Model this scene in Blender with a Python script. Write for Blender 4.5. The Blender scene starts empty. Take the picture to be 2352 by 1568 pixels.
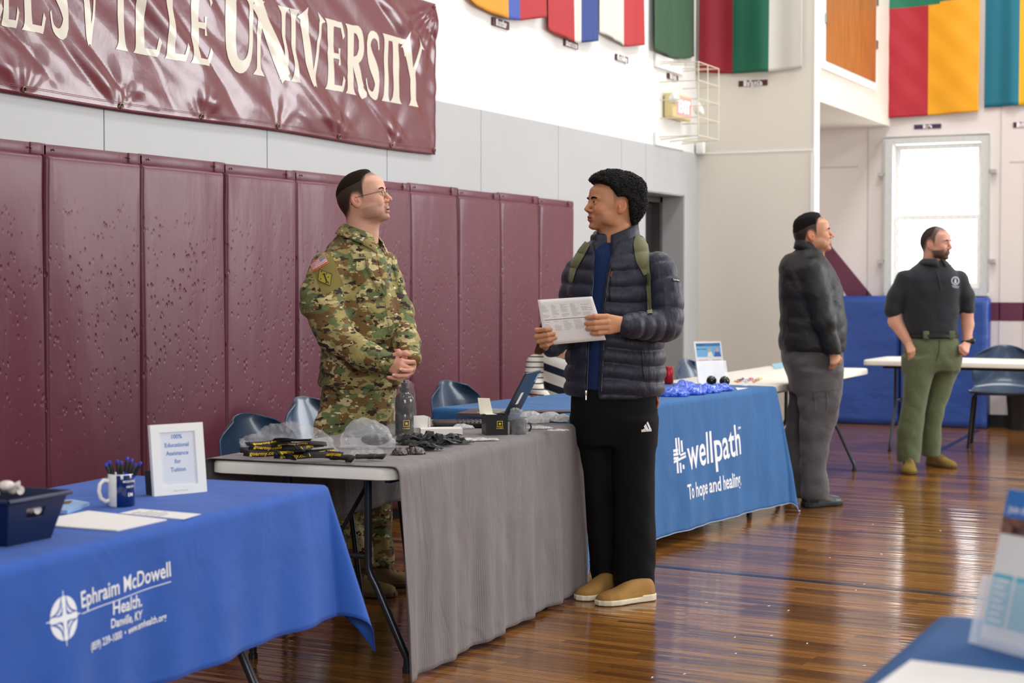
import bpy, bmesh, math, random
import numpy as np
from mathutils import Vector, Matrix
random.seed(7); rng = np.random.RandomState(7)
SC = bpy.context.scene
COL = SC.collection
# ------------------------------------------------------------------ camera
F_PX, CX, CY = 3850.0, 1176.0, 784.0
CAM_H, AZ, PITCH = 1.36, math.radians(26.0), math.atan(134/3850.0)
cam = bpy.data.cameras.new('camera'); cam.sensor_width = 36.0; cam.lens = F_PX/2352*36
cam.clip_end = 200; cam.dof.use_dof = True; cam.dof.focus_distance = 6.7; cam.dof.aperture_fstop = 3.7
camo = bpy.data.objects.new('camera', cam); COL.objects.link(camo)
camo.location = (0, 0, CAM_H); camo.rotation_euler = (math.pi/2-PITCH, 0, AZ)
SC.camera = camo
SC.view_settings.view_transform = 'Standard'; SC.view_settings.look = 'None'
SC.view_settings.gamma = 1.0; SC.view_settings.use_curve_mapping = False
SC.view_settings.exposure = -0.18
# ------------------------------------------------------------------ sky + lights
w = bpy.data.worlds.new('world'); SC.world = w; w.use_nodes = True
w.node_tree.nodes['Background'].inputs[0].default_value = (1.0, 0.985, 0.965, 1)
w.node_tree.nodes['Background'].inputs[1].default_value = 0.3
def area(name, loc, target, sx, sy, power, col=(1, 1, 1)):
    l = bpy.data.lights.new(name, 'AREA'); l.shape = 'RECTANGLE'; l.size = sx; l.size_y = sy
    l.energy = power; l.color = col
    o = bpy.data.objects.new(name, l); COL.objects.link(o); o.location = loc
    d = Vector(target)-Vector(loc); o.rotation_euler = d.to_track_quat('-Z', 'Y').to_euler()
    return o
area('window_daylight_right', (8.6, 11.0, 3.4), (-3, 8.5, 0.8), 7.0, 2.6, 780, (0.93, 0.97, 1.0))
area('window_daylight_far', (2.6, 15.9, 3.0), (-3.0, 7.0, 1.0), 4.5, 2.4, 460, (0.93, 0.97, 1.0))
area('fill_light_rear', (1.5, -2.8, 3.2), (-2.5, 7, 1.0), 7.0, 2.4, 640, (0.95, 0.985, 1.0))  # unseen fill light added behind the camera for surfaces facing it
for i_, (lx_, ly_, pw_) in enumerate([(-2.4, 2.5, 40), (-2.2, 8.0, 150), (-2.2, 13.0, 170), (2.6, 3.0, 40), (2.6, 8.0, 150), (2.6, 13.0, 170)]):
    area('gym_lamp', (lx_, ly_, 6.5), (lx_, ly_, 0), 1.2, 2.4, pw_, (0.95, 0.985, 1.0))
# ------------------------------------------------------------------ pixel <-> place
FW = np.array([-math.sin(AZ), math.cos(AZ), 0.0]); RT = np.array([math.cos(AZ), math.sin(AZ), 0.0]); UPV = np.array([0, 0, 1.0])
FC = FW*math.cos(PITCH)-UPV*math.sin(PITCH); UC = FW*math.sin(PITCH)+UPV*math.cos(PITCH)
C0 = np.array([0, 0, CAM_H])
def ray(px, py): return FC+RT*((px-CX)/F_PX)+UC*((CY-py)/F_PX)
def onz(px, py, z): d = ray(px, py); return C0+d*((z-CAM_H)/d[2])
def onx(px, py, x): d = ray(px, py); return C0+d*(x/d[0])
def ony(px, py, y): d = ray(px, py); return C0+d*(y/d[1])
def ond(px, py, dep): d = ray(px, py); return C0+d*(dep/float(d@FW))
# ------------------------------------------------------------------ objects
def tag(o, label=None, cat=None, group=None, kind=None):
    if label: o['label'] = label
    if cat: o['category'] = cat
    if group: o['group'] = group
    if kind: o['kind'] = kind
    return o
def empty(name, loc=(0, 0, 0), rz=0.0, label=None, cat=None, group=None):
    o = bpy.data.objects.new(name, None); COL.objects.link(o); o.location = loc; o.rotation_euler = (0, 0, rz)
    o.empty_display_size = .1
    return tag(o, label, cat, group)
class MB:
    """collects shapes; build() links them as ONE mesh object"""
    def __init__(s): s.v = []; s.f = []; s.m = []; s.c = []; s.n = 0
    def add(s, V, F, mi=0, col=None):
        V = np.asarray(V, float).reshape(-1, 3)
        s.v.append(V); s.f += [tuple(int(i)+s.n for i in q) for q in F]; s.m += [mi]*len(F)
        if col is None: col = np.ones((len(V), 3))*.5
        col = np.asarray(col, float)
        if col.ndim == 1: col = np.tile(col, (len(V), 1))
        s.c.append(col); s.n += len(V); return s
    def box(s, c, size, rz=0.0, bev=0.0, mi=0, M=None, col=None):
        x, y, z = [k/2 for k in size]
        if bev > 0:
            b = min(bev, x*.98, y*.98, z*.98); bm = bmesh.new()
            bmesh.ops.create_cube(bm, size=1.0); bmesh.ops.scale(bm, vec=(2*x, 2*y, 2*z), verts=bm.verts)
            bmesh.ops.bevel(bm, geom=bm.edges[:]+bm.verts[:], offset=b, segments=2, profile=.5, affect='EDGES')
            V = np.array([v.co[:] for v in bm.verts]); bm.verts.index_update()
            F = [[v.index for v in f.verts] for f in bm.faces]; bm.free()
        else:
            V = np.array([[a*x, b*y, c_*z] for a in (-1, 1) for b in (-1, 1) for c_ in (-1, 1)])
            F = [(0, 1, 3, 2), (4, 6, 7, 5), (0, 4, 5, 1), (2, 3, 7, 6), (0, 2, 6, 4), (1, 5, 7, 3)]
        if M is not None: V = V@np.array(M).T
        if rz: V = V@RZ(rz).T
        return s.add(V+np.array(c), F, mi, col)
    def tube(s, pts, r, seg=10, mi=0, cap=True, col=None, flat=1.0, upv=None):
        P = np.array(pts, float); n = len(P); R = np.full(n, r, float) if np.isscalar(r) else np.array(r, float)
        T = np.gradient(P, axis=0); T /= np.linalg.norm(T, axis=1)[:, None]+1e-9
        u = np.array([0, 0, 1.0]) if upv is None else np.array(upv, float)
        if abs(T[0]@u) > .9 and upv is None: u = np.array([1.0, 0, 0])
        V = []; a = np.linspace(0, 2*np.pi, seg, endpoint=False)
        for i in range(n):
            u = u-T[i]*(u@T[i]); u /= np.linalg.norm(u)+1e-9; b = np.cross(T[i], u)
            V.append(P[i]+R[i]*(np.cos(a)[:, None]*u*flat+np.sin(a)[:, None]*b))
        V = np.concatenate(V); F = []
        for i in range(n-1):
            for j in range(seg):
                k = (j+1) % seg; F.append((i*seg+j, i*seg+k, (i+1)*seg+k, (i+1)*seg+j))
        if cap: F.append(tuple(range(seg-1, -1, -1))); F.append(tuple((n-1)*seg+j for j in range(seg)))
        return s.add(V, F, mi, col)
    def lathe(s, prof, c=(0, 0, 0), seg=28, mi=0, col=None, sx=1, sy=1):
        a = np.linspace(0, 2*np.pi, seg, endpoint=False); V = []; n = len(prof)
        for r, z in prof: V.append(np.stack([r*sx*np.cos(a), r*sy*np.sin(a), np.full(seg, z)], 1))
        F = [(i*seg+j, i*seg+(j+1) % seg, (i+1)*seg+(j+1) % seg, (i+1)*seg+j) for i in range(n-1) for j in range(seg)]
        F.append(tuple(range(seg-1, -1, -1))); F.append(tuple((n-1)*seg+j for j in range(seg)))
        return s.add(np.concatenate(V)+np.array(c), F, mi, col)
    def ball(s, c, r, seg=14, rings=8, mi=0, col=None, M=None):
        r = np.ones(3)*r if np.isscalar(r) else np.array(r)
        V = []; F = []
        for i in range(rings+1):
            t = np.pi*i/rings
            for j in range(seg):
                p = 2*np.pi*j/seg; V.append((math.sin(t)*math.cos(p), math.sin(t)*math.sin(p), math.cos(t)))
        for i in range(rings):
            for j in range(seg):
                k = (j+1) % seg; F.append((i*seg+j, (i+1)*seg+j, (i+1)*seg+k, i*seg+k))
        V = np.array(V)*r
        if M is not None: V = V@np.array(M).T
        return s.add(V+np.array(c), F, mi, col)
    def poly(s, pts, mi=0, col=None): return s.add(pts, [tuple(range(len(pts)))], mi, col)
    def prism(s, pts2, h0, h1, fn, mi=0):
        n = len(pts2); V = [fn(p[0], p[1], h0) for p in pts2]+[fn(p[0], p[1], h1) for p in pts2]
        F = [tuple(range(n)), tuple(range(2*n-1, n-1, -1))]+[(i, (i+1) % n, n+(i+1) % n, n+i) for i in range(n)]
        return s.add(V, F, mi)
    def grid(s, nu, nv, fn, mi=0, closeu=False, col=None):
        V = np.array([fn(i, j) for i in range(nu) for j in range(nv)], float)
        F = [(i*nv+j, ((i+1) % nu)*nv+j, ((i+1) % nu)*nv+j+1, i*nv+j+1) for i in range(nu if closeu else nu-1) for j in range(nv-1)]
        return s.add(V, F, mi, col)
    def xf(s, M):
        M = np.array(M); s.v = [v@M[:3, :3].T+M[:3, 3] for v in s.v]; return s
    def build(s, name, mat, parent=None, smooth=True, ang=40, label=None, cat=None, group=None, kind=None, fix=True):
        V = np.concatenate(s.v); me = bpy.data.meshes.new(name)
        me.from_pydata(V.tolist(), [], s.f)
        for m in (mat if isinstance(mat, (list, tuple)) else [mat]): me.materials.append(m)
        me.polygons.foreach_set('material_index', s.m)
        cs = np.concatenate(s.c); a = me.color_attributes.new('Col', 'FLOAT_COLOR', 'POINT')
        a.data.foreach_set('color', np.concatenate([cs, np.ones((len(cs), 1))], 1).astype(np.float32).ravel())
        me.polygons.foreach_set('use_smooth', [smooth]*len(s.f))
        if fix and len(s.f) < 60000:
            bm = bmesh.new(); bm.from_mesh(me); bmesh.ops.recalc_face_normals(bm, faces=bm.faces[:]); bm.to_mesh(me); bm.free()
        if smooth and ang < 180 and len(s.f) < 60000:
            try: me.set_sharp_from_angle(angle=math.radians(ang))
            except Exception: pass
        me.update()
        o = bpy.data.objects.new(name, me); COL.objects.link(o)
        if parent is not None: o.parent = parent
        return tag(o, label, cat, group, kind)
def RZ(a): c, s = math.cos(a), math.sin(a); return np.array([[c, -s, 0], [s, c, 0], [0, 0, 1.0]])
def RX(a): c, s = math.cos(a), math.sin(a); return np.array([[1.0, 0, 0], [0, c, -s], [0, s, c]])
def RY(a): c, s = math.cos(a), math.sin(a); return np.array([[c, 0, s], [0, 1.0, 0], [-s, 0, c]])
def copy_tree(o, parent=None):
    c = o.copy(); COL.objects.link(c)
    if parent is not None: c.parent = parent
    for ch in list(o.children): copy_tree(ch, c)
    return c
def solidify(o, t, off=0.0):
    m = o.modifiers.new('thickness', 'SOLIDIFY'); m.thickness = t; m.offset = off; return o
# ------------------------------------------------------------------ materials
MATS = {}
def sr(r, g, b): return tuple(((c/255)/12.92 if c/255 <= .04045 else ((c/255+.055)/1.055)**2.4) for c in (r, g, b))
def mat(name, col=(.5, .5, .5), rough=.5, metal=0.0, bump=0.0, bscale=40, bdist=.002, spec=.5, coat=0.0, sheen=0.0,
        var=0.0, vscale=3.0, alpha=1.0, trans=0.0, ior=1.45, emit=None, estr=0.0, attr=False, stretch=(1, 1, 1), sss=0.0, crough=.05):
    if name in MATS: return MATS[name]
    m = bpy.data.materials.new(name); m.use_nodes = True; nt = m.node_tree; N = nt.nodes; L = nt.links
    b = N['Principled BSDF']; I = b.inputs
    I['Base Color'].default_value = (*col, 1); I['Roughness'].default_value = rough; I['Metallic'].default_value = metal
    I['Specular IOR Level'].default_value = spec; I['Coat Weight'].default_value = coat; I['Coat Roughness'].default_value = crough
    I['Sheen Weight'].default_value = sheen; I['Alpha'].default_value = alpha; I['Transmission Weight'].default_value = trans; I['IOR'].default_value = ior
    if sss: I['Subsurface Weight'].default_value = sss; I['Subsurface Radius'].default_value = (.012, .005, .003); I['Subsurface Scale'].default_value = 1.0
    if emit: I['Emission Color'].default_value = (*emit, 1); I['Emission Strength'].default_value = estr
    tc = N.new('ShaderNodeTexCoord'); mp = N.new('ShaderNodeMapping'); L.new(tc.outputs['Object'], mp.inputs[0]); mp.inputs['Scale'].default_value = stretch
    if attr:
        a = N.new('ShaderNodeAttribute'); a.attribute_name = 'Col'; src = a.outputs['Color']; L.new(src, I['Base Color'])
    elif var:
        nz = N.new('ShaderNodeTexNoise'); nz.inputs['Scale'].default_value = vscale; nz.inputs['Detail'].default_value = 5; L.new(mp.outputs[0], nz.inputs[0])
        r = N.new('ShaderNodeValToRGB'); r.color_ramp.elements[0].position = .3; r.color_ramp.elements[1].position = .7
        r.color_ramp.elements[0].color = (*[c*(1-var) for c in col], 1); r.color_ramp.elements[1].color = (*[min(1, c*(1+var)) for c in col], 1)
        L.new(nz.outputs[0], r.inputs[0]); L.new(r.outputs[0], I['Base Color'])
    if bump:
        nz = N.new('ShaderNodeTexNoise'); nz.inputs['Scale'].default_value = bscale; nz.inputs['Detail'].default_value = 4; L.new(mp.outputs[0], nz.inputs[0])
        bp = N.new('ShaderNodeBump'); bp.inputs['Strength'].default_value = bump; bp.inputs['Distance'].default_value = bdist
        L.new(nz.outputs[0], bp.inputs['Height']); L.new(bp.outputs[0], I['Normal'])
    MATS[name] = m; return m
def fabric(name, col, rough=.85, thread=600, fold=.5, fscale=5, fdist=.012, stretch=(1, 1, 1), sheen=.15, var=.06, stripes=0.0, sscale=90):
    """woven cloth: broad soft creases + fine threads"""
    m = mat(name, col, rough, sheen=sheen, var=var, vscale=6)
    if m.get('done'): return m
    m['done'] = 1
    N, L = m.node_tree.nodes, m.node_tree.links; b = N['Principled BSDF']
    tc = N.new('ShaderNodeTexCoord'); mp = N.new('ShaderNodeMapping'); mp.inputs['Scale'].default_value = stretch; L.new(tc.outputs['Object'], mp.inputs[0])
    n1 = N.new('ShaderNodeTexNoise'); n1.inputs['Scale'].default_value = fscale; n1.inputs['Detail'].default_value = 3; n1.inputs['Distortion'].default_value = .6
    n2 = N.new('ShaderNodeTexNoise'); n2.inputs['Scale'].default_value = thread; n2.inputs['Detail'].default_value = 1
    L.new(mp.outputs[0], n1.inputs[0]); L.new(tc.outputs['Object'], n2.inputs[0])
    b1 = N.new('ShaderNodeBump'); b1.inputs['Strength'].default_value = fold; b1.inputs['Distance'].default_value = fdist
    b2 = N.new('ShaderNodeBump'); b2.inputs['Strength'].default_value = .25; b2.inputs['Distance'].default_value = .0006
    L.new(n1.outputs[0], b1.inputs['Height']); L.new(n2.outputs[0], b2.inputs['Height']); L.new(b1.outputs[0], b2.inputs['Normal'])
    L.new(b2.outputs[0], b.inputs['Normal'])
    if stripes:
        wv = N.new('ShaderNodeTexWave'); wv.wave_type = 'BANDS'; wv.bands_direction = 'Y'; wv.inputs['Scale'].default_value = sscale; wv.inputs['Distortion'].default_value = .8; wv.inputs['Detail'].default_value = 1
        L.new(tc.outputs['Object'], wv.inputs[0]); mx = N.new('ShaderNodeMix'); mx.data_type = 'RGBA'; mx.blend_type = 'MULTIPLY'
        mx.inputs['Factor'].default_value = stripes
        src = b.inputs['Base Color'].links[0].from_socket; L.new(src, mx.inputs[6]); L.new(wv.outputs[0], mx.inputs[7]); L.new(mx.outputs[2], b.inputs['Base Color'])
    return m
def camo_mat():
    m = mat('camouflage_cloth', (.2, .2, .1), .85, sheen=.05); N, L = m.node_tree.nodes, m.node_tree.links; b = N['Principled BSDF']
    tc = N.new('ShaderNodeTexCoord'); cur = None
    base = sr(162, 148, 92)
    layers = [(sr(104, 114, 72), 10.5, .50, (1, 1, 1.7), 1), (sr(118, 88, 50), 12.0, .545, (1, 1, 1.9), 5), (sr(200, 184, 132), 15., .60, (1, 1, 1.6), 9),
              (sr(56, 40, 34), 19., .605, (1, 1, 2.0), 13), (sr(226, 212, 180), 24., .665, (1, 1, 1.9), 17), (sr(44, 34, 30), 38., .67, (1, 1, 1.6), 23)]
    for col, sc, th, st, off in layers:
        mp = N.new('ShaderNodeMapping'); mp.inputs['Rotation'].default_value = (0, .35, 0); mp.inputs['Scale'].default_value = st; mp.inputs['Location'].default_value = (off*1.7, off*.9, off*1.3); L.new(tc.outputs['Object'], mp.inputs[0])
        nz = N.new('ShaderNodeTexNoise'); nz.inputs['Scale'].default_value = sc; nz.inputs['Detail'].default_value = 2.5; nz.inputs['Roughness'].default_value = .55; L.new(mp.outputs[0], nz.inputs[0])
        g = N.new('ShaderNodeMath'); g.operation = 'GREATER_THAN'; g.inputs[1].default_value = th; L.new(nz.outputs[0], g.inputs[0])
        mx = N.new('ShaderNodeMix'); mx.data_type = 'RGBA'; L.new(g.outputs[0], mx.inputs['Factor'])
        if cur is None: mx.inputs[6].default_value = (*base, 1)
        else: L.new(cur, mx.inputs[6])
        mx.inputs[7].default_value = (*col, 1); cur = mx.outputs[2]
    L.new(cur, b.inputs['Base Color'])
    nz = N.new('ShaderNodeTexNoise'); nz.inputs['Scale'].default_value = 9; nz.inputs['Detail'].default_value = 4; nz.inputs['Distortion'].default_value = 1.2; L.new(tc.outputs['Object'], nz.inputs[0])
    bp = N.new('ShaderNodeBump'); bp.inputs['Strength'].default_value = .55; bp.inputs['Distance'].default_value = .02; L.new(nz.outputs[0], bp.inputs['Height']); L.new(bp.outputs[0], b.inputs['Normal'])
    return m
# ------------------------------------------------------------------ lettering
def text_tris(s, size=1.0, align='CENTER', bold=0.0, res=3, spacing=1.0, shear=0.0):
    c = bpy.data.curves.new('t', 'FONT'); c.body = s; c.size = size; c.align_x = align; c.resolution_u = res; c.offset = bold; c.space_character = spacing; c.shear = shear
    o = bpy.data.objects.new('t', c); COL.objects.link(o); dg = bpy.context.evaluated_depsgraph_get(); dg.update()
    me = o.evaluated_get(dg).to_mesh(); bm = bmesh.new(); bm.from_mesh(me); bmesh.ops.triangulate(bm, faces=bm.faces[:])
    bpy.data.objects.remove(o); bpy.data.curves.remove(c); return bm
def bm_refine(bm, L):
    for _ in range(7):
        es = [e for e in bm.edges if e.calc_length() > L]
        if not es: break
        bmesh.ops.subdivide_edges(bm, edges=es, cuts=1); bmesh.ops.triangulate(bm, faces=[f for f in bm.faces if len(f.verts) > 3])
def add_text(mb, s, fn, size, align='CENTER', bold=0.0, res=3, refine=None, mi=0, sx=1.0, spacing=1.0, shear=0.0):
    bm = text_tris(s, size, align, bold, res, spacing, shear)
    if refine: bm_refine(bm, refine)
    bm.verts.index_update(); V = [fn(v.co.x*sx, v.co.y) for v in bm.verts]; F = [[v.index for v in f.verts] for f in bm.faces]; bm.free()
    if V: mb.add(V, F, mi)
    return mb
def raster(mb, w, h, n, fn, test, mi=0):
    """small printed emblem: quads wherever test(u,v) is true, u,v in -1..1"""
    m = max(1, int(n*h/w)); idx = {}
    V = []; F = []
    def vid(i, j):
        if (i, j) not in idx: idx[(i, j)] = len(V); V.append(fn((i/n-.5)*w, (j/m-.5)*h))
        return idx[(i, j)]
    for i in range(n):
        for j in range(m):
            if test(2*(i+.5)/n-1, 2*(j+.5)/m-1): F.append((vid(i, j), vid(i+1, j), vid(i+1, j+1), vid(i, j+1)))
    if F: mb.add(V, F, mi)
    return mb
def plane_fn(o, ux, uy, off=0.0):
    o, ux, uy = np.array(o, float), np.array(ux, float), np.array(uy, float); nn = np.cross(ux, uy); nn /= np.linalg.norm(nn)
    return lambda x, y, h=0.0: o+ux*x+uy*y+nn*(off+h)
# ================================================================== THE ROOM
XW = -4.85                     # left wall plane
YA, YB = 13.54, 16.2           # pier face / far wall
WALLM = mat('painted_wall', sr(226, 225, 222), .6, bump=.15, bscale=60, bdist=.002)
PIERM = mat('painted_wall_warm', sr(228, 222, 210), .6, bump=.1, bscale=40, bdist=.002)
GREYW = mat('grey_wall_paint', sr(180, 181, 182), .4, bump=.25, bscale=120, bdist=.0012, var=.02, vscale=2)
SEAM = mat('panel_seam_grey', sr(120, 120, 120), .8)  # plain grey for the joints between cladding panels
WHITEP = mat('white_gloss_paint', sr(240, 240, 238), .35)
def seam_y(px, x=XW): return float(onx(px, 400, x)[1])
# floor ------------------------------------------------------------
fl = MB()
A = onz(1502, 1299.5, 0); B = onz(2184, 1365.5, 0); fa = math.atan2(B[1]-A[1], B[0]-A[0])
fl.add([(-5.1, -3, 0), (9, -3, 0), (9, 17, 0), (-5.1, 17, 0)], [(0, 1, 2, 3)])
def stripe(p, q, wd, mi=1):
    p, q = np.array(p, float), np.array(q, float); d = (q-p)/np.linalg.norm(q-p); n = np.array([-d[1], d[0], 0])*wd/2
    fl.add([p-n+[0, 0, .0008], q-n+[0, 0, .0008], q+n+[0, 0, .0008], p+n+[0, 0, .0008]], [(0, 1, 2, 3)], mi)
d = (B-A)/np.linalg.norm(B-A); stripe(A-d*2.5, A+d*9, .05)
C_ = onz(1900, 1077, 0); D_ = onz(2352, 1101, 0); d2 = (D_-C_)/np.linalg.norm(D_-C_); stripe(C_-d2*2, C_+d2*8, .045)
E_ = onz(2168, 1030, 0); G_ = onz(2215, 1005, 0); d3 = (G_-E_)/np.linalg.norm(G_-E_); stripe(E_-d3*.3, G_+d3*.8, .05)
m = mat('varnished_strip_floor', (.2, .1, .04), .12, coat=.0, ior=1.62); N, L = m.node_tree.nodes, m.node_tree.links; b = N['Principled BSDF']
tc = N.new('ShaderNodeTexCoord'); mp = N.new('ShaderNodeMapping'); mp.inputs['Rotation'].default_value = (0, 0, -fa); L.new(tc.outputs['Object'], mp.inputs[0])
bk = N.new('ShaderNodeTexBrick'); bk.inputs['Scale'].default_value = 1.0; bk.inputs['Brick Width'].default_value = .92; bk.inputs['Row Height'].default_value = .055
bk.inputs['Mortar Size'].default_value = .0016; bk.inputs['Mortar Smooth'].default_value = .3; bk.inputs['Bias'].default_value = 0; bk.offset = .37; bk.offset_frequency = 2
bk.inputs['Color1'].default_value = (*sr(108, 68, 30), 1); bk.inputs['Color2'].default_value = (*sr(162, 110, 52), 1); bk.inputs['Mortar'].default_value = (*sr(52, 28, 12), 1)
L.new(mp.outputs[0], bk.inputs[0])
mp2 = N.new('ShaderNodeMapping'); mp2.inputs['Rotation'].default_value = (0, 0, -fa); mp2.inputs['Scale'].default_value = (1.6, 34, 1); L.new(tc.outputs['Object'], mp2.inputs[0])
gr = N.new('ShaderNodeTexNoise'); gr.inputs['Scale'].default_value = 2.0; gr.inputs['Detail'].default_value = 6; gr.inputs['Distortion'].default_value = .3; L.new(mp2.outputs[0], gr.inputs[0])
rp = N.new('ShaderNodeValToRGB'); rp.color_ramp.elements[0].color = (.42, .36, .32, 1); rp.color_ramp.elements[0].position = .25; rp.color_ramp.elements[1].color = (1.15, 1.1, 1.0, 1); rp.color_ramp.elements[1].position = .75
L.new(gr.outputs[0], rp.inputs[0]); mx = N.new('ShaderNodeMix'); mx.data_type = 'RGBA'; mx.blend_type = 'MULTIPLY'; mx.inputs['Factor'].default_value = .8
L.new(bk.outputs[0], mx.inputs[6]); L.new(rp.outputs[0], mx.inputs[7]); L.new(mx.outputs[2], b.inputs['Base Color'])
mp3 = N.new('ShaderNodeMapping'); mp3.inputs['Rotation'].default_value = (0, 0, -fa); mp3.inputs['Scale'].default_value = (.55, 18.2, 1); L.new(tc.outputs['Object'], mp3.inputs[0])
n3 = N.new('ShaderNodeTexNoise'); n3.inputs['Scale'].default_value = 1.0; n3.inputs['Detail'].default_value = 2; L.new(mp3.outputs[0], n3.inputs[0])
n4 = N.new('ShaderNodeTexNoise'); n4.inputs['Scale'].default_value = 45; n4.inputs['Detail'].default_value = 3; L.new(tc.outputs['Object'], n4.inputs[0])
bp = N.new('ShaderNodeBump'); bp.inputs['Strength'].default_value = .8; bp.inputs['Distance'].default_value = .005; L.new(n3.outputs[0], bp.inputs['Height'])
bp2 = N.new('ShaderNodeBump'); bp2.inputs['Strength'].default_value = .5; bp2.inputs['Distance'].default_value = .0012; bp2.invert = True; L.new(bk.outputs['Fac'], bp2.inputs['Height']); L.new(bp.outputs[0], bp2.inputs['Normal'])
bp3 = N.new('ShaderNodeBump'); bp3.inputs['Strength'].default_value = .12; bp3.inputs['Distance'].default_value = .0008; L.new(n4.outputs[0], bp3.inputs['Height']); L.new(bp2.outputs[0], bp3.inputs['Normal'])
L.new(bp3.outputs[0], b.inputs['Normal']); FLOORM = m
fl.build('floor', [FLOORM, mat('floor_line_paint', sr(28, 38, 58), .2)], smooth=False, kind='structure', fix=False)
# left wall ----------------------------------------------------------
DY0, DY1, DZ = float(onx(1480, 445, XW)[1]), float(onx(1569, 448, XW)[1]), 2.09
wl = MB(); T = .35
wl.box((XW-T/2, (DY0-3)/2, 3.4), (T, DY0+3, 6.8)); wl.box((XW-T/2, (DY1+YB+.3)/2, 3.4), (T, YB+.3-DY1, 6.8)); wl.box((XW-T/2, (DY0+DY1)/2, (DZ+6.8)/2), (T, DY1-DY0, 6.8-DZ))
wl.build('wall_left', WALLM, smooth=False, kind='structure')
cl = MB(); ZC = 2.455
ys = [-2.5]+[seam_y(235)-1.2*k for k in (5, 4, 3, 2, 1)]+[seam_y(p) for p in (235, 609.5, 885, 1101, 1279, 1424)]+[DY0]
ys = sorted(set(ys))
for a, c in zip(ys[:-1], ys[1:]):
    if c-a > .05: cl.box((XW+.006, (a+c)/2, ZC/2), (.012, c-a-.006, ZC), bev=.002)
cl.box((XW+.006, (DY0+DY1)/2, (DZ+ZC)/2), (.012, DY1-DY0, ZC-DZ)); cl.box((XW+.006, (DY1+YA)/2, ZC/2), (.012, YA-DY1, ZC))
for c in ys[1:-1]: cl.box((XW+.003, c, ZC/2), (.006, .012, ZC), mi=1)
# reveal of the doorway
cl.box((XW-.13, DY1+.0, DZ/2), (.27, .012, DZ)); cl.box((XW-.13, (DY0+DY1)/2, DZ-.004), (.27, DY1-DY0, .012)); cl.box((XW-.13, DY0, DZ/2), (.27, .012, DZ))
cl.build('trim_1', [GREYW, SEAM], smooth=False, kind='structure')
dr = empty('door_1'); tag(dr, kind='structure')
DK = mat('dark_door_paint', sr(46, 42, 44), .4)
MB().box((XW-.27, (DY0+DY1)/2, DZ/2), (.04, DY1-DY0, DZ)).build('door_leaf', DK, dr, smooth=False)
fr = MB()
for yy in (DY0+.03, DY1-.03): fr.box((XW-.22, yy, DZ/2), (.08, .06, DZ))
fr.box((XW-.22, (DY0+DY1)/2, DZ-.03), (.08, DY1-DY0, .06)); fr.build('door_frame', mat('door_frame_grey', sr(70, 66, 66), .4), dr, smooth=False)
hd = MB(); hd.tube([(XW-.25, DY0+.12, 1.0), (XW-.17, DY0+.12, 1.0), (XW-.17, DY0+.24, 1.0)], .011); hd.build('door_handle', mat('brushed_steel', (.5, .5, .5), .3, 1.0), dr)
# the rest of the hall, behind and above the camera
rw = MB(); rw.box((9.1, 7.5, 3.4), (.2, 22, 6.8)); rw.build('wall_right', mat('side_wall_paint', sr(214, 208, 198), .6), smooth=False, kind='structure')
rw = MB(); rw.box((2, -3.1, 3.4), (14.4, .2, 6.8)); rw.build('wall_front', mat('rear_wall_paint', sr(112, 104, 100), .6), smooth=False, kind='structure')
rw = MB(); rw.box((2, 6.6, 6.9), (14.4, 20, .2)); rw.build('ceiling', mat('ceiling_paint', sr(206, 200, 190), .7), smooth=False, kind='structure')
# pier and far wall ----------------------------------------------------
XP = float(ony(1868, 500, YA)[0])
pr = MB(); pr.box(((XW+XP)/2, YA+.07, 3.4), (XP-XW, .14, 6.8)); pr.build('wall_pier', PIERM, smooth=False, kind='structure')
zs = float(ony(1735, 349, YA)[2])
t2 = MB(); t2.box(((XW+XP)/2, YA-.003, zs), (XP-XW, .006, .012)); t2.box((XP-.004, YA-.006, 1.22), (.035, .014, 2.44)); t2.box((XP+.002, YA+.07, 3.4), (.012, .15, 6.8)); t2.build('trim_2', WHITEP, smooth=False, kind='structure')
WX0, WX1 = float(ony(2040, 500, YB)[0]), float(ony(2268, 500, YB)[0]); WZ0, WZ1 = float(ony(2150, 672, YB)[2]), float(ony(2150, 318, YB)[2])
wb = MB(); T = .3
def wbx(x0, x1, z0, z1): wb.box(((x0+x1)/2, YB+T/2, (z0+z1)/2), (x1-x0, T, z1-z0))
wbx(XW-.4, WX0, 0, 6.8); wbx(WX1, 9, 0, 6.8); wbx(WX0, WX1, 0, WZ0); wbx(WX0, WX1, WZ1, 6.8)
wb.build('wall_back', mat('far_wall_paint', sr(224, 214, 210), .55, bump=.1), smooth=False, kind='structure')
# overhead store box with wooden doors
BZ = 2.87
bh = MB(); bh.box(((XW+XP)/2, (YA+.14+YB)/2, (BZ+6.8)/2), (XP-XW, YB-YA-.14, 6.8-BZ)); bh.build('wall_bulkhead', PIERM, smooth=False, kind='structure')
p0, p1 = onx(1895, 143, XP+.02), onx(2009, 187, XP+.02); y0, y1 = float(p0[1]), float(p1[1]); z0 = float((p0[2]+p1[2])/2); z1 = z0+1.3
d2_ = empty('door_2'); tag(d2_, kind='structure')
wood = mat('oak_cupboard_wood', sr(166, 100, 50), .35, var=.28, vscale=2.5, stretch=(14, 14, 1.2))
for k in range(2):
    ya, yb = y0+(y1-y0)*k/2+.004, y0+(y1-y0)*(k+1)/2-.004
    MB().box((XP+.02, (ya+yb)/2, (z0+z1)/2), (.025, yb-ya, z1-z0), bev=.004).build('door_leaf', wood, d2_, smooth=False)
f2 = MB(); e = .07
for yy in (y0-e/2, y1+e/2): f2.box((XP+.012, yy, (z0+z1)/2), (.03, e, z1-z0+2*e), bev=.003)
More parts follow.
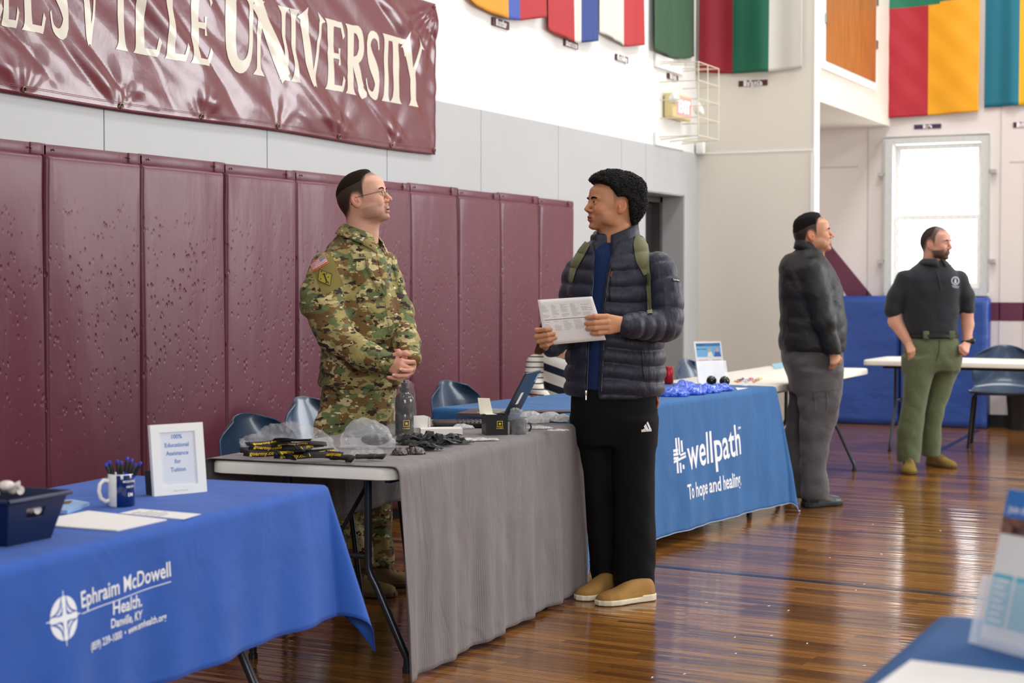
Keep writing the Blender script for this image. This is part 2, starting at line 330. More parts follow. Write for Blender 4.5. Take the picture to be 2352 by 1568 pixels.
f2.box((XP+.012, (y0+y1)/2, z0-e/2), (.03, y1-y0, e), bev=.003); f2.build('door_frame', WHITEP, d2_, smooth=False)
hg = MB()
for yy in (y0-.02, y1+.02):
    for zz in (z0+.35, z0+.75): hg.box((XP+.036, yy, zz), (.01, .05, .08))
hg.build('hinge', mat('brushed_steel'), d2_, smooth=False)
# window ----------------------------------------------------------------
wn = empty('window_1'); tag(wn, kind='structure')
def wframe(name, x0, x1, z0, z1, t, y, dpt, m, par): 
    q = MB(); q.box(((x0+t/2), y, (z0+z1)/2), (t, dpt, z1-z0), bev=.003); q.box((x1-t/2, y, (z0+z1)/2), (t, dpt, z1-z0), bev=.003)
    q.box(((x0+x1)/2, y, z1-t/2), (x1-x0-2*t, dpt, t), bev=.003); q.box(((x0+x1)/2, y, z0+t/2), (x1-x0-2*t, dpt, t), bev=.003)
    return q.build(name, m, par, smooth=False)
wframe('window_frame', WX0-.02, WX1+.02, WZ0-.03, WZ1+.03, .075, YB-.02, .10, mat('window_frame_paint', sr(206, 206, 204), .5), wn)
zm = float(ony(2150, 500, YB)[2])
wframe('sash', WX0+.055, WX1-.055, zm-.02, WZ1-.045, .05, YB+.09, .04, WHITEP, wn)
wframe('sash', WX0+.055, WX1-.055, WZ0+.045, zm+.03, .05, YB+.045, .04, WHITEP, wn)
gl = MB().box(((WX0+WX1)/2, YB+.1, (WZ0+WZ1)/2), (WX1-WX0-.1, .006, WZ1-WZ0-.08)).build('pane', mat('daylit_frosted_pane', (1, 1, 1), .3, emit=(.97, .985, 1.0), estr=5.5), wn, smooth=False)
mu = MB()
for k in (1, 2): mu.box((WX0+.1+(WX1-WX0-.2)*k/3, YB+.085, (WZ0+WZ1)/2), (.009, .01, WZ1-WZ0-.12))
mu.build('muntin', mat('muntin_grey', sr(225, 225, 225), .5), wn, smooth=False)
gd = MB(); gm = mat('wire_guard_metal', sr(190, 190, 186), .4, .6); n_ = 15
for k in range(-20, 22):
    for s in (-1, 1):
        pts = []
        for t in (0, 1):
            z = WZ0+t*(WZ1-WZ0); x = WX0+k*.072+s*t*(WZ1-WZ0)*.55
            pts.append((x, z))
        (xa, za), (xb, zb) = pts; ts = [0, 1]
        lo, hi = 0.0, 1.0; dx = xb-xa
        t0, t1 = sorted(((WX0-xa)/dx, (WX1-xa)/dx)); lo, hi = max(lo, t0), min(hi, t1)
        if hi-lo > .02: gd.tube([(xa+dx*lo, YB-.07, za+(zb-za)*lo), (xa+dx*hi, YB-.07, za+(zb-za)*hi)], .0011, 4, cap=False)
gd.tube([(WX0-.03, YB-.075, WZ0), (WX0-.03, YB-.075, WZ1+.02), (WX1+.03, YB-.075, WZ1+.02), (WX1+.03, YB-.075, WZ0)], .006, 6)
for s in (WX0-.06, WX1+.06):
    for zz in (WZ0+.3, WZ1-.33): gd.box((s, YB-.04, zz), (.05, .08, .035))
gd.build('wire_guard', gm, wn)
# far wall stripes, seams, base
MAR = mat('maroon_wall_paint', sr(98, 44, 66), .5)
st = MB(); q = lambda px, py: ony(px, py, YB-.004)
st.poly([q(1858, 545), q(1893, 545), q(2004, 680), q(1945, 680)])
a, c, d_, e_ = q(2255, 694), q(2352, 694), q(2352, 736), q(2255, 736); st.poly([a, (6, YB-.004, a[2]), (6, YB-.004, e_[2]), e_])
zz = float(ony(1960, 383, YB)[2])
st.box(((XW+WX0)/2-.1, YB-.002, zz), (WX0-XW-.4, .004, .01), mi=1); st.box((WX0-.2, YB-.002, 1.9), (.01, .004, 2.6), mi=1); st.box((WX1+.12, YB-.002, 1.9), (.01, .004, 2.6), mi=1); st.box((WX1+.34, YB-.002, 1.4), (.01, .004, 2.2), mi=1)
st.box((WX1+.9, YB-.002, zz), (1.4, .004, .012), mi=1)
st.build('trim_3', [MAR, mat('wall_seam_pinkish', sr(196, 186, 180), .7)], smooth=False, kind='structure', fix=False)
bb = MB(); bb.box(((XP+6)/2, YB-.006, .06), (6-XP+1.5, .011, .12)); bb.build('baseboard_back', mat('black_rubber_base', sr(22, 22, 26), .6), smooth=False, kind='structure')
bl = MB(); bl.box((XW+.018, 5.5, .05), (.014, 16, .1)); bl.build('baseboard_left', mat('black_rubber_base'), smooth=False, kind='structure')
# ================================================================== WALL PADS
VINYL = mat('maroon_pad_vinyl', sr(100, 44, 60), .36, bump=0, spec=.55); N, L = VINYL.node_tree.nodes, VINYL.node_tree.links; b = N['Principled BSDF']
tc = N.new('ShaderNodeTexCoord'); mp = N.new('ShaderNodeMapping'); mp.inputs['Scale'].default_value = (1, 1, .62); mp.inputs['Rotation'].default_value = (.25, 0, 0); L.new(tc.outputs['Object'], mp.inputs[0])
vo = N.new('ShaderNodeTexVoronoi'); vo.inputs['Scale'].default_value = 36; vo.inputs['Randomness'].default_value = 1; L.new(mp.outputs[0], vo.inputs[0])
mr = N.new('ShaderNodeMapRange'); mr.inputs['From Min'].default_value = .10; mr.inputs['From Max'].default_value = .34; mr.interpolation_type = 'SMOOTHSTEP'; L.new(vo.outputs['Distance'], mr.inputs[0])
mk = N.new('ShaderNodeTexNoise'); mk.inputs['Scale'].default_value = 11; mk.inputs['Detail'].default_value = 2; L.new(tc.outputs['Object'], mk.inputs[0])
mkr = N.new('ShaderNodeMapRange'); mkr.inputs['From Min'].default_value = .40; mkr.inputs['From Max'].default_value = .58; L.new(mk.outputs[0], mkr.inputs[0])
sx = N.new('ShaderNodeSeparateXYZ'); L.new(tc.outputs['Object'], sx.inputs[0])
zr = N.new('ShaderNodeValToRGB'); zr.color_ramp.elements[0].position = .30; zr.color_ramp.elements[0].color = (.12,)*3+(1,); zr.color_ramp.elements[1].position = .5; zr.color_ramp.elements[1].color = (1, 1, 1, 1)
e3 = zr.color_ramp.elements.new(.74); e3.color = (1, 1, 1, 1); e4 = zr.color_ramp.elements.new(.86); e4.color = (.08, .08, .08, 1)
dv = N.new('ShaderNodeMath'); dv.operation = 'DIVIDE'; dv.inputs[1].default_value = 2.0; L.new(sx.outputs[2], dv.inputs[0]); L.new(dv.outputs[0], zr.inputs[0])
inv = N.new('ShaderNodeMath'); inv.operation = 'SUBTRACT'; inv.inputs[0].default_value = 1.0; L.new(mr.outputs[0], inv.inputs[1])
m1 = N.new('ShaderNodeMath'); m1.operation = 'MULTIPLY'; L.new(inv.outputs[0], m1.inputs[0]); L.new(mkr.outputs[0], m1.inputs[1])
m2 = N.new('ShaderNodeMath'); m2.operation = 'MULTIPLY'; L.new(m1.outputs[0], m2.inputs[0]); L.new(zr.outputs[0], m2.inputs[1])
bp = N.new('ShaderNodeBump'); bp.invert = True; bp.inputs['Strength'].default_value = .6; bp.inputs['Distance'].default_value = .005; L.new(m2.outputs[0], bp.inputs['Height'])
ns = N.new('ShaderNodeTexNoise'); ns.inputs['Scale'].default_value = 4; ns.inputs['Detail'].default_value = 4; mps = N.new('ShaderNodeMapping'); mps.inputs['Scale'].default_value = (1, 1.6, .45); L.new(tc.outputs['Object'], mps.inputs[0]); L.new(mps.outputs[0], ns.inputs[0])
bpn = N.new('ShaderNodeBump'); bpn.inputs['Strength'].default_value = .35; bpn.inputs['Distance'].default_value = .02; L.new(ns.outputs[0], bpn.inputs['Height']); L.new(bp.outputs[0], bpn.inputs['Normal']); L.new(bpn.outputs[0], b.inputs['Normal'])
XPAD = -4.79
pys = [seam_y(p, XPAD) for p in (106, 327, 520, 683, 822, 946, 1055.5, 1152, 1241, 1320.8)]
w0 = pys[1]-pys[0]; pys = [pys[0]-2*w0, pys[0]-w0]+pys
ord_ = ['off the left edge', 'cut by the left edge of the photo', 'second from the left edge of the photo, behind the pen mug', 'third from the left edge, behind the small white framed sign',
        'fourth from the left edge, above the lower blue chair', 'just left of the soldier', 'behind the soldier\'s head and back', 'just right of the soldier\'s face', 'above the blue chair beside the laptop',
        'above the laptop', 'last but one before the wall ends, above the striped sweater', 'last in the row, nearest the student']
ord_ = ord_[:]
for i in range(len(pys)-1):
    ya, yb = pys[i]+.004, pys[i+1]-.004; zt = 1.895; zb = .06
    names = ['far left, outside the view', 'at the left edge of the photo', 'behind the pen mug, second whole one from the left'][i] if i < 3 else ['behind the small white framed sign', 'above the lower left blue chair', 'directly left of the soldier', 'directly behind the soldier', 'right of the soldier above the blue chair', 'left of the laptop screen', 'above the laptop screen', 'last of the row beside the student'][i-3]
    P = empty('wall_pad', (0, 0, 0), 0, 'tall maroon vinyl wall pad, %s' % names, 'wall pad', 'maroon gym wall pads')
    q = MB(); nu, nv = 14, 44; th = XPAD-(XW+.012)
    def f(i_, j_, ya=ya, yb=yb):
        u = i_/(nu-1); v = j_/(nv-1); y = ya+(yb-ya)*u; z = zb+(zt-zb)*v
        e_ = min(u, 1-u)*(yb-ya); ez = min(v, 1-v)*(zt-zb)
        r = .02; d = 0.0
        if e_ < r: d += r-math.sqrt(max(0, r*r-(r-e_)**2))
        if ez < r: d += r-math.sqrt(max(0, r*r-(r-ez)**2))
        pf = .006*math.sin(math.pi*u)+.003*math.sin(7*u+z*3+ya*5)+(.004*math.sin(u*60+ya)*max(0, (v-.9))*10)
        return (XPAD-d*1.2-.004+pf, y, z)
    us = np.r_[0, .008, .02, .035, np.linspace(.08, .92, nu-8), .965, .98, .992, 1]
    vs = np.r_[0, .003, .006, .012, np.linspace(.03, .97, nv-8), .988, .994, .997, 1]
    def g(i_, j_): return f(us[i_]*(nu-1), vs[j_]*(nv-1))
    q.grid(nu, nv, g)
    # sides back to the wall
    xw = XW+.014
    for (yy, sgn) in ((ya, 0), (yb, nu-1)): q.add([g(sgn, 0), g(sgn, nv-1), (xw, yy, zt), (xw, yy, zb)], [(0, 1, 2, 3)])
    q.add([g(0, nv-1), g(nu-1, nv-1), (xw, yb, zt), (xw, ya, zt)], [(0, 1, 2, 3)]); q.add([g(0, 0), g(nu-1, 0), (xw, yb, zb), (xw, ya, zb)], [(0, 1, 2, 3)])
    q.build('cushion', VINYL, P, ang=60)
    s = MB(); zs0 = zt-.005; hz = .05+.004*math.sin(i*3)
    s.box((XW+.026, (ya+yb)/2+.02, zs0+hz/2), (.022, (yb-ya)+.03, hz), bev=.006)
    s.box((XW+.034, yb-.03, zs0+hz/2), (.018, .075, hz*1.02), bev=.006); s.build('nailing_flap', VINYL, P, ang=60)
    for yy in (ya+.06, yb-.07): MB().ball((XW+.046, yy, zs0+hz*.55), .006, 8, 5).build('nail', mat('dull_brass', sr(120, 104, 80), .4, .8), P)
# ================================================================== BANNER
BY0, BY1, BZ0, BZ1 = 3.3, float(onx(998, 200, XW+.03)[1]), 2.125, 3.02
def ban(y, z, off=0.0):
    u = BY1-y; v = z-BZ0; t = v/(BZ1-BZ0)
    s = 0.0
    for k, (sl, fr, am, ph) in enumerate([(.95, 13.0, .010, .3), (1.15, 21.0, .0065, 1.4), (.75, 7.5, .012, 2.2), (1.4, 33.0, .0025, .7)]):
        s += am*math.sin(fr*(u*.6-sl*(v-.4)*.8)+ph+1.3*math.sin(2.1*u+k))
    s = abs(s)**1.0*(1 if s > 0 else .35)
    # creases fanning from the eyelets of the lower hem
    for yc in BEYE:
        dy = y-yc; r = math.hypot(dy, v+.02)
        if r < .5: s += .0045*math.cos(9*math.atan2(dy, v+.02))*math.exp(-r*6)
    r = math.hypot(u, (BZ1-z)); s += .006*math.cos(16*math.atan2(u, BZ1-z+1e-4))*math.exp(-r*2.2)
    w = min(1, min(v, BZ1-z)/.10)
    return (XW+.034+s*max(.12, w)+off, y, z-.006*math.sin(u*2.8)*(1-t))
BEYE = [float(onx(p, 200, XW)[1]) for p in (38, 262, 448, 624, 764, 886)]+[BY1-.02, 3.9, 4.5]
MARV = mat('maroon_banner_vinyl', sr(104, 36, 48), .25, bump=.25, bscale=9, bdist=.01, spec=.6, coat=.25)
bn = empty('banner', (0, 0, 0), 0, 'long glossy maroon vinyl banner with cream university lettering high on the left wall', 'banner')
q = MB(); nu, nv = 420, 70
q.grid(nu, nv, lambda i, j: ban(BY0+(BY1-BY0)*i/(nu-1), BZ0+(BZ1-BZ0)*j/(nv-1))); o = q.build('vinyl_sheet', MARV, bn, ang=180, fix=False); solidify(o, .002, -1)
hm = MB()
for z_ in (BZ0+.012, BZ0+.032, BZ0+.038): hm.tube([np.array(ban(y, z_))+[.0012, 0, 0] for y in np.linspace(BY0, BY1-.01, 260)], .0011, 4, cap=False)
hm.tube([np.array(ban(BY1-.012, z))+[.0012, 0, 0] for z in np.linspace(BZ0, BZ1, 60)], .0011, 4, cap=False)
hm.build('stitching', mat('stitch_thread', sr(150, 90, 100), .6), bn)
for yc in BEYE:
    for zz in ((BZ0+.022,) if yc < BY1-.1 else (BZ0+.025, BZ1-.025)):
        c = np.array(ban(yc, zz)); R = []
        for k in range(15):
            a = 2*math.pi*k/14; R.append(c+[.004, .011*math.cos(a), .011*math.sin(a)])
        MB().tube(R, .0035, 6, cap=False).build('eyelet', mat('dull_brass'), bn)
def rib(pts, wds, n=14):
    """variable-width stroke -> left/right outlines, in letter units"""
    P = np.array(pts, float); t = np.r_[0, np.cumsum(np.linalg.norm(np.diff(P, axis=0), axis=1))]; t /= t[-1]
    tt = np.unique(np.r_[np.linspace(0, 1, n), [.03, .07, .93, .97]]); X = np.stack([np.interp(tt, t, P[:, k]) for k in (0, 1)], 1)
    if len(P) > 3:
        for _ in range(2): X[1:-1] = (X[:-2]+2*X[1:-1]+X[2:])/4
    wt = np.linspace(0, 1, len(wds)) if not isinstance(wds[0], tuple) else [a for a, _ in wds]; wv = wds if not isinstance(wds[0], tuple) else [b_ for _, b_ in wds]
    W = np.interp(tt, wt, wv); T = np.gradient(X, axis=0); T /= np.linalg.norm(T, axis=1)[:, None]+1e-9; Nn = np.stack([-T[:, 1], T[:, 0]], 1)
    return X+Nn*W[:, None]/2, X-Nn*W[:, None]/2
SF = lambda th, fl_: [(0, fl_), (.035, fl_*.75), (.09, th*1.1), (.2, th), (.8, th), (.91, th*1.1), (.965, fl_*.75), (1, fl_)]
def stem(x, th=.27, fl_=.52): return ([(x, 0), (x, 1)], SF(th, fl_))
arm = lambda x0, x1, y, s: [([(x0, y), (x1-.1, y)], [.075, .085]), ([(x1-.12, y), (x1, y+s*.17)], [.09, .10])]
GL = {
 'I': [stem(.5, .3, .62)],
 'L': [stem(.32, .27, .5)]+arm(.3, .98, .045, 1),
 'E': [stem(.30, .27, .5)]+arm(.3, .92, .045, 1)+arm(.3, .90, .955, -1)+[([(.3, .5), (.68, .5)], [.07, .08]), ([(.70, .38), (.70, .62)], [.09, .05, .09])],
 'T': [stem(.5, .27, .55)]+[([(.06, .955), (.94, .955)], [.08, .08]), ([(.09, .98), (.05, .74)], [.12, .07]), ([(.91, .98), (.95, .74)], [.12, .07])],
 'V': [([(.14, 1), (.52, 0)], [(0, .5), (.07, .28), (.9, .25), (1, .12)]), ([(.90, 1), (.54, 0)], [(0, .34), (.07, .10), (.9, .10), (1, .12)])],
 'Y': [([(.12, 1), (.5, .45)], [(0, .48), (.09, .28), (1, .26)]), ([(.92, 1), (.52, .45)], [(0, .34), (.09, .11), (1, .11)]), ([(.5, .5), (.5, 0)], [(0, .25), (.8, .27), (.93, .4), (1, .52)])],
 'U': [([(.24, 1), (.24, .3), (.30, .12), (.5, .04), (.70, .12), (.80, .3), (.80, 1)], [(0, .5), (.04, .30), (.35, .27), (.5, .17), (.66, .11), (.96, .10), (1, .34)])],
 'N': [([(.16, 0), (.16, 1)], SF(.10, .32)), ([(.84, 0), (.84, 1)], SF(.10, .32)), ([(.10, .99), (.86, .02)], [(0, .32), (.1, .27), (1, .25)])],
 'R': [stem(.28, .27, .5), ([(.3, .95), (.6, .95), (.76, .86), (.76, .64), (.6, .52), (.35, .50)], [.09, .12, .24, .24, .12, .08]), ([(.46, .52), (.66, .28), (.80, .05), (1.0, .04)], [.2, .26, .24, .06])],
 'S': [([(.86, .74), (.80, .9), (.55, .965), (.28, .90), (.20, .74), (.34, .57), (.62, .44), (.80, .30), (.78, .12), (.52, .03), (.22, .08), (.12, .28)], [.06, .10, .10, .20, .27, .29, .29, .28, .22, .10, .09, .06])],
}
lt = MB(); zb, zt = 2.39, 2.765
words = [('E', -62, 5), ('L', -4, 38), ('L', 40, 102), ('S', 108, 160), ('V', 178, 226), ('I', 250, 298), ('L', 296, 366), ('L', 368, 426), ('E', 426, 488), ('U', 507, 590), ('N', 578, 662), ('I', 655, 688), ('V', 684, 742), ('E', 741, 792), ('R', 788, 838), ('S', 834, 872), ('I', 868, 898), ('T', 880, 930), ('Y', 922, 968)]
for ch, xa, xb in words:
    ya, yb = [float(onx(p, 100, XW+.03)[1]) for p in (xa, xb)]
    for pts, wds in GL[ch]:
        Lf, Rt = rib(pts, wds, 26); V = []; n = len(Lf)
        for i in range(n):
            for k in range(4):
                p = Lf[i]+(Rt[i]-Lf[i])*k/3; V.append(ban(ya+(yb-ya)*p[0], zb+(zt-zb)*p[1], .0022))
        F = [(i*4+k, i*4+k+1, (i+1)*4+k+1, (i+1)*4+k) for i in range(n-1) for k in range(3)]
        lt.add(V, F)
lt.build('lettering', mat('cream_banner_letters', sr(214, 206, 188), .3, coat=.2), bn, ang=180, fix=False)
# ================================================================== FLAGS AND NAME PLATES
def flag(fn, u0, u1, bands, bottom, top, label, name='national_flag', wav=.012, group='flags hung high on the walls'):
    """fn(u, z, off) -> point; bands [(frac, colour)], bottom(u)->z; cloth hanging with vertical folds"""
    nu = 90; nv = 40; q = MB(); ms = []; edges = [b_[0] for b_ in bands]
    for fr, c in bands: ms.append(mat('flag_%s' % '_'.join(str(int(k)) for k in c), sr(*[k*.90 for k in c]), .6, sheen=.04, bump=.2, bscale=14, bdist=.008))
    def P(i, j):
        a = i/(nu-1); u = u0+(u1-u0)*a; zb_ = bottom(a); v = j/(nv-1); z = zb_+(top-zb_)*v
        fold = wav*(math.sin(a*11+.6*v+u0)+.5*math.sin(a*23+1.7+u0*3))*(1-.4*v)
        return fn(u, z, .035+fold+.012*(1-v))
    V = [P(i, j) for i in range(nu) for j in range(nv)]
    for i in range(nu-1):
        a = (i+.5)/(nu-1); mi = sum(a > e for e in edges[:-1])
    F = []; M_ = []
    q.v.append(np.array(V)); q.n = len(V); q.c.append(np.ones((len(V), 3))*.5)
    for i in range(nu-1):
        a = (i+.5)/(nu-1); mi = min(len(bands)-1, sum(a > e for e in edges[:-1]))
        for j in range(nv-1): q.f.append((i*nv+j, (i+1)*nv+j, (i+1)*nv+j+1, i*nv+j+1)); q.m.append(mi)
    o = q.build(name, ms, None, ang=180, fix=False, label=label, cat='flag', group=group); solidify(o, .0015, -1); return o
LW = lambda u, z, off: (XW+off, u, z)
def wl_flag(pxs, bots, bands, label, top=None):
    ya, yb = float(onx(pxs[0], 60, XW+.05)[1]), float(onx(pxs[1], 60, XW+.05)[1])
    B_ = [onx(px, py, XW+.05) for px, py in bots]; us = [(p[1]-ya)/(yb-ya) for p in B_]; zs = [p[2] for p in B_]
    return flag(LW, ya, yb, bands, lambda a: float(np.interp(a, us, zs)), 4.0, label)
RED, WHT, BLU, YEL, GRN = (196, 40, 48), (238, 234, 226), (44, 72, 150), (250, 168, 30), (24, 112, 84)
wl_flag((1080, 1252), [(1080, -5), (1100, 14), (1160, 42), (1200, 47), (1252, 40)], [(.47, YEL), (.66, (70, 96, 190)), (1, RED)], 'yellow, blue and red flag, leftmost of the flags on the left wall')
wl_flag((1262, 1375), [(1262, 66), (1290, 84), (1330, 99), (1375, 94)], [(.50, RED), (.68, WHT), (1, BLU)], 'red, white and blue flag, second on the left wall')
wl_flag((1383, 1482), [(1383, 74), (1412, 92), (1445, 107), (1482, 103)], [(.55, WHT), (1, (200, 48, 56))], 'white and red flag, third on the left wall')
wl_flag((1504, 1600), [(1504, 114), (1545, 132), (1570, 136), (1600, 129)], [(1, (52, 92, 62))], 'dark green flag above the caged exit sign')
FWP = lambda u, z, off: (u, YA-off, z)
xa, xb = float(ony(1611, 100, YA)[0]), float(ony(1845, 100, YA)[0]); zq = [float(ony(px, py, YA)[2]) for px, py in ((1612, 168), (1688, 170), (1770, 166), (1845, 157))]
flag(FWP, xa, xb, [(.325, (166, 28, 48)), (.68, (20, 108, 80)), (1, WHT)], lambda a: float(np.interp(a, [0, .33, .68, 1], zq)), 4.3, 'red, green and white flag hung on the pale pier above its name plate', wav=.02)
FWB = lambda u, z, off: (u, YB-off, z)
xa, xb = float(ony(2024, 100, YB)[0]), float(ony(2252, 100, YB)[0]); zb_ = float(ony(2100, 271, YB)[2]); zt_ = float(ony(2100, 22, YB)[2])
q = MB(); nu, nv = 60, 80; top = zt_+.55
def bp_(i, j):
    a = i/(nu-1); v = j/(nv-1); z = zb_+.03*a+(top-zb_)*v; x = xa+(xb-xa)*a
    return (x, YB-.06-.018*math.sin(a*9+v*2)-.006*math.sin(v*30+a*5)*math.sin(a*14), z)
q.v.append(np.array([bp_(i, j) for i in range(nu) for j in range(nv)])); q.n = nu*nv; q.c.append(np.ones((nu*nv, 3))*.5)
vg = (zt_-zb_)/(top-zb_)
for i in range(nu-1):
    for j in range(nv-1): q.f.append((i*nv+j, (i+1)*nv+j, (i+1)*nv+j+1, i*nv+j+1)); q.m.append(0 if (j+.5)/(nv-1) > vg+.02*i/nu else (1 if i/(nu-1) < .49 else 2))
fm = lambda c: mat('flag_%s' % '_'.join(str(int(k)) for k in c), sr(*[k*.90 for k in c]), .6, sheen=.04, bump=.2, bscale=14, bdist=.008)
o = q.build('national_flag', [fm((28, 124, 92)), fm((190, 36, 52)), fm((254, 176, 20))], None, ang=180, fix=False, label='green, red and yellow flag hung above the bright window', cat='flag', group='flags hung high on the walls'); solidify(o, .0015, -1)
xa, xb = float(ony(2264, 100, YB)[0]), float(ony(2430, 100, YB)[0]); z_ = float(ony(2300, 246, YB)[2])
flag(FWB, xa, xb, [(.48, (12, 118, 142)), (1, (250, 190, 20))], lambda a: z_+.01*a, 4.6, 'teal and yellow flag cut by the right edge of the photo', wav=.02)
PL = mat('maroon_name_plate', sr(84, 34, 48), .4); WT = mat('white_print', sr(238, 234, 232), .5)
def plate(fn, wd, ht, txt, label, size, m=PL):
    P = empty('name_plate', (0, 0, 0), 0, label, 'sign', 'country name plates under the flags')
    q = MB(); q.prism([(-wd/2, -ht/2), (wd/2, -ht/2), (wd/2, ht/2), (-wd/2, ht/2)], 0, .008, fn); q.build('plate', m, P, smooth=False)
    t = MB(); add_text(t, txt, lambda x, y: fn(x, y-size*.33, .0092), size, bold=.006, sx=.95); t.build('plate_lettering', WT, P, smooth=False)
def lwp(px0, py0, px1, py1, ht):
    a, c = onx(px0, py0, XW+.012), onx(px1, py1, XW+.012); m_ = (a+c)/2; w_ = abs(c[1]-a[1])
    return (lambda x, y, h=0: (XW+.004+h, m_[1]+x, m_[2]+y)), w_
for (x0, y0, x1, y1, ht, tx, lb) in [(1132, 50, 1170, 58, .052, 'Ecuador', 'small maroon name plate under the yellow, blue and red flag'), (1297, 97, 1328, 107, .045, 'Dominican', 'small maroon name plate tucked under the red, white and blue flag'),
                                  (1415, 131, 1443, 138, .045, 'Czech Rep', 'small maroon name plate under the white and red flag'), (1534, 173, 1558, 181, .045, 'Bulgaria', 'small maroon name plate just above the exit sign')]:
    f_, w_ = lwp(x0, y0, x1, y1, ht); plate(f_, w_, ht, tx, lb, w_*.19)
a, c = ony(1697, 192, YA), ony(1763, 190, YA); mm = (a+c)/2
plate(lambda x, y, h=0: (mm[0]+x, YA-.001-h, mm[2]+y), c[0]-a[0], .047, 'Bulgaria', 'maroon name plate centred under the red, green and white flag on the pier', .052)
a, c = ony(2100, 292, YB), ony(2162, 289, YB); mb_ = (a+c)/2
plate(lambda x, y, h=0: (mb_[0]+x, YB-.001-h, mb_[2]+y), c[0]-a[0], .042, 'Benin', 'dark plum name plate above the bright window', .036, mat('plum_name_plate', sr(70, 42, 74), .4))
mc = ony(2358, 286, YB)
plate(lambda x, y, h=0: (mc[0]+x, YB-.001-h, mc[2]+y), .24, .05, 'Bahamas', 'maroon name plate cut by the right edge, under the teal flag', .052)
# ================================================================== EXIT SIGN WITH WIRE CAGE
ex = empty('exit_sign', (0, 0, 0), 0, 'lit red EXIT sign with two emergency lamps, inside a wire cage on the left wall', 'exit sign')
a, c = onx(1522, 235, XW), onx(1565, 245, XW); ey0, ey1 = float(a[1]), float(c[1]); ez = float(a[2]-.02)
exm = (ey0+ey1)/2; ew = ey1-ey0
MB().box((XW+.05, exm, ez), (.08, ew, .2), bev=.012).build('housing', mat('aged_cream_plastic', sr(226, 208, 150), .5), ex, ang=60)
t = MB(); t.box((XW+.0915, exm+.03, ez+.005), (.003, ew*.78, .155)); t.build('lit_panel', mat('exit_red_glow', (1, .25, .25), .4, emit=(1, .22, .22), estr=.95), ex, smooth=False)
t = MB(); add_text(t, 'EXIT', lambda x, y: (XW+.095, exm+.03+x, ez-.045+y), .135, bold=.006, sx=.95); t.build('exit_lettering', mat('exit_letter_white', (1, .8, .8), .4, emit=(1, .75, .72), estr=1.0), ex, smooth=False)
for yy, zz in ((ey0+.02, ez+.04), (ey1+.16, ez+.0)):
    q = MB(); q.lathe([(.0, 0), (.03, .0), (.055, .05), (.05, .062), (0, .062)], (0, 0, 0), 16); q.xf(np.block([[RY(1.2)@RZ(0), np.array([[XW+.06], [yy], [zz]])], [np.zeros((1, 3)), np.ones((1, 1))]])); q.build('emergency_lamp', mat('lamp_lens_white', sr(240, 240, 235), .25), ex)
cg = empty('wire_cage', (0, 0, 0), 0, 'white wire cage on two mounting plates, guarding the exit sign', 'wire guard')
WIRE = mat('cream_wire', sr(214, 208, 186), .45)
def lwq(px, py, x=XW+.01): return onx(px, py, x)
ya_, yb_ = float(lwq(1504, 150)[1]), float(lwq(1568, 160)[1]); zt1, zb1 = float(lwq(1504, 138)[2]), float(lwq(1504, 318)[2])
for zz in (zt1, zb1): MB().box((XW+.012, (ya_+yb_)/2, zz), (.024, yb_-ya_, .105), bev=.004).build('mounting_plate', WHITEP, cg, smooth=False)
q = MB(); D0 = .34
for z_ in np.linspace(zb1+.02, zt1-.02, 5):
    q.tube([(XW+.02, ya_+.08, z_), (XW+D0, ya_+.1, z_), (XW+D0, yb_-.05, z_), (XW+.02, yb_-.03, z_)], .0045, 6)
for yy in (ya_+.1, (ya_+yb_)/2, yb_-.05): q.tube([(XW+.02, yy, zt1), (XW+D0, yy, zt1-.02), (XW+D0, yy, zb1+.02), (XW+.02, yy, zb1)], .005, 6)
q.build('wire_grid', WIRE, cg)
MB().box((XW+.05, YA-.06, 2.5), (.07, .06, .1), bev=.008).build('junction_box', WHITEP, None, ang=60, label='small white box in the wall corner below the wire cage', cat='junction box')
# ================================================================== CRASH MATS, BIN
BLUV = mat('blue_mat_vinyl', sr(44, 74, 146), .38, bump=.5, bscale=3.2, bdist=.05, spec=.5, stretch=(1, 1, 1.4))
BLUS = mat('blue_mat_side', sr(20, 62, 150), .4)
def crash(x0, x1, y, ztop, label, side=True):
    P = empty('gym_mat', (0, 0, 0), 0, label, 'gym mat', 'blue gym mats against the far wall'); nu, nv = 30, 36; q = MB()
    def f(i, j):
        u, v = i/(nu-1), j/(nv-1); s = .02*math.sin(3+u*4+v*3)*math.sin(v*3.1)+.008*math.sin(9*u+6*v)
        e_ = min(u, 1-u)*(x1-x0); r = .03; d = r-math.sqrt(max(0, r*r-(r-e_)**2)) if e_ < r else 0
        e2 = min(v, 1-v)*ztop; d += r-math.sqrt(max(0, r*r-(r-e2)**2)) if e2 < r else 0
        return (x0+(x1-x0)*u, y+.02*v+s*.5+d, .006+(ztop-.006)*v)
    q.grid(nu, nv, f); q.build('vinyl_face', BLUV, P, ang=60)
    MB().box(((x0+x1)/2, y+.13, ztop/2+.004), (x1-x0-.01, .2, ztop-.012), bev=.02).build('foam_core', BLUS, P, ang=60)
    s = MB(); s.box(((x0+x1)/2, y+.13, ztop-.002), (x1-x0-.03, .01, .008)); s.build('edge_seam', mat('dark_piping', sr(18, 30, 70), .5), P, smooth=False)
ym = YB-.25; xl = float(onz(1905, 968, 0)[0]); xm_ = float(ony(2064, 900, ym)[0]); xr_ = float(ony(2266, 900, ym)[0])
crash(xl-.1, xm_-.01, ym+.012, 1.235, 'blue vinyl gym mat leaning behind the man in the black jacket')
crash(xm_+.01, xr_, ym, 1.225, 'blue vinyl gym mat standing behind the man in the black polo shirt')
tb = onz(2345, 990, 0)
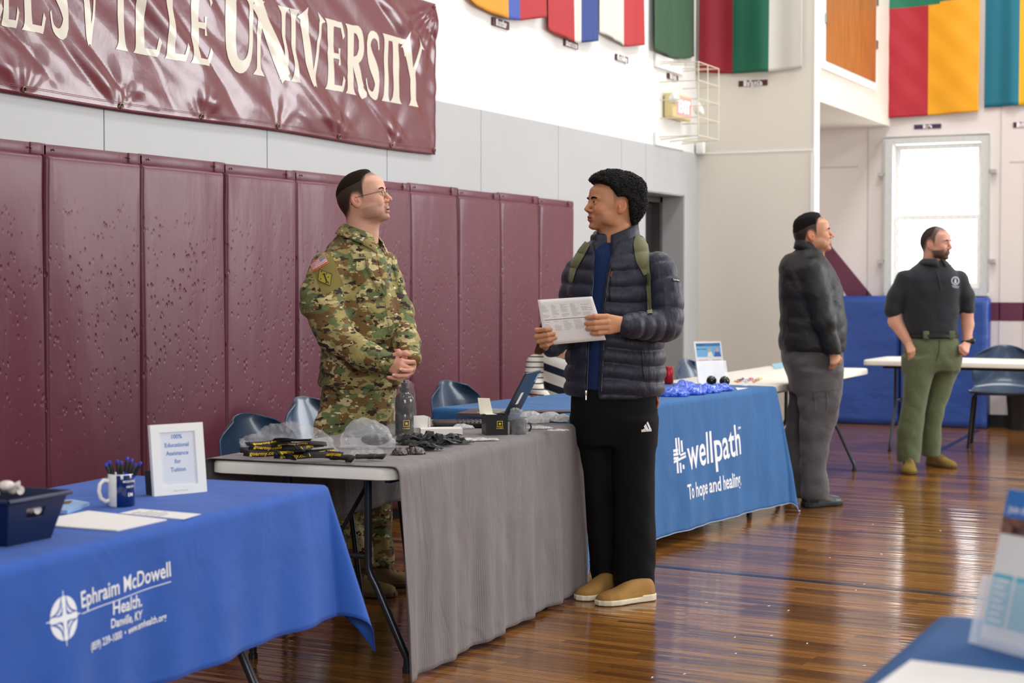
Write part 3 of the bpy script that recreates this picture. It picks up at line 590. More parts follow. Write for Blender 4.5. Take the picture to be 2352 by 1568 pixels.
q = MB(); q.lathe([(.0, 0), (.13, 0), (.17, .40), (.18, .41), (.17, .42), (.155, .40), (.12, .02), (0, .02)], (tb[0], tb[1]+.15, 0), 20); q.build('waste_bin', mat('black_plastic', sr(26, 26, 28), .45), None, label='black waste bin behind the right-hand chair', cat='waste bin')
# ================================================================== TABLES AND CLOTHS
TW = mat('white_table_plastic', sr(238, 234, 222), .38, bump=.3, bscale=220, bdist=.0006)
TUBE = mat('dark_table_tube', sr(58, 60, 66), .32, .6)
def table(name, o, th, Lt, Wt, label, group='white folding tables', legs=True, H=.74):
    """o = centre of the top on the floor plane, length along local y"""
    P = empty(name, (o[0], o[1], 0), th, label, 'folding table', group)
    q = MB(); t = .045; r = .06; pts = []
    for cx_, cy_, a0 in ((Wt/2-r, Lt/2-r, 0), (-Wt/2+r, Lt/2-r, 90), (-Wt/2+r, -Lt/2+r, 180), (Wt/2-r, -Lt/2+r, 270)):
        for k in range(7): a = math.radians(a0+15*k); pts.append((cx_+r*math.cos(a), cy_+r*math.sin(a)))
    n = len(pts); prof = [(-.012, H-t), (0, H-t+.004), (0, H-.010), (-.004, H-.003), (-.010, H)]
    V = []
    for off, z in prof:
        for x, y in pts: l = math.hypot(x, y); V.append((x*(1+off/(Wt/2)), y*(1+off/(Lt/2)), z))
    Fq = [(i*n+j, i*n+(j+1) % n, (i+1)*n+(j+1) % n, (i+1)*n+j) for i in range(4) for j in range(n)]+[tuple(range(n-1, -1, -1)), tuple(4*n+j for j in range(n))]
    q.add(V, Fq); q.build('tabletop', TW, P, ang=35)
    rl = MB()
    for s in (-1, 1): rl.box((s*(Wt/2-.09), 0, H-t-.012), (.02, Lt-.3, .024))
    rl.build('under_rail', TUBE, P, smooth=False)
    if legs:
        for e in (-1, 1):
            y0 = e*(Lt/2-.22)
            for s in (-1, 1):
                lg = MB(); x0 = s*(Wt/2-.20); x1 = s*(Wt/2-.05); R = .0135
                lg.tube([(x0, y0, H-t-.01), (x0, y0, .44), (x0, y0, .36), (x0+s*.012, y0, .33), (x0+s*.03, y0, .30), (x1-s*.02, y0, .09), (x1, y0, .05), (x1, y0, .012)], R, 12)
                lg.tube([(x1, y0, .02), (x1, y0, .0)], .017, 12); lg.build('leg', TUBE, P, ang=70)
            br = MB(); br.tube([(-Wt/2+.20, y0, .40), (Wt/2-.20, y0, .40)], .010, 8); br.tube([(0, y0, .40), (0, y0-e*.42, H-t-.015)], .008, 8)
            br.build('brace', TUBE, P, ang=70)
            rg = MB(); c = (.03, y0-e*.06, .43); rg.tube([np.array(c)+[0, .025*math.cos(a), .035*math.sin(a)] for a in np.linspace(0, 2*np.pi, 15)], .003, 6, cap=False); rg.build('lock_ring', mat('brushed_steel'), P)
    return P
def tl(o, th): M = RZ(th); o = np.array([o[0], o[1], 0.0]); return lambda x, y, z: o+M@np.array([x, y, z], float)
class Cloth:
    """sheet draped over a table: s along the table (+ = away), t across (+ = front)"""
    def __init__(c, o, th, Lt, Wt, H, ov, seed=1, flare=.06, amp=.014, cfl=.30, freq=14.0, blend=.22):
        c.w = tl(o, th); c.L, c.W, c.H = Lt, Wt, H; c.ov = ov; c.fl, c.amp, c.cfl, c.fr, c.sd, c.bl = flare, amp, cfl, freq, seed, blend
    def loc(c, s, t, off=0.0):
        L2, W2 = c.L/2, c.W/2; ds = max(abs(s)-L2, 0); dt = max(abs(t)-W2, 0); ss = 1 if s > 0 else -1; st = 1 if t > 0 else -1
        bs, bt = max(-L2, min(L2, s)), max(-W2, min(W2, t)); r = math.hypot(ds, dt); R = .022
        z = c.H+.0018*math.sin(s*9+c.sd)*math.sin(t*7+s*3)*math.exp(-4*r)+off*(1 if r < 1e-6 else 0)
        if r < 1e-6: return np.array([t, s, z])
        phi = math.atan2(dt, ds)
        # arc round the edge
        if r < R*math.pi/2: o_, dn = R*math.sin(r/R), R*(1-math.cos(r/R)); slope = math.cos(r/R)
        else:
            h = r-R*math.pi/2; cn = math.sin(2*phi); fl = c.fl+(c.cfl-c.fl)*cn**1.5; o_, dn = R+h*fl, R+h*math.sqrt(max(.05, 1-fl*fl)); slope = 0
        hh = max(0, r-.03); k = min(1, hh/.5)
        corner = ds > 0 and dt > 0
        edge = bs if dt > ds else bt
        if corner: ph = phi*5.5+c.sd; wv = math.cos(2*phi*2+c.sd*.3)*.045*k
        else:
            near = math.exp(-(c.L/2-abs(s))/c.bl) if dt > 0 else math.exp(-(c.W/2-abs(t))/c.bl)
            wv = c.amp*k*(math.sin(c.fr*edge+c.sd+.8*math.sin(edge*3+c.sd))+.5*math.sin(c.fr*2.3*edge+2*c.sd+hh*2)+.35*math.sin(edge*c.fr*.4+c.sd*2))+.045*k*near*math.cos(c.sd*.3)
        o_ += wv+off
        dx, dy = math.cos(phi), math.sin(phi)
        return np.array([bt+st*o_*dy, bs+ss*o_*dx, c.H-dn])
    def P(c, s, t, off=0.0): p = c.loc(s, t, off); p[2] = max(p[2], .006+off*.3); return c.w(*p)
    def front(c, s, d, off=.002):
        """point on the front drop: s along, d below the table edge"""
        return c.P(s, c.W/2+d, off)
    def build(c, name, m, label, cat='tablecloth', step=.02, hem=None, lm=None, group=None):
        s0, s1, t0, t1 = c.ov; q = MB()
        S = np.arange(-c.L/2-s0, c.L/2+s1+step*.5, step); T = np.arange(-c.W/2-t0, c.W/2+t1+step*.5, step)
        q.grid(len(S), len(T), lambda i, j: c.P(S[i], T[j])); o = q.build(name, m, None, ang=180, fix=False, label=label, cat=cat, group=group)
        solidify(o, .0022, -1)
        if lm is not None:
            h = MB(); pth = [c.P(s, T[-1], .001) for s in S]+[c.P(S[-1], t, .001) for t in T[::-1]]; h.tube(pth, .0024, 5, cap=False); h.build('hem', lm, o)
        return o
# ---- front left: royal blue cloth ------------------------------------
a = onz(738, 1117, .742); b_ = onz(0, 1300, .742); u = (a-b_)/np.linalg.norm(a-b_); thB = math.atan2(-u[0], u[1]); LB, WB = 2.44, .72
tv = np.array([math.cos(thB), math.sin(thB), 0]); oB = a-u*LB/2-tv*WB/2
table('folding_table', oB, thB, LB, WB, 'folding table hidden under the royal blue cloth at the left, dark leg showing below')
cB = Cloth(oB, thB, LB, WB, .746, (.1, .40, .35, .40), seed=2.2, flare=.035, amp=.018, cfl=.34, freq=12)
ROYAL = fabric('royal_blue_cloth', sr(34, 84, 172), .8, fold=.8, fscale=4.5, fdist=.014, sheen=.06)
ROYALD = mat('royal_blue_hem', sr(28, 62, 150), .8)
clB = cB.build('tablecloth', ROYAL, 'royal blue tablecloth with white hospital lettering, nearest table at the left', lm=ROYALD, step=.0125)
INK = mat('white_cloth_print', sr(232, 234, 240), .7)
def cfit(c, px, py, it=40):
    """(s, d) on the cloth's front drop seen at a pixel"""
    s, d = 0.0, .2; r = ray(px, py)
    def err(s, d):
        p = c.front(s, d, 0)-C0; k = p@FC; return np.array([CX+F_PX*(p@RT)/k-px, CY-F_PX*(p@UC)/k-py])
    for _ in range(it):
        e = err(s, d); J = np.stack([(err(s+.004, d)-e)/.004, (err(s, d+.004)-e)/.004], 1)
        try: ds, dd = np.linalg.solve(J, -e)
        except Exception: break
        s = min(c.L/2-.01, max(-c.L/2+.01, s+max(-.2, min(.2, ds))*.8)); d = min(1.0, max(.05, d+max(-.1, min(.1, dd))*.8))
    return s, d
def cloth_text(mb, c, txt, pxa, pya, pxb, pyb, size, bold=0.0, spacing=1.0, align='fit', sx=None):
    """baseline runs between two seen points of the cloth"""
    s0, d0 = cfit(c, pxa, pya); s1, d1 = cfit(c, pxb, pyb)
    bm = text_tris(txt, 1.0, 'LEFT', bold/size, 3, spacing); xs = [v.co.x for v in bm.verts]; x0, x1 = min(xs), max(xs); bm.free()
    k = math.hypot(s1-s0, d1-d0)/(x1-x0); ang = math.atan2(-(d1-d0), s1-s0); ca, sa = math.cos(ang), math.sin(ang)
    def fn(x, y): X = (x-x0*size)*k/size; Y = y; return c.front(s0+X*ca-Y*sa*1.0, d0-(X*sa+Y*ca), .0035)
    add_text(mb, txt, fn, size, 'LEFT', bold, 3, refine=.02, spacing=spacing)
t = MB()
cloth_text(t, cB, 'Ephraim McDowell', 185, 1395.6, 390, 1322, .054, .0008)
cloth_text(t, cB, 'Health.', 257, 1411, 323.6, 1391, .045, .0008)
cloth_text(t, cB, 'Danville, KY', 252.6, 1442, 324, 1420, .031, .0006)
cloth_text(t, cB, '(859) 239-1000  •  www.emhealth.org', 207, 1494, 380, 1422, .026, .0005)
s0, d0 = cfit(cB, 186, 1408); s1, d1 = cfit(cB, 391, 1334)
t.add([cB.front(s0+(s1-s0)*k/20, d0+(d1-d0)*k/20+e, .0025) for k in range(21) for e in (0, .0022)], [(2*k, 2*k+2, 2*k+3, 2*k+1) for k in range(20)])
sc_, dc_ = cfit(cB, 147, 1419); sr_, dr_ = cfit(cB, 180, 1410); su_, du_ = cfit(cB, 147, 1378); rr = .5*(abs(sr_-sc_)+abs(du_-dc_))*1.03
def emh(u, v):
    r = math.hypot(u, v)*1.35; U, V_ = abs(u*1.35), abs(v*1.35)
    if r > 1: return (U < .035*(1.4-V_)*2.5 and V_ < 1.33) or (V_ < .035*(1.4-U)*2.5 and U < 1.33)
    m_ = min(U, V_); g = U*V_
    for k, w_ in ((.055, .018), (.16, .03)):
        if abs(g-k) < w_ and m_ > .13: return False
    if U < .12+.10*V_ and U > .05 and V_ > .3 and False: return False
    if abs(m_-.17) < .025: return False
    return True
raster(t, rr*2.7, rr*2.7, 110, lambda x, y: cB.front(sc_+x, dc_-y, .0025), emh)
t.build('printed_lettering', INK, clB, ang=180, fix=False)
# ---- middle: grey cloth over a white table ------------------------------
c1 = onz(902, 1076, .74); c2 = onz(1318, 976, .74); u = (c2-c1)/np.linalg.norm(c2-c1); thG = math.atan2(-u[0], u[1]); LG, WG = 1.83, .715
tv = np.array([math.cos(thG), math.sin(thG), 0]); oG = c1+u*LG/2-tv*WG/2
table('folding_table', oG, thG, LG, WG, 'white folding table with its bare end showing, in front of the soldier')
cG = Cloth(oG, thG, LG, WG, .745, (0.0, .05, .36, .74), seed=4.1, flare=.03, amp=.013, cfl=.12, freq=17, blend=.0001)
GREYC = fabric('grey_striped_cloth', sr(122, 115, 116), .75, fold=.95, fscale=7, fdist=.022, stretch=(1, 1, .45), sheen=.1, var=.08, stripes=.28, sscale=28)
clG = cG.build('tablecloth', GREYC, 'crinkled grey pin-striped tablecloth reaching the floor, on the table before the soldier', step=.0155)
# ---- far: steel blue cloth with white lettering ---------------------------
c1 = onz(1775, 888, .745); c0 = onz(1515, 920, .745); u = (c1-c0)/np.linalg.norm(c1-c0); thW = math.atan2(-u[0], u[1])*.8; u = np.array([-math.sin(thW), math.cos(thW), 0]); LWt, WW = 2.44, .74
tv = np.array([math.cos(thW), math.sin(thW), 0]); oW = c1-u*LWt/2-tv*WW/2
table('folding_table', oW, thW, LWt, WW, 'folding table hidden under the steel blue cloth behind the student')
cW = Cloth(oW, thW, LWt, WW, .746, (.60, .42, .3, .70), seed=1.3, flare=.07, amp=.008, cfl=.22, freq=13)
STEEL = fabric('steel_blue_cloth', sr(42, 96, 152), .8, fold=1.0, fscale=5, fdist=.016, stretch=(1, 1, .6), sheen=.05)
clW = cW.build('tablecloth', STEEL, 'steel blue tablecloth with white company lettering, right of the student', lm=mat('pale_hem_thread', sr(176, 190, 214), .8), step=.015)
t = MB()
cloth_text(t, cW, 'wellpath', 1581, 1079, 1701, 1041, .245, .003)
cloth_text(t, cW, 'To hope and healing.', 1580, 1147, 1701, 1113, .112, .002)
sA, dA = cfit(cW, 1546, 1086); sB, dB = cfit(cW, 1574, 1004)
sM, dM = cfit(cW, 1560, 1045)
def wlogo(u, v):
    y = v; x = u
    # vertical stems with a rounded hook, horizontal bars at the left
    for k, cx_ in enumerate((-.42, .02, .46)):
        if abs(x-cx_) < .13:
            if cx_ < 0 and (y > .10 or y < -.28): return True
            if cx_ > -.1 and cx_ < .3 and (y > .02 or y < -.45): return True
            if cx_ > .3 and (y > .15 or y < -.55) and abs(y) < .8: return True
    for yb in (.30, .08, -.14):
        if abs(y-yb) < .07 and x < -.2 and x > -.98: return True
    if abs(y+.22-.12*x) < .07 and -.98 < x < .98: return True
    if abs(y+.02-.1*x) < .06 and .1 < x < .98: return True
    return False
raster(t, abs(cfit(cW, 1574, 1040)[0]-cfit(cW, 1546, 1048)[0]), abs(cfit(cW, 1558, 1086)[1]-cfit(cW, 1560, 1004)[1]), 44, lambda x, y: cW.front(sM+x, dM-y, .0025), wlogo)
cloth_text(t, cW, 'SM', 1694, 986, 1700, 984, .02, .0005)
t.build('printed_lettering', INK, clW, ang=180, fix=False)
# ---- bare white tables behind ----------------------------------------------
c1 = onz(1997, 845, .74); LF, WF = 2.30, .76; oF = (c1[0]-WF/2, c1[1]-LF/2)
table('folding_table', oF, 0.0, LF, WF, 'bare white folding table with candy on it, behind the man in the black jacket')
cr = onz(1980, 826, .74); thR = math.pi/2-.03
M = RZ(thR); ctr = np.array([cr[0], cr[1], 0])-M@np.array([-.76/2, 2.44/2, 0]); 
table('folding_table', ctr, thR, 2.44, .76, 'bare white folding table behind the man in the black polo shirt')
# ---- foreground right --------------------------------------------------------
c1 = onz(2178, 1414, .745); c0 = onz(2008, 1568, .745); LR, WR = 1.9, .78; oR = (c1[0]+WR/2, c1[1]-LR/2-.01)
table('folding_table', oR, 0.0, LR, WR, 'folding table under the deep blue cloth in the bottom right corner')
cR = Cloth(oR, 0.0, LR, WR, .746, (.1, .4, .4, .4), seed=3.3, flare=.05, amp=.012, cfl=.25)
cR.build('tablecloth', fabric('deep_blue_cloth', sr(18, 78, 138), .8, fold=.4, fscale=4, fdist=.012, sheen=.0), 'deep blue tablecloth cut by the bottom right corner of the photo', step=.03)
# ================================================================== CHAIRS
CHB = mat('navy_chair_plastic', sr(44, 66, 92), .28, spec=.6, coat=.2); CHL = mat('dark_chair_tube', sr(34, 34, 40), .35, .5)
def chair_proto(label):
    P = empty('plastic_chair', (0, 0, 0), 0, label, 'chair', 'navy plastic stacking chairs')
    # facing +x, seat centre at origin
    q = MB(); nu, nv = 25, 27
    prof = [(.235, .425), (.215, .445), (.12, .438), (0, .432), (-.12, .440), (-.185, .47), (-.215, .53), (-.235, .62), (-.262, .72), (-.278, .80)]
    ts = np.linspace(0, 1, len(prof)); tt = np.linspace(0, 1, nv); px = np.interp(tt, ts, [p[0] for p in prof]); pz = np.interp(tt, ts, [p[1] for p in prof])
    for _ in range(2): px[1:-1] = (px[:-2]+2*px[1:-1]+px[2:])/4; pz[1:-1] = (pz[:-2]+2*pz[1:-1]+pz[2:])/4
    def f(i, j):
        a = 2*i/(nu-1)-1; t = tt[j]; hw = np.interp(t, [0, .12, .5, .62, .78, .9, 1], [.215, .225, .215, .215, .235, .215, .12])
        y = a*hw; cv = a*a; x, z = px[j], pz[j]
        if t < .5: z += .012*cv
        else: x += (.075*min(1, (t-.5)/.25))*cv**1.2; z -= .03*cv*max(0, (t-.8)/.2)
        return (x, y, z)
    q.grid(nu, nv, f); o = q.build('seat_shell', CHB, P, ang=180); solidify(o, .009, 0)
    m = o.modifiers.new('rim', 'BEVEL'); m.width = .003; m.segments = 2
    for sx_ in (-1, 1):
        for sy in (-1, 1):
            l = MB(); l.tube([(sx_*.15, sy*.17, .43), (sx_*.175, sy*.195, .40), (sx_*.21, sy*.225, .0)], .0115, 10); l.build('leg', CHL, P, ang=70)
    r = MB()
    for sx_ in (-1, 1): r.tube([(sx_*.15, -.17, .425), (sx_*.15, .17, .425)], .01, 8)
    for sy in (-1, 1): r.tube([(-.15, sy*.17, .425), (.15, sy*.17, .425)], .01, 8)
    r.build('under_frame', CHL, P, ang=70)
    return P
ch0 = chair_proto('navy plastic chair with a low curved back, left of the soldier above the bagged lanyards')
def chair_at(o, px, py, dep, rz, label=None):
    p = ond(px, py, dep); o.location = (p[0], p[1], 0); o.rotation_euler = (0, 0, rz)
    if label: o['label'] = label
    return o
chair_at(ch0, 662, 985, 7.05, -.22)
chair_at(copy_tree(ch0), 790, 950, 8.15, -.12, 'navy plastic chair partly hidden directly behind the soldier')
chair_at(copy_tree(ch0), 1105, 950, 9.5, -.22, 'navy plastic chair by the wall pads, left of the open laptop')
chair_at(copy_tree(ch0), 1640, 860, 12.3, -.2, 'navy plastic chair showing only its edge behind the upright flyer')
pR = onz(2283, 1032, 0); c4 = copy_tree(ch0); c4['label'] = 'navy plastic chair tucked under the right-hand white table'
c4.location = (pR[0]+.02, pR[1]+.26, 0); c4.rotation_euler = (0, 0, -math.pi/2+.12); c4.scale = (1.05, 1.15, 1.05)
# ================================================================== SOFT BODIES (numpy distance fields -> one smooth mesh)
def nets(D, lo, h):
    nx, ny, nz = D.shape; S = D < 0
    c = [S[i:nx-1+i, j:ny-1+j, k:nz-1+k] for i in (0, 1) for j in (0, 1) for k in (0, 1)]
    al = c[0].copy(); an = c[0].copy()
    for q in c[1:]: al &= q; an |= q
    act = an & ~al; idx = np.argwhere(act)
    offs = np.array([(i, j, k) for i in (0, 1) for j in (0, 1) for k in (0, 1)])
    v = np.stack([D[idx[:, 0]+o[0], idx[:, 1]+o[1], idx[:, 2]+o[2]] for o in offs], 1).astype(np.float64)
    pos = np.zeros((len(idx), 3)); cnt = np.zeros(len(idx))
    for a in range(8):
        for b in range(a+1, 8):
            if np.abs(offs[a]-offs[b]).sum() != 1: continue
            m = (v[:, a] < 0) != (v[:, b] < 0); t = v[m, a]/(v[m, a]-v[m, b]); pos[m] += offs[a]+(offs[b]-offs[a])*t[:, None]; cnt[m] += 1
    V = np.array(lo)+(idx+pos/cnt[:, None])*h
    I = np.full(act.shape, -1, np.int64); I[tuple(idx.T)] = np.arange(len(idx)); F = []
    for ax in range(3):
        sl = [slice(None)]*3; sl2 = [slice(None)]*3; sl[ax] = slice(0, -1); sl2[ax] = slice(1, None)
        e = S[tuple(sl)] != S[tuple(sl2)]; o1, o2 = [q for q in range(3) if q != ax]
        P = np.argwhere(e); P = P[(P[:, o1] > 0) & (P[:, o2] > 0) & (P[:, o1] < D.shape[o1]-1) & (P[:, o2] < D.shape[o2]-1)]
        def g(d1, d2): Q = P.copy(); Q[:, o1] -= d1; Q[:, o2] -= d2; return I[tuple(Q.T)]
        q = np.stack([g(1, 1), g(0, 1), g(0, 0), g(1, 0)], 1); inside = S[tuple(P.T)]
        fl = ~inside if ax != 1 else inside
        q[fl] = q[fl][:, ::-1]; F.append(q)
    F = np.concatenate(F); F = F[(F >= 0).all(1)]; return V, F
class G:
    """sampling grid"""
    def __init__(g, lo, hi, h):
        g.lo, g.h = np.array(lo, float), h; n = [int((b-a)/h)+2 for a, b in zip(lo, hi)]
        g.x = (lo[0]+h*np.arange(n[0], dtype=np.float32))[:, None, None]; g.y = (lo[1]+h*np.arange(n[1], dtype=np.float32))[None, :, None]; g.z = (lo[2]+h*np.arange(n[2], dtype=np.float32))[None, None, :]
    def mesh(g, D): return nets(np.ascontiguousarray(np.broadcast_to(D, (g.x.size, g.y.size, g.z.size))), g.lo, g.h)
def smin(a, b, k): hh = np.clip(.5+.5*(b-a)/k, 0, 1); return b+(a-b)*hh-k*hh*(1-hh)
def smax(a, b, k): return -smin(-a, -b, k)
def rc(g, a, b, ra, rb, tf=None):
    a, b = np.array(a, np.float32), np.array(b, np.float32); d = b-a; L2 = float(d@d)+1e-12
    px, py, pz = g.x-a[0], g.y-a[1], g.z-a[2]; t = np.clip((px*d[0]+py*d[1]+pz*d[2])/L2, 0, 1)
    r = ra+(rb-ra)*t
    D = np.sqrt((px-d[0]*t)**2+(py-d[1]*t)**2+(pz-d[2]*t)**2)-r
    return D if tf is None else D-tf(t)
def chain(g, pts, rs, k=.01, tf=None):
    D = None
    for i in range(len(pts)-1):
        q = rc(g, pts[i], pts[i+1], rs[i], rs[i+1], tf); D = q if D is None else smin(D, q, k)
    return D
def ell(g, c, r, M=None):
    px, py, pz = g.x-c[0], g.y-c[1], g.z-c[2]
    if M is not None:
        M = np.array(M).T; px, py, pz = M[0, 0]*px+M[0, 1]*py+M[0, 2]*pz, M[1, 0]*px+M[1, 1]*py+M[1, 2]*pz, M[2, 0]*px+M[2, 1]*py+M[2, 2]*pz
    k0 = np.sqrt((px/r[0])**2+(py/r[1])**2+(pz/r[2])**2); k1 = np.sqrt((px/r[0]**2)**2+(py/r[1]**2)**2+(pz/r[2]**2)**2)
    return k0*(k0-1)/(k1+1e-9)
def loft(g, rows, n=2.0, cap=True, sm=2, rot=0.0):
    """rows (z, cx, cy, rx, ry) from low to high"""
    R = np.array(sorted(rows), float); z = g.z.ravel(); A = [np.interp(z, R[:, 0], R[:, k]) for k in range(1, 5)]
    w = max(1, int(.012*sm/g.h)); ker = np.ones(2*w+1)/(2*w+1)
    A = [np.convolve(np.pad(a, w, mode='edge'), ker, 'valid').astype(np.float32)[None, None, :] for a in A]
    cx, cy, rx, ry = A; X, Y = g.x-cx, g.y-cy
    if rot: c, s = math.cos(rot), math.sin(rot); X, Y = X*c+Y*s, -X*s+Y*c
    D = ((np.abs(X/rx)**n+np.abs(Y/ry)**n)**(1/n)-1)*np.minimum(rx, ry)
    if cap: D = smax(D, np.maximum(R[0, 0]-g.z, g.z-R[-1, 0]), .012)
    return D
def wrinkle(g, amp, sc, seed, st=(1, 1, 1), n=6):
    r = np.random.RandomState(seed); D = 0
    for _ in range(n):
        k = r.normal(size=3)*np.array(st); k = k/np.linalg.norm(k)*sc*r.uniform(.6, 1.6); p = r.uniform(0, 6.28)
        wz = np.sin(g.x*k[1]*.7+g.y*k[2]*.7+g.z*k[0]*.7+p*2)
        D = D+np.abs(np.sin(g.x*k[0]+g.y*k[1]+g.z*k[2]+p+1.1*wz))
    return amp*(D/n-.64)
def smooth_v(V, F, it=1):
    for _ in range(it):
        S = np.zeros_like(V); C = np.zeros(len(V))
        for a, b in ((0, 1), (1, 2), (2, 3), (3, 0)):
            np.add.at(S, F[:, a], V[F[:, b]]); np.add.at(S, F[:, b], V[F[:, a]]); np.add.at(C, F[:, a], 1); np.add.at(C, F[:, b], 1)
        V = V*.5+.5*S/np.maximum(C, 1)[:, None]
    return V
def soft(mb, g, D, it=1, M=None, col=None, mi=0):
    V, F = g.mesh(D); V = smooth_v(V, F, it); cc = col(V) if callable(col) else col
    if M is not None: V = V@np.array(M)[:3, :3].T+np.array(M)[:3, 3]
    return mb.add(V, F, mi, cc)
def hm(R, t): M = np.eye(4); M[:3, :3] = R; M[:3, 3] = t; return M
def frame_from(x, y=None, z=None):
    x = np.array(x, float); x /= np.linalg.norm(x)
    if y is not None: y = np.array(y, float); y -= x*(x@y); y /= np.linalg.norm(y); z = np.cross(x, y)
    else: z = np.array(z, float); z -= x*(x@z); z /= np.linalg.norm(z); y = np.cross(z, x)
    return np.stack([x, y, z], 1)
# ------------------------------------------------------------------ head: face looks along +x, left ear +y, origin between the ears
def head_sdf(g, S):
    w = S.get('wide', 1.0); jaw = S.get('jaw', 1.0); yy = np.abs(g.y)+0*g.x+0*g.z
    class Gm: pass
    gm = Gm(); gm.x, gm.y, gm.z, gm.h = g.x, np.abs(g.y), g.z, g.h
    D = ell(g, (.0, 0, .040), (.100, .076*w, .092))
    D = smin(D, ell(g, (-.025, 0, .012), (.076, .070*w, .075)), .03)
    fb = [(.070, .010, .096, .058), (.045, 0, .0975, .064), (.02, -.01, .0935, .067), (0, -.01, .0915, .067), (-.025, -.005, .0905, .064), (-.045, .0, .0905, .060*jaw), (-.065, .008, .0895, .054*jaw), (-.085, .018, .086, .043*jaw), (-.098, .034, .080, .030*jaw), (-.106, .045, .074, .020*jaw)]
    rows = [(z, (f+b)/2, 0, (f-b)/2, hw*w) for z, b, f, hw in fb]
    D = smin(D, loft(g, rows, 2.35, sm=1), .018)
    D = smin(D, ell(gm, (.082, .028, .026), (.018, .026, .010)), .012)          # brow
    D = smin(D, ell(gm, (.070, .040, -.022), (.022, .020, .018)), .022)         # cheek
    D = smin(D, ell(gm, (.028, .053*w*jaw**.5, -.062), (.030, .014, .024)), .025)   # jaw angle
    D = smin(D, ell(g, (.078, 0, -.096), (.017, .020, .013)), .014)             # chin
    D = smax(D, -ell(gm, (.102, .032, .008), (.019, .019, .0135)), .012)        # socket
    D = smin(D, rc(g, (.091, 0, .018), (S.get('nose', .113), 0, -.024), .0075, .0098), .010)
    D = smin(D, ell(gm, (.100, .0125, -.030), (.0105, .0078, .0075)), .006)     # wing of the nose
    D = smax(D, -ell(gm, (.106, .007, -.038), (.005, .0035, .004)), .003)
    D = smin(D, ell(g, (.088, 0, -.060), (.014, .026, .017)), .012)             # muzzle
    op = S.get('mouth', 0.0); mw = S.get('mw', .023)
    D = smin(D, ell(g, (.0962+S.get('lipx', 0), 0, -.0555+op*.3), (.0060, mw, .0046)), .005)
    D = smin(D, ell(g, (.0942+S.get('lipx', 0), 0, -.0685-op), (.0066, mw*.88, .0056)), .005)
    D = smax(D, -ell(g, (.102, 0, -.0620-op*.4), (.014+op, mw*.98, .0010+op*.75)), .0025)
    if S.get('smile'): D = smax(D, -ell(gm, (.094, mw+.003, -.058), (.008, .003, .006)), .004)
    # lids round the eyes
    lid = ell(gm, (.0835, .0315, .0085), (.0142, .0150, .0138)); slit = ell(gm, (.0985, .0325, .0080), (.013, .0125, .0034*S.get('lid', 1)))
    D = smin(D, smax(lid, -slit, .002), .004)
    # ears
    Me = RY(.18)@RX(0)
    ear = ell(gm, (-.010, .078*w, -.002), (.0185, .0085, .032), RZ(-.32)@RY(-.2))
    ear = smax(ear, -ell(gm, (-.005, .0885*w, .004), (.0115, .0105, .0215), RZ(-.32)@RY(-.2)), .003); ear = smin(ear, ell(gm, (-.0085, .0795*w, .003), (.0035, .005, .014), RY(-.3)), .003)
    ear = smin(ear, ell(gm, (.003, .0795*w, -.004), (.005, .0055, .008)), .004)
    D = smin(D, ear, .005)
    nk = S.get('neck', .056)
    D = smin(D, rc(g, (-.020, 0, -.04), (-.045+S.get('nx', 0), 0, -.20), nk, nk*1.1), .03)
    D = smin(D, rc(g, (.022, 0, -.085), (-.005+S.get('nx', 0), 0, -.19), .022, .03), .035)
    return D
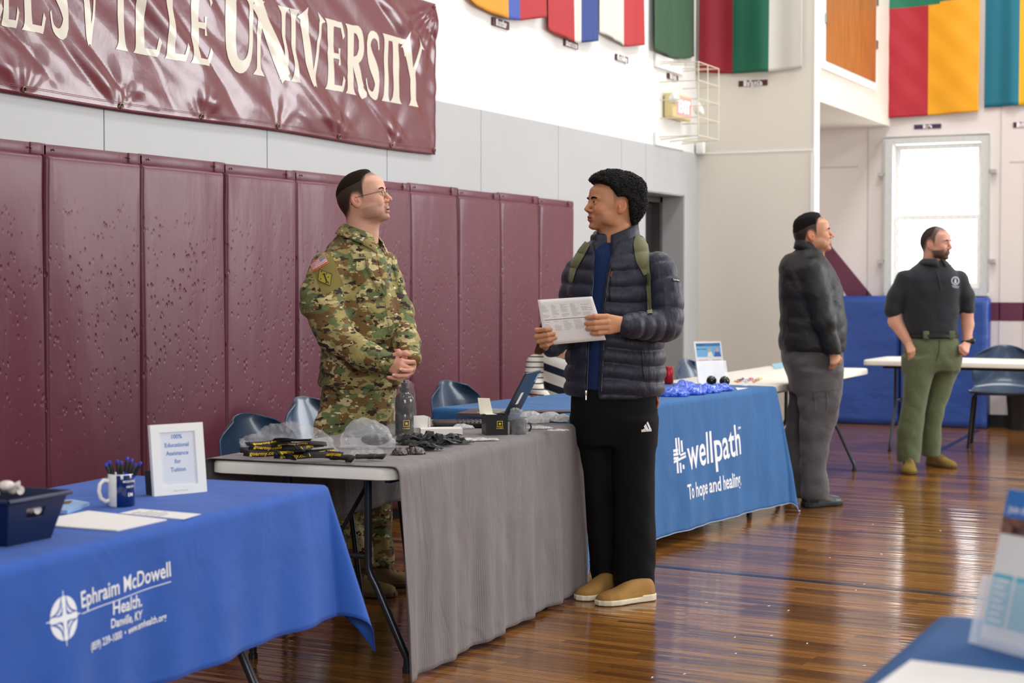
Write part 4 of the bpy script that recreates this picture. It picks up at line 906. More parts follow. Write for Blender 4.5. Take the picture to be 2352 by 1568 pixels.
def face_cols(S):
    sk = np.array(sr(*S['skin'])); lip = np.array(sr(*S['lip'])); st = np.array(sr(*S.get('stub', S['skin']))); sa = S.get('sa', 0.0)
    hc = np.array(sr(*S['hair']))
    def f(V):
        x, y, z = V[:, 0], np.abs(V[:, 1]), V[:, 2]; C = np.tile(sk, (len(V), 1))
        def mixm(m, c): C[:] = C*(1-m[:, None])+np.array(c)*m[:, None]
        sm = lambda a, b, t: np.clip((t-a)/(b-a), 0, 1)**2*(3-2*np.clip((t-a)/(b-a), 0, 1))
        red = sk*np.array([1.12, .78, .74]); op = S.get('mouth', 0)
        mixm(.5*np.exp(-((x-.105)**2+y**2+(z+.026)**2)/.0003)+.35*np.exp(-((x-.08)**2+(y-.045)**2+(z+.02)**2)/.0004), red)
        mixm(.55*sm(.070, .08, y)*sm(-.035, -.03, z)*sm(.035, .03, z)*sm(.02, .01, x)*sm(-.035, -.03, x), red)
        # stubble / beard zone
        jl = sm(.005, -.04, z+.25*(x-.03))*sm(-.125, -.11, z)*sm(-.012, .012, x+.3*(z+.05))
        chk = 1-np.exp(-((x-.085)**2/.0009+(y-.034)**2/.0003+(z+.028)**2/.0005))
        ul = np.exp(-((z+.046)/.007)**2)*sm(.03, .02, y)*sm(.085, .09, x)
        m = np.clip(jl*chk*sm(-.034, -.046, z+0*x+.5*(.09-x)*(z*0+1)*0)+ul*.9, 0, 1)
        mixm(m*sa, st)
        # close-cropped hair colour fading into skin at the sides
        ear_ = np.exp(-(((x+.006)/.022)**2+((z+.002)/.034)**2)**2)*sm(.074, .0775, y)
        zl = np.interp(x, [-.12, -.07, -.045, -.035, -.02, .012, .020, .026, .032, .05], [-.075, -.065, -.04, -.01, .012, .012, -.006, .0, .05, .09])
        mixm(S.get('fade', .6)*.5*sm(-.012, .014, z-zl)*(1-ear_), hc*.6+sk*.4); mixm(S.get('fade', .6)*sm(-.004, .030, z-zl)*(1-ear_), hc)
        mw = S.get('mw', .023)
        lm = sm(mw*1.05, mw*.9, y)*sm(.088, .093, x)*(np.exp(-((z+.0565-op*.3)/.0048)**4)+np.exp(-((z+.0695+op)/.0062)**4)); mixm(np.clip(lm, 0, 1)*.85, lip)
        mixm(sm(.004, .0, np.abs(z+.062+op*.4)-.0008-op*.6)*sm(mw, mw*.85, y)*sm(.098, .094, x)*sm(.07, .08, x)*.8, np.array(sr(70, 24, 24)))
        # eyelid line
        mixm(.55*np.exp(-(((x-.094)/.01)**2+((y-.032)/.014)**2+((z-.0135)/.0022)**2)), sk*.25)
        return C
    return f
def make_head(P, bodymb, S, M, h=.0024):
    """adds head to the body mesh; hair, brows, eyes as children"""
    g = G((-.15, -.105, -.20), (.135, .105, .15), h); D = head_sdf(g, S); soft(bodymb, g, D, 1, M, face_cols(S))
    SC_ = lambda m: m.xf(M)
    for s in (-1, 1):
        e = MB(); e.ball((.0835, s*.0315, .0083), .0127, 18, 12, col=(.46, .43, .41))
        gz = np.array(S.get('gaze', (1, 0, 0)), float); gz /= np.linalg.norm(gz); c = np.array([.0835, s*.0315, .0083])
        Fm = frame_from(gz, z=(0, 0, 1))
        for r, off, col, in ((.0062, .0112, sr(*S.get('iris', (70, 46, 30)))), (.003, .0118, (.005, .005, .005))):
            V = [c+Fm@np.array([math.sqrt(max(0, .0129**2-r*r))+(.0003 if r < .004 else .0002), r*math.cos(a), r*math.sin(a)]) for a in np.linspace(0, 2*np.pi, 16, endpoint=False)]
            V.append(c+Fm@np.array([.0132 if r > .004 else .01345, 0, 0])); e.add(V, [(i, (i+1) % 16, 16) for i in range(16)], 0, col)
        SC_(e).build('eye', mat('eye_surface', (.7, .7, .7), .12, attr=True), P, ang=180)
        b = MB(); ba, bt = S.get('brow', (.0048, 0)), 0; pts = []
        for k, t in enumerate(np.linspace(0, 1, 9)):
            y_, z_ = .012+.040*t, .0235+S.get('browz', 0)+.0065*math.sin(t*2.2)-.004*t*t
            col_ = D[:, int((s*y_-g.lo[1])/g.h), int((z_-g.lo[2])/g.h)]; ix = int(np.max(np.nonzero(col_ < 0))); pts.append((g.lo[0]+ix*g.h+.0002, s*y_, z_))
        b.tube(pts, [.002+ba[0]*math.sin(.5+2.3*t)*.75 for t in np.linspace(0, 1, 9)], 8, flat=.8)
        SC_(b).build('eyebrow', hairmat(S['hair']), P, ang=180)
    if S.get('teeth'):
        t = MB(); op = S['mouth']; t.tube([(.0955-.55*abs(y)**1.0*.35-abs(y)**2*9, y, -.0578) for y in np.linspace(-.019, .019, 13)], .0042+op*.2, 8); SC_(t).build('teeth', mat('tooth_enamel', sr(236, 226, 200), .25), P, ang=180)
    return D
def hairmat(c): return mat('hair_%d_%d_%d' % tuple(c), sr(*c), .8, bump=.8, bscale=260, bdist=.003, spec=.12)
def hair_cap(P, S, M, line, thick, h=.0026, wr_=(.0012, 170), name='hair', stretch=(1, 1, 1), ramp=.022, hd=None):
    """hair growing out of the scalp above the hairline (x, z) seen from the side; thick(g) is its depth"""
    g = G((-.15, -.11, -.10), (.130, .11, .175), h); D0 = head_sdf(g, S); lx = [p[0] for p in line]; lz = [p[1] for p in line]
    zb = np.interp(g.x.ravel(), lx, lz).astype(np.float32)[:, None, None]
    up = np.clip((g.z-zb)/ramp, 0, 1); up = up*up*(3-2*up); T = (thick(g) if callable(thick) else thick)*up-.004*(1-up)
    D = D0-T-wrinkle(g, wr_[0], wr_[1], 3, stretch, 5)*up; mb = MB(); soft(mb, g, D, 1, M); return mb.build(name, hairmat(S['hair']), P, ang=180, fix=False)
def skinmat(): return mat('skin', (.5, .3, .2), .48, attr=True, sss=.12, bump=.08, bscale=350, bdist=.0006, spec=.4)
def hand_pts(g, W, K, PI_, DI, TI, TH, rr=.0092, wr_=.024):
    """W: wrist; K/PI_/DI/TI: lists of knuckle, joint, joint, tip; TH: thumb chain"""
    D = None
    for i, k in enumerate(K):
        a = np.array(W)+(np.array(k)-np.mean(K, 0))*.45; q = rc(g, a, k, .0175, .0125); D = q if D is None else smin(D, q, .014)
    D = smin(D, rc(g, np.array(W)-(np.mean(K, 0)-np.array(W))*.9, W, wr_*1.05, wr_*.95), .014)
    for i in range(len(K)):
        s = [1, 1.03, 1, .86][i % 4]; r = rr*s
        f = chain(g, [K[i], PI_[i], DI[i], TI[i]], [r*1.15, r*1.03, r*.92, r*.78], .003); D = smin(D, f, .0035)
    if TH is not None:
        r = rr*1.12; D = smin(D, chain(g, TH, [r*1.7]+[r*1.15, r*1.05, r*.85][:len(TH)-1], .006), .007)
    return D
def nails(P, tips, m=None):
    for tip, nrm, dirv in tips:
        Fm = frame_from(dirv, z=nrm); q = MB(); q.ball((0, 0, 0), (.0062, .0048, .0012), 10, 6); q.xf(hm(Fm, tip)); q.build('fingernail', m, P, ang=180)
# ------------------------------------------------------------------ shoe: toe along +x, heel at x=0, ground z=0
def shoe(P, S, M):
    L_, W_, H_ = S.get('L', .29), S.get('W', .052), S.get('H', .075); g = G((-.02, -.075, -.004), (L_+.03, .075, S.get('shaft', .13)+.03), .0036)
    u = np.clip(g.x/L_, 0, 1).ravel(); hw = np.interp(u, [0, .04, .12, .35, .5, .72, .88, .96, 1], [.3, .6, .72, .72, .8, 1.0, .9, .6, .25])*W_; hh = np.interp(u, [0, .06, .2, .36, .5, .68, .86, .96, 1], [.75, .95, 1, 1, .88, .62, .5, .38, .22])*H_
    hw, hh = hw[:, None, None].astype(np.float32), hh[:, None, None].astype(np.float32)
    ends = np.maximum(-g.x, g.x-L_)
    U = (((np.abs(g.y)/hw)**2.4+(np.maximum(g.z-.012, 0)/hh)**2.4)**(1/2.4)-1)*np.minimum(hw, hh); U = smax(smax(U, ends, .012), .010-g.z, .004)
    if S.get('shaft'): U = smin(U, rc(g, (.055, 0, .05), (.055, 0, S['shaft']), .042, .046), .02)
    U = U-wrinkle(g, .0012, 60, 5, (1, .3, 1))
    if S.get('seam'): U = U+.0016*np.exp(-((g.z-.022-.55*np.maximum(hh-.04, 0))/.0022)**2)*(g.x > L_*.25)
    q = MB(); soft(q, g, U, 1, M); q.build('shoe', S['m'], P, ang=180, fix=False)
    sw = hw+.0045; so = np.maximum(np.abs(g.y)-sw, np.maximum(ends-.004, np.maximum(-g.z, g.z-S.get('sole', .022)-.006*(g.x < L_*.3)))); so = so+0*g.x
    so = smax(so, -g.z, .003)
    q = MB(); soft(q, g, so, 2, M); q.build('shoe_sole', S['sm'], P, ang=180, fix=False)
    if S.get('laces'):
        q = MB()
        for k in range(S['laces']):
            x = L_*(.36+.075*k); z = .012+float(np.interp(x/L_, [.36, .5, .68, .86], [1, .88, .62, .5]))*H_; q.tube([(x-.006, -.02, z-.006), (x, 0, z+.003), (x+.006, .02, z-.006)], .0026, 6); q.tube([(x+.006, -.02, z-.006), (x, 0, z+.003), (x-.006, .02, z-.006)], .0026, 6)
        q.xf(M); q.build('shoe_laces', S.get('lm', S['sm']), P, ang=180)
class Fig:
    """person's local frame: x = right as seen by the camera, y = away, z up"""
    def __init__(s, px, dep, label, group=None, name='person'):
        s.d = dep; s.px = px; c = ond(px, 1300, dep); s.o = C0*0+c; s.o[2] = 0
        s.P = empty(name, tuple(s.o), AZ, label, 'person', group)
    def L(s, px, py, dy=0.0):
        w_ = ond(px, py, s.d+dy)-s.o; return np.array([w_@RT, w_@FW, w_[2]])
    def Z(s, py, dy=0.0): return float(s.L(s.px, py, dy)[2])
    def rows(s, R, dy=0.0):
        """R: (py, px_left, px_right, cy, ry)"""
        out = []
        for py, a, b, cy, ry in R:
            A, B = s.L(a, py, dy+cy), s.L(b, py, dy+cy); out.append((A[2], (A[0]+B[0])/2, dy+cy, (B[0]-A[0])/2, ry))
        return out
# ================================================================== PEOPLE
from mathutils.bvhtree import BVHTree
class Surf:
    """finds points of a garment's surface as seen from the camera (person-local)"""
    def __init__(s, fig, o):
        me = o.data; s.t = BVHTree.FromPolygons([v.co[:] for v in me.vertices], [p.vertices[:] for p in me.polygons]); s.f = fig
        d = C0-fig.o; s.c = Vector((d@RT, d@FW, d[2]))
    def hit(s, px, py):
        r = ray(px, py); d = Vector((r@RT, r@FW, r[2])).normalized(); h = s.t.ray_cast(s.c, d)
        if h[0] is None:
            h = s.t.find_nearest(s.c+d*(s.f.d*1.0)); 
        return np.array(h[0]), np.array(h[1])
    def quad(s, corners, off=.003):
        """corners TL TR BR BL -> fn(u,v,extra) u right, v up in 0..1"""
        c = np.array(corners, float)
        def f(u, v, e=0.0):
            p = (c[3]*(1-u)+c[2]*u)*(1-v)+(c[0]*(1-u)+c[1]*u)*v; h, n = s.hit(*p); 
            if n@(np.array(s.c)-h) < 0: n = -n
            return h+n*(off+e)
        return f
    def patch(s, mb, corners, off=.003, n=8, m=8, mi=0, th=0.0):
        f = s.quad(corners, off); mb.grid(n, m, lambda i, j: f(i/(n-1), j/(m-1)), mi)
        if th:
            e = [(i/(n-1), 0) for i in range(n)]+[(1, j/(m-1)) for j in range(m)]+[(1-i/(n-1), 1) for i in range(n)]+[(0, 1-j/(m-1)) for j in range(m)]
            V = [f(u, v) for u, v in e]+[f(u, v, -th) for u, v in e]; k = len(e); mb.add(V, [(i, (i+1) % k, k+(i+1) % k, k+i) for i in range(k)], mi)
        return mb
    def strip(s, mb, line, wd, off=.003, th=.003, mi=0, n=24):
        """band along a pixel polyline [(x,y)], half width wd (px) varying"""
        L_ = np.array(line, float); t = np.linspace(0, 1, len(L_)); tt = np.linspace(0, 1, n); X = np.stack([np.interp(tt, t, L_[:, k]) for k in (0, 1)], 1)
        if len(L_) > 2:
            for _ in range(2): X[1:-1] = (X[:-2]+2*X[1:-1]+X[2:])/4
        T = np.gradient(X, axis=0); T /= np.linalg.norm(T, axis=1)[:, None]; Nn = np.stack([-T[:, 1], T[:, 0]], 1); wv = np.interp(tt, np.linspace(0, 1, len(np.atleast_1d(wd))), np.atleast_1d(wd)) if not np.isscalar(wd) else np.full(n, wd)
        rowz = []
        for i in range(n):
            r_ = []
            for k in (-1, -.5, 0, .5, 1):
                h, nn = s.hit(*(X[i]+Nn[i]*wv[i]*k)); nn = nn if nn@(np.array(s.c)-h) > 0 else -nn; r_.append(h+nn*(off+th*(1 if abs(k) < 1 else .1)))
            rowz.append(r_)
        mb.grid(n, 5, lambda i, j: rowz[i][j], mi); return mb
    def text(s, mb, txt, corners, off=.0035, bold=.01, mi=0):
        bm = text_tris(txt, 1.0, 'LEFT', bold, 3); x0 = min(v.co.x for v in bm.verts); x1 = max(v.co.x for v in bm.verts); y0 = min(v.co.y for v in bm.verts); y1 = max(v.co.y for v in bm.verts)
        f = s.quad(corners, off); bm_refine(bm, .25); bm.verts.index_update(); V = [f((v.co.x-x0)/(x1-x0), (v.co.y-y0)/(y1-y0)) for v in bm.verts]; F = [[v.index for v in q.verts] for q in bm.faces]; bm.free(); mb.add(V, F, mi)
def collar(P, c, rx, ry, a_front, m, hgt=.045, gap=.35, tip=.035, flare=.012, fold=True, name='collar', tilt=(0, 0)):
    """folded collar round the neck; a_front = direction the opening faces (person-local angle)"""
    q = MB(); n = 40; c = np.array(c, float)
    def f(i, j):
        t = i/(n-1); a = a_front+gap+(2*math.pi-2*gap)*t; e = abs(2*t-1)**4; ca, sa = math.cos(a), math.sin(a)
        lean = tilt[0]*ca+tilt[1]*sa
        if fold: pr = [(0, -.02), (.0, hgt*.55), (.002, hgt), (.007, hgt+.003), (.012, hgt-.003), (.02+flare*.6, hgt*.35-.2*tip*e), (.026+flare+.008*e, -.006-tip*e)]
        else: pr = [(.012, -.03), (.008, 0), (.003, hgt*.5), (.0, hgt), (.005, hgt+.004), (.012, hgt), (.016, hgt*.5), (.02, 0), (.026, -.03)]
        o_, z = pr[j]; return c+np.array([(rx+o_)*ca, (ry+o_)*sa, z+lean-(.012*e if not fold else 0)])
    q.grid(n, 7 if fold else 9, f); o = q.build(name, m, P, ang=180); solidify(o, .0022, 0); return o
CAMO = camo_mat(); SKIN = skinmat()
# ------------------------------------------------------------------ 1 soldier
S1 = Fig(835, 7.4, 'person in camouflage army uniform and glasses standing with clasped hands behind the grey table'); P1 = S1.P
f_ = S1
R = S1.rows([(889, 733, 926, 0, .165), (860, 734, 927, 0, .17), (800, 738, 928, 0, .168), (740, 736, 924, 0, .165), (700, 733, 914, 0, .16), (650, 730, 904, 0, .155), (610, 733, 893, 0, .15), (585, 742, 884, .0, .135), (565, 755, 873, 0, .115), (548, 770, 862, 0, .09), (532, 782, 852, 0, .075)])
lo, hi = S1.L(680, 892, 0), S1.L(975, 520, 0)
g = G((lo[0], -.42, S1.Z(890)-.01), (hi[0], .25, S1.Z(525)), .0068)
D = loft(g, R, 2.3, rot=0)
sR, eR, wR_ = S1.L(752, 622, -.13), S1.L(768, 768, -.20), S1.L(892, 834, -.30)
mR = S1.L(738, 690, -.17)
A = chain(g, [sR, mR, eR, S1.L(830, 812, -.26), wR_], [.082, .088, .074, .060, .046], .03)
D = smin(D, A, .03)
A2 = chain(g, [S1.L(878, 612, .07), S1.L(916, 720, .0), S1.L(935, 790, -.16), S1.L(944, 822, -.25)], [.072, .062, .054, .045], .03); D = smin(D, A2, .02)
D = D-wrinkle(g, .018, 22, 11, (1, 1, 1.8))-wrinkle(g, .010, 48, 4, (1, 1, 2))-.006*np.exp(-((g.z-S1.Z(878))/.012)**2)
q = MB(); soft(q, g, D, 1); coat = q.build('uniform_coat', CAMO, P1, ang=180, fix=False)
sc = Surf(S1, coat)
# trousers
R = S1.rows([(880, 742, 910, 0, .15), (930, 735, 908, 0, .155), (965, 734, 906, 0, .15), (1000, 737, 904, 0, .13)])
LA = S1.rows([(950, 734, 856, -.06, .10), (1060, 740, 850, -.06, .088), (1180, 752, 845, -.07, .08), (1300, 772, 862, -.08, .07)])
LB_ = S1.rows([(950, 828, 908, .05, .09), (1060, 832, 902, .05, .08), (1180, 838, 900, .06, .075), (1300, 840, 905, .07, .065)])
g = G((-.25, -.22, .08), (.2, .2, S1.Z(876)), .008)
D = smin(loft(g, R, 2.3), loft(g, LA, 2.2), .03); D = smin(D, loft(g, LB_, 2.2), .02); D = smin(D, ell(g, S1.L(748, 985, -.12), (.055, .04, .075)), .02)
D = D-wrinkle(g, .016, 24, 21, (1, 1, 1.5)); q = MB(); soft(q, g, D, 1); trs = q.build('uniform_trousers', CAMO, P1, ang=180, fix=False)
# boots
TANB = mat('tan_boot_suede', sr(120, 96, 62), .85, bump=.3, bscale=90)
for (px, dy, an) in ((812, -.10, -.25), (862, .06, .12)):
    c = S1.L(px, 1350, dy); shoe(P1, dict(L=.30, W=.054, H=.085, shaft=.19, m=TANB, sm=mat('tan_boot_sole', sr(84, 66, 44), .8), laces=5), hm(RZ(an), (c[0]-.10, c[1], .002)))
# head, neck and hands as one body
B1 = MB(); sk1 = dict(skin=(218, 166, 142), lip=(192, 122, 110), stub=(160, 124, 104), sa=.55, hair=(38, 28, 22), lipx=-.0032, mouth=.0065, smile=1, teeth=1, mw=.026, jaw=1.12, wide=1.04, nx=-.012, neck=.059, lid=.8, browz=.001, gaze=(1, 0, .1), fade=.95, brow=(.0026, 0), iris=(70, 80, 90))
M1 = hm(RZ(-.20)@RY(-.25)@np.diag([1.06, 1.03, 1.0]), S1.L(834, 461, -.02))
make_head(P1, B1, sk1, M1)
# torso core inside the clothes keeps the body whole
g = G((-.26, -.38, .95), (.28, .14, 1.72), .016); D = loft(g, [(1.0, -.01, 0, .12, .09), (1.3, -.02, 0, .12, .09), (1.45, -.03, 0, .11, .08), (1.52, -.03, 0, .06, .06), (1.66, -.01, -.01, .05, .05)]); D = smin(D, chain(g, [sR, eR, wR_], [.04, .04, .03], .02), .02); D = smin(D, chain(g, [S1.L(878, 612, .07), S1.L(916, 720, .0), S1.L(944, 822, -.25)], [.04, .038, .03], .02), .02); soft(B1, g, D, 1, None, sr(218, 166, 142))
# near hand (his right): back of hand to the camera, over the other
hA = lambda px, py, dy: S1.L(px, py, dy)
W = hA(893, 836, -.305); K = [hA(923, 829, -.335), hA(921, 838, -.345), hA(917, 847, -.345), hA(909, 855, -.335)]
PI_ = [hA(936, 831, -.325), hA(933, 843, -.335), hA(927, 853, -.33), hA(918, 861, -.32)]; DI = [hA(950, 831, -.305), hA(944, 845, -.31), hA(938, 857, -.30), hA(926, 864, -.295)]; TI = [hA(953, 836, -.285), hA(946, 849, -.29), hA(941, 860, -.28), hA(929, 866, -.275)]
TH = [hA(900, 822, -.30), hA(918, 812, -.315), hA(930, 811, -.315), hA(940, 814, -.305)]
g = G(tuple(hA(870, 875, 0)*[1, 0, 1]+[0, -.40, 0]), tuple(hA(968, 795, 0)*[1, 0, 1]+[0, -.18, 0]), .0021)
D = hand_pts(g, W, K, PI_, DI, TI, TH, .0098, .026)
hc = lambda V: np.array(sr(220, 160, 138))*np.ones((len(V), 3))*(1-.06*np.sin(V[:, :1]*90)*np.sin(V[:, 2:]*70))
soft(B1, g, D, 1, None, hc)
W2 = hA(948, 824, -.25); K2 = [hA(950, 836, -.29), hA(948, 846, -.29), hA(944, 855, -.285), hA(936, 862, -.28)]
P2 = [hA(945, 842, -.335), hA(941, 851, -.345), hA(932, 862, -.345), hA(922, 868, -.33)]; D2 = [hA(929, 843, -.358), hA(926, 850, -.362), hA(914, 863, -.362), hA(904, 868, -.345)]; T2 = [hA(921, 845, -.362), hA(920, 848, -.366), hA(904, 861, -.362), hA(892, 866, -.345)]
P2[0] = hA(942, 843, -.335); K2 = K2
T2h = [hA(940, 826, -.26), hA(925, 818, -.30), hA(914, 806, -.30), hA(909, 803, -.29)]
D = hand_pts(g, W2, K2[1:], P2[1:], D2[1:], T2[1:], T2h, .0092, .024); soft(B1, g, D, 1, None, hc)
B1.build('body', SKIN, P1, ang=180, fix=False)
NAILM = mat('fingernail_pale', sr(236, 188, 172), .25)
nails(P1, [(T2[1]+[-.0005, -.0072, .001], (0, -1, .2), (-1, 0, 0)), (T2[2]+[-.0005, -.0072, .001], (0, -1, .2), (-1, 0, 0))], NAILM)
hair_cap(P1, sk1, M1, [(-.12, .0), (-.06, .03), (.0, .042), (.028, .048), (.04, .070), (.062, .092), (.08, .102), (.10, .125)], lambda g: .0030+.009*np.clip((g.z-.09)/.03, 0, 1)*np.clip((g.x+.0)/.08, 0, 1), stretch=(1, .3, 1), ramp=.055)
q = MB()
for s in (-1, 1):
    q.tube([(.1045-.004*abs(math.cos(a)), s*(.033+.0205*math.cos(a)), .004+.0145*math.sin(a)) for a in np.linspace(0, 2*np.pi, 25)], .0011, 6, cap=False)
    q.tube([(.1005, s*.0535, .010), (.085, s*.066, .012), (.03, s*.0785, .012), (-.006, s*.083, .012)], .0011, 6)
    q.tube([(-.006, s*.083, .012), (-.020, s*.084, .002), (-.030, s*.083, -.014)], .0021, 6)
q.tube([(.1045, -.0125, .008), (.1085, 0, .0115), (.1045, .0125, .008)], .0011, 6); q.xf(M1); gls = empty('eyeglasses', (0, 0, 0)); gls.parent = P1
q.build('glasses_frame', mat('dark_wire_frame', sr(50, 44, 42), .3, .7), gls)
q = MB()
for s in (-1, 1): q.add([(.1035, s*.033, .004)]+[(.1045-.004*abs(math.cos(a)), s*(.033+.0195*math.cos(a)), .004+.0137*math.sin(a)) for a in np.linspace(0, 2*np.pi, 24, endpoint=False)], [(0, 1+i, 1+(i+1) % 24) for i in range(24)])
q.xf(M1); q.build('glasses_lens', mat('clear_lens', (.95, .97, 1), .03, alpha=.16, spec=1.0), gls)
collar(P1, S1.L(829, 548, -.01), .070, .066, -.55, CAMO, hgt=.036, gap=.30, tip=.042, flare=.018, tilt=(-.028, .0))
# collar undershirt
q = MB(); q.lathe([(.060, 0), (.062, .012), (.056, .014)], S1.L(836, 556, -.01), 24, sy=.95); q.build('undershirt_neck', mat('tan_undershirt', sr(170, 148, 118), .9), P1)
q = MB(); sc.strip(q, [(872, 572), (884, 640), (896, 720), (906, 800), (914, 872), (917, 888)], [9, 8, 8, 9, 10, 12], .002, .004); q.build('front_placket', CAMO, P1, ang=180)
q = MB(); sc.strip(q, [(838, 602), (858, 640), (880, 677)], [4.5, 4.5, 5], .002, .005); sc.strip(q, [(902, 597), (913, 640), (922, 672)], [3.5, 3.5, 3.5], .002, .004); q.build('chest_pocket_flap', CAMO, P1, ang=180)
q = MB(); sc.patch(q, [(806, 583), (852, 581), (856, 592), (811, 595)], .003, th=.003); q.build('name_tape', mat('olive_tape', sr(170, 160, 110), .9, var=.15, vscale=40), P1, ang=180)
q = MB(); sc.text(q, 'RIL', [(824, 583.5), (839, 583), (840, 590.5), (825, 591.5)], .0045, .015); q.build('name_lettering', mat('black_print', sr(26, 24, 24), .7), P1, ang=180)
q = MB(); sc.patch(q, [(715, 607), (757, 574), (789, 655), (741, 679)], .002, 10, 12, th=.003); q.build('sleeve_panel', mat('olive_loop_panel', sr(128, 116, 62), .95, bump=.3, bscale=400), P1, ang=180)
q = MB(); sc.patch(q, [(712.5, 607), (745.5, 584), (754.5, 604), (719.5, 625)], .0048, 8, 6, th=.003); q.build('flag_patch', mat('orange_patch_edge', sr(226, 120, 56), .8), P1, ang=180)
q = MB(); ff = sc.quad([(714.5, 607.6), (745, 586.5), (752.3, 603), (720.5, 622.5)], .0058); NS = 13
for k in range(NS):
    for i in range(10):
        u0, u1 = i/10, (i+1)/10; v0, v1 = k/NS, (k+1)/NS; cant = u0 >= .55 and v0 >= .46; mi = 2 if cant else (0 if k % 2 == 0 else 1)
        q.add([ff(u0, v0), ff(u1, v0), ff(u1, v1), ff(u0, v1)], [(0, 1, 2, 3)], mi)
q.build('flag_patch_stripes', [mat('patch_red', sr(176, 50, 64), .8), mat('patch_white', sr(232, 224, 224), .8), mat('patch_grey_blue', sr(128, 128, 146), .8)], P1, ang=180)
q = MB(); c = np.array([(733.5, 618.5), (762.5, 630), (757.5, 657.5), (730.5, 645)]); sc.patch(q, c, .0048, 6, 6, th=.003); q.build('unit_patch', mat('ochre_patch', sr(158, 142, 44), .85), P1, ang=180)
q = MB(); cs_ = [(733.8, 619), (762, 630.5), (757.2, 657), (731, 644.8), (733.8, 619)]
for k in range(4): sc.strip(q, [cs_[k], cs_[k+1]], .55, .0055, .0008, n=8)
sc.strip(q, [(744.5, 629), (747, 638), (750.5, 649)], [1.5, 1.5, 1.5], .0058, .0008, n=8); sc.strip(q, [(741, 631.5), (744, 628.5)], .8, .0058, .0008, n=4); sc.strip(q, [(746.5, 650.5), (754, 648)], .9, .0058, .0008, n=4)
for (x, y) in ((738.5, 624.5), (750, 629.5), (753.5, 637), (737, 641.5), (754, 651)): sc.patch(q, [(x-1.2, y-1.2), (x+1.2, y-1.2), (x+1.2, y+1.2), (x-1.2, y+1.2)], .006, 2, 2)
q.build('unit_patch_numeral', mat('black_print'), P1, ang=180)
q = MB(); sc.patch(q, [(726, 578), (742, 567), (746, 574), (729, 585)], .004, 5, 5, th=.003); q.build('shoulder_tab', mat('tan_tab', sr(176, 156, 130), .9), P1, ang=180)
q = MB(); sc.strip(q, [(866, 812), (876, 834), (884, 852)], [4, 5, 5], .002, .004); q.build('cuff_tab', CAMO, P1, ang=180)
# ------------------------------------------------------------------ 2 student
S2 = Fig(1425, 7.32, 'person in dark navy puffer jacket and black track trousers reading a sheet of paper'); P2_ = S2.P
PUF = mat('navy_puffer_nylon', sr(28, 30, 50), .5, bump=.75, bscale=30, bdist=.006, spec=.5, stretch=(1.6, 1.6, .35), sheen=.1)
NAVY = fabric('navy_tshirt', sr(16, 42, 92), .9, fscale=9, fold=.4)
rowsJ = [(910, 1301, 1521, 0, .150), (890, 1297, 1523, 0, .158), (850, 1299, 1527, 0, .155), (800, 1303, 1526, 0, .15), (740, 1306, 1518, 0, .145), (690, 1305, 1512, 0, .145), (650, 1306, 1508, 0, .142), (615, 1312, 1506, 0, .135), (590, 1322, 1500, 0, .125), (572, 1336, 1490, 0, .11), (556, 1350, 1478, 0, .09), (540, 1362, 1466, 0, .075)]
R = S2.rows(rowsJ)
g = G((S2.L(1225, 700)[0], -.36, S2.Z(914)-.01), (S2.L(1590, 700)[0], .24, S2.Z(536)), .0064)
quilt = lambda t, A_, n_: A_*(np.abs(np.sin(np.pi*t*n_))**.55-.55)
Q0 = S2.Z(905)
D = loft(g, R, 2.25)-quilt((g.z-Q0+.010*np.sin(g.x*14+g.z*6))/.068, .013, 1.0)
A = chain(g, [S2.L(1512, 612, -.05), S2.L(1531, 680, -.09)], [.072, .072], .02, lambda t: quilt(t, .010, 2)); 
A = smin(A, chain(g, [S2.L(1531, 680, -.09), S2.L(1531, 748, -.12)], [.072, .071], .02, lambda t: quilt(t, .010, 2)), .012)
A = smin(A, chain(g, [S2.L(1531, 748, -.12), S2.L(1440, 748, -.255)], [.071, .050], .02, lambda t: quilt(t, .009, 4)), .012)
D = smin(D, A, .012)
A = chain(g, [S2.L(1328, 622, .09), S2.L(1317, 690, .07), S2.L(1312, 752, .03)], [.066, .066, .064], .02, lambda t: quilt(t, .010, 2)); A = smin(A, chain(g, [S2.L(1312, 752, .03), S2.L(1266, 800, -.165)], [.062, .043], .02, lambda t: quilt(t, .008, 3)), .012)
D = smin(D, A, .012)
zc = g.z.ravel(); pyc = [895, 800, 700, 640, 590, 560, 535]; zz_ = [S2.Z(p) for p in pyc]
xc = np.interp(zc, zz_, [S2.L(x, 700, -.14)[0] for x in (1361, 1366, 1371, 1378, 1385, 1391, 1396)]).astype(np.float32)[None, None, :]; wc = np.interp(zc, zz_, [.027, .027, .024, .026, .034, .05, .06]).astype(np.float32)[None, None, :]
D = smax(D, -np.maximum(np.abs(g.x-xc)-wc, np.maximum(g.y+.055, -g.y-.26)), .006)
D = D-wrinkle(g, .005, 60, 8, (1.5, 1.5, .4))
q = MB(); soft(q, g, D, 1); jk = q.build('puffer_jacket', PUF, P2_, ang=180, fix=False); sj = Surf(S2, jk)
g = G((-.26, -.2, S2.Z(905)), (.22, .1, S2.Z(540)), .010); Rs = [(z, cx_, cy_, rx_-.035, ry_-.028) for z, cx_, cy_, rx_, ry_ in R[:11]]; D = loft(g, Rs, 2.2)-wrinkle(g, .004, 30, 2); q = MB(); soft(q, g, D, 1); q.build('tshirt', NAVY, P2_, ang=180, fix=False)
q = MB()
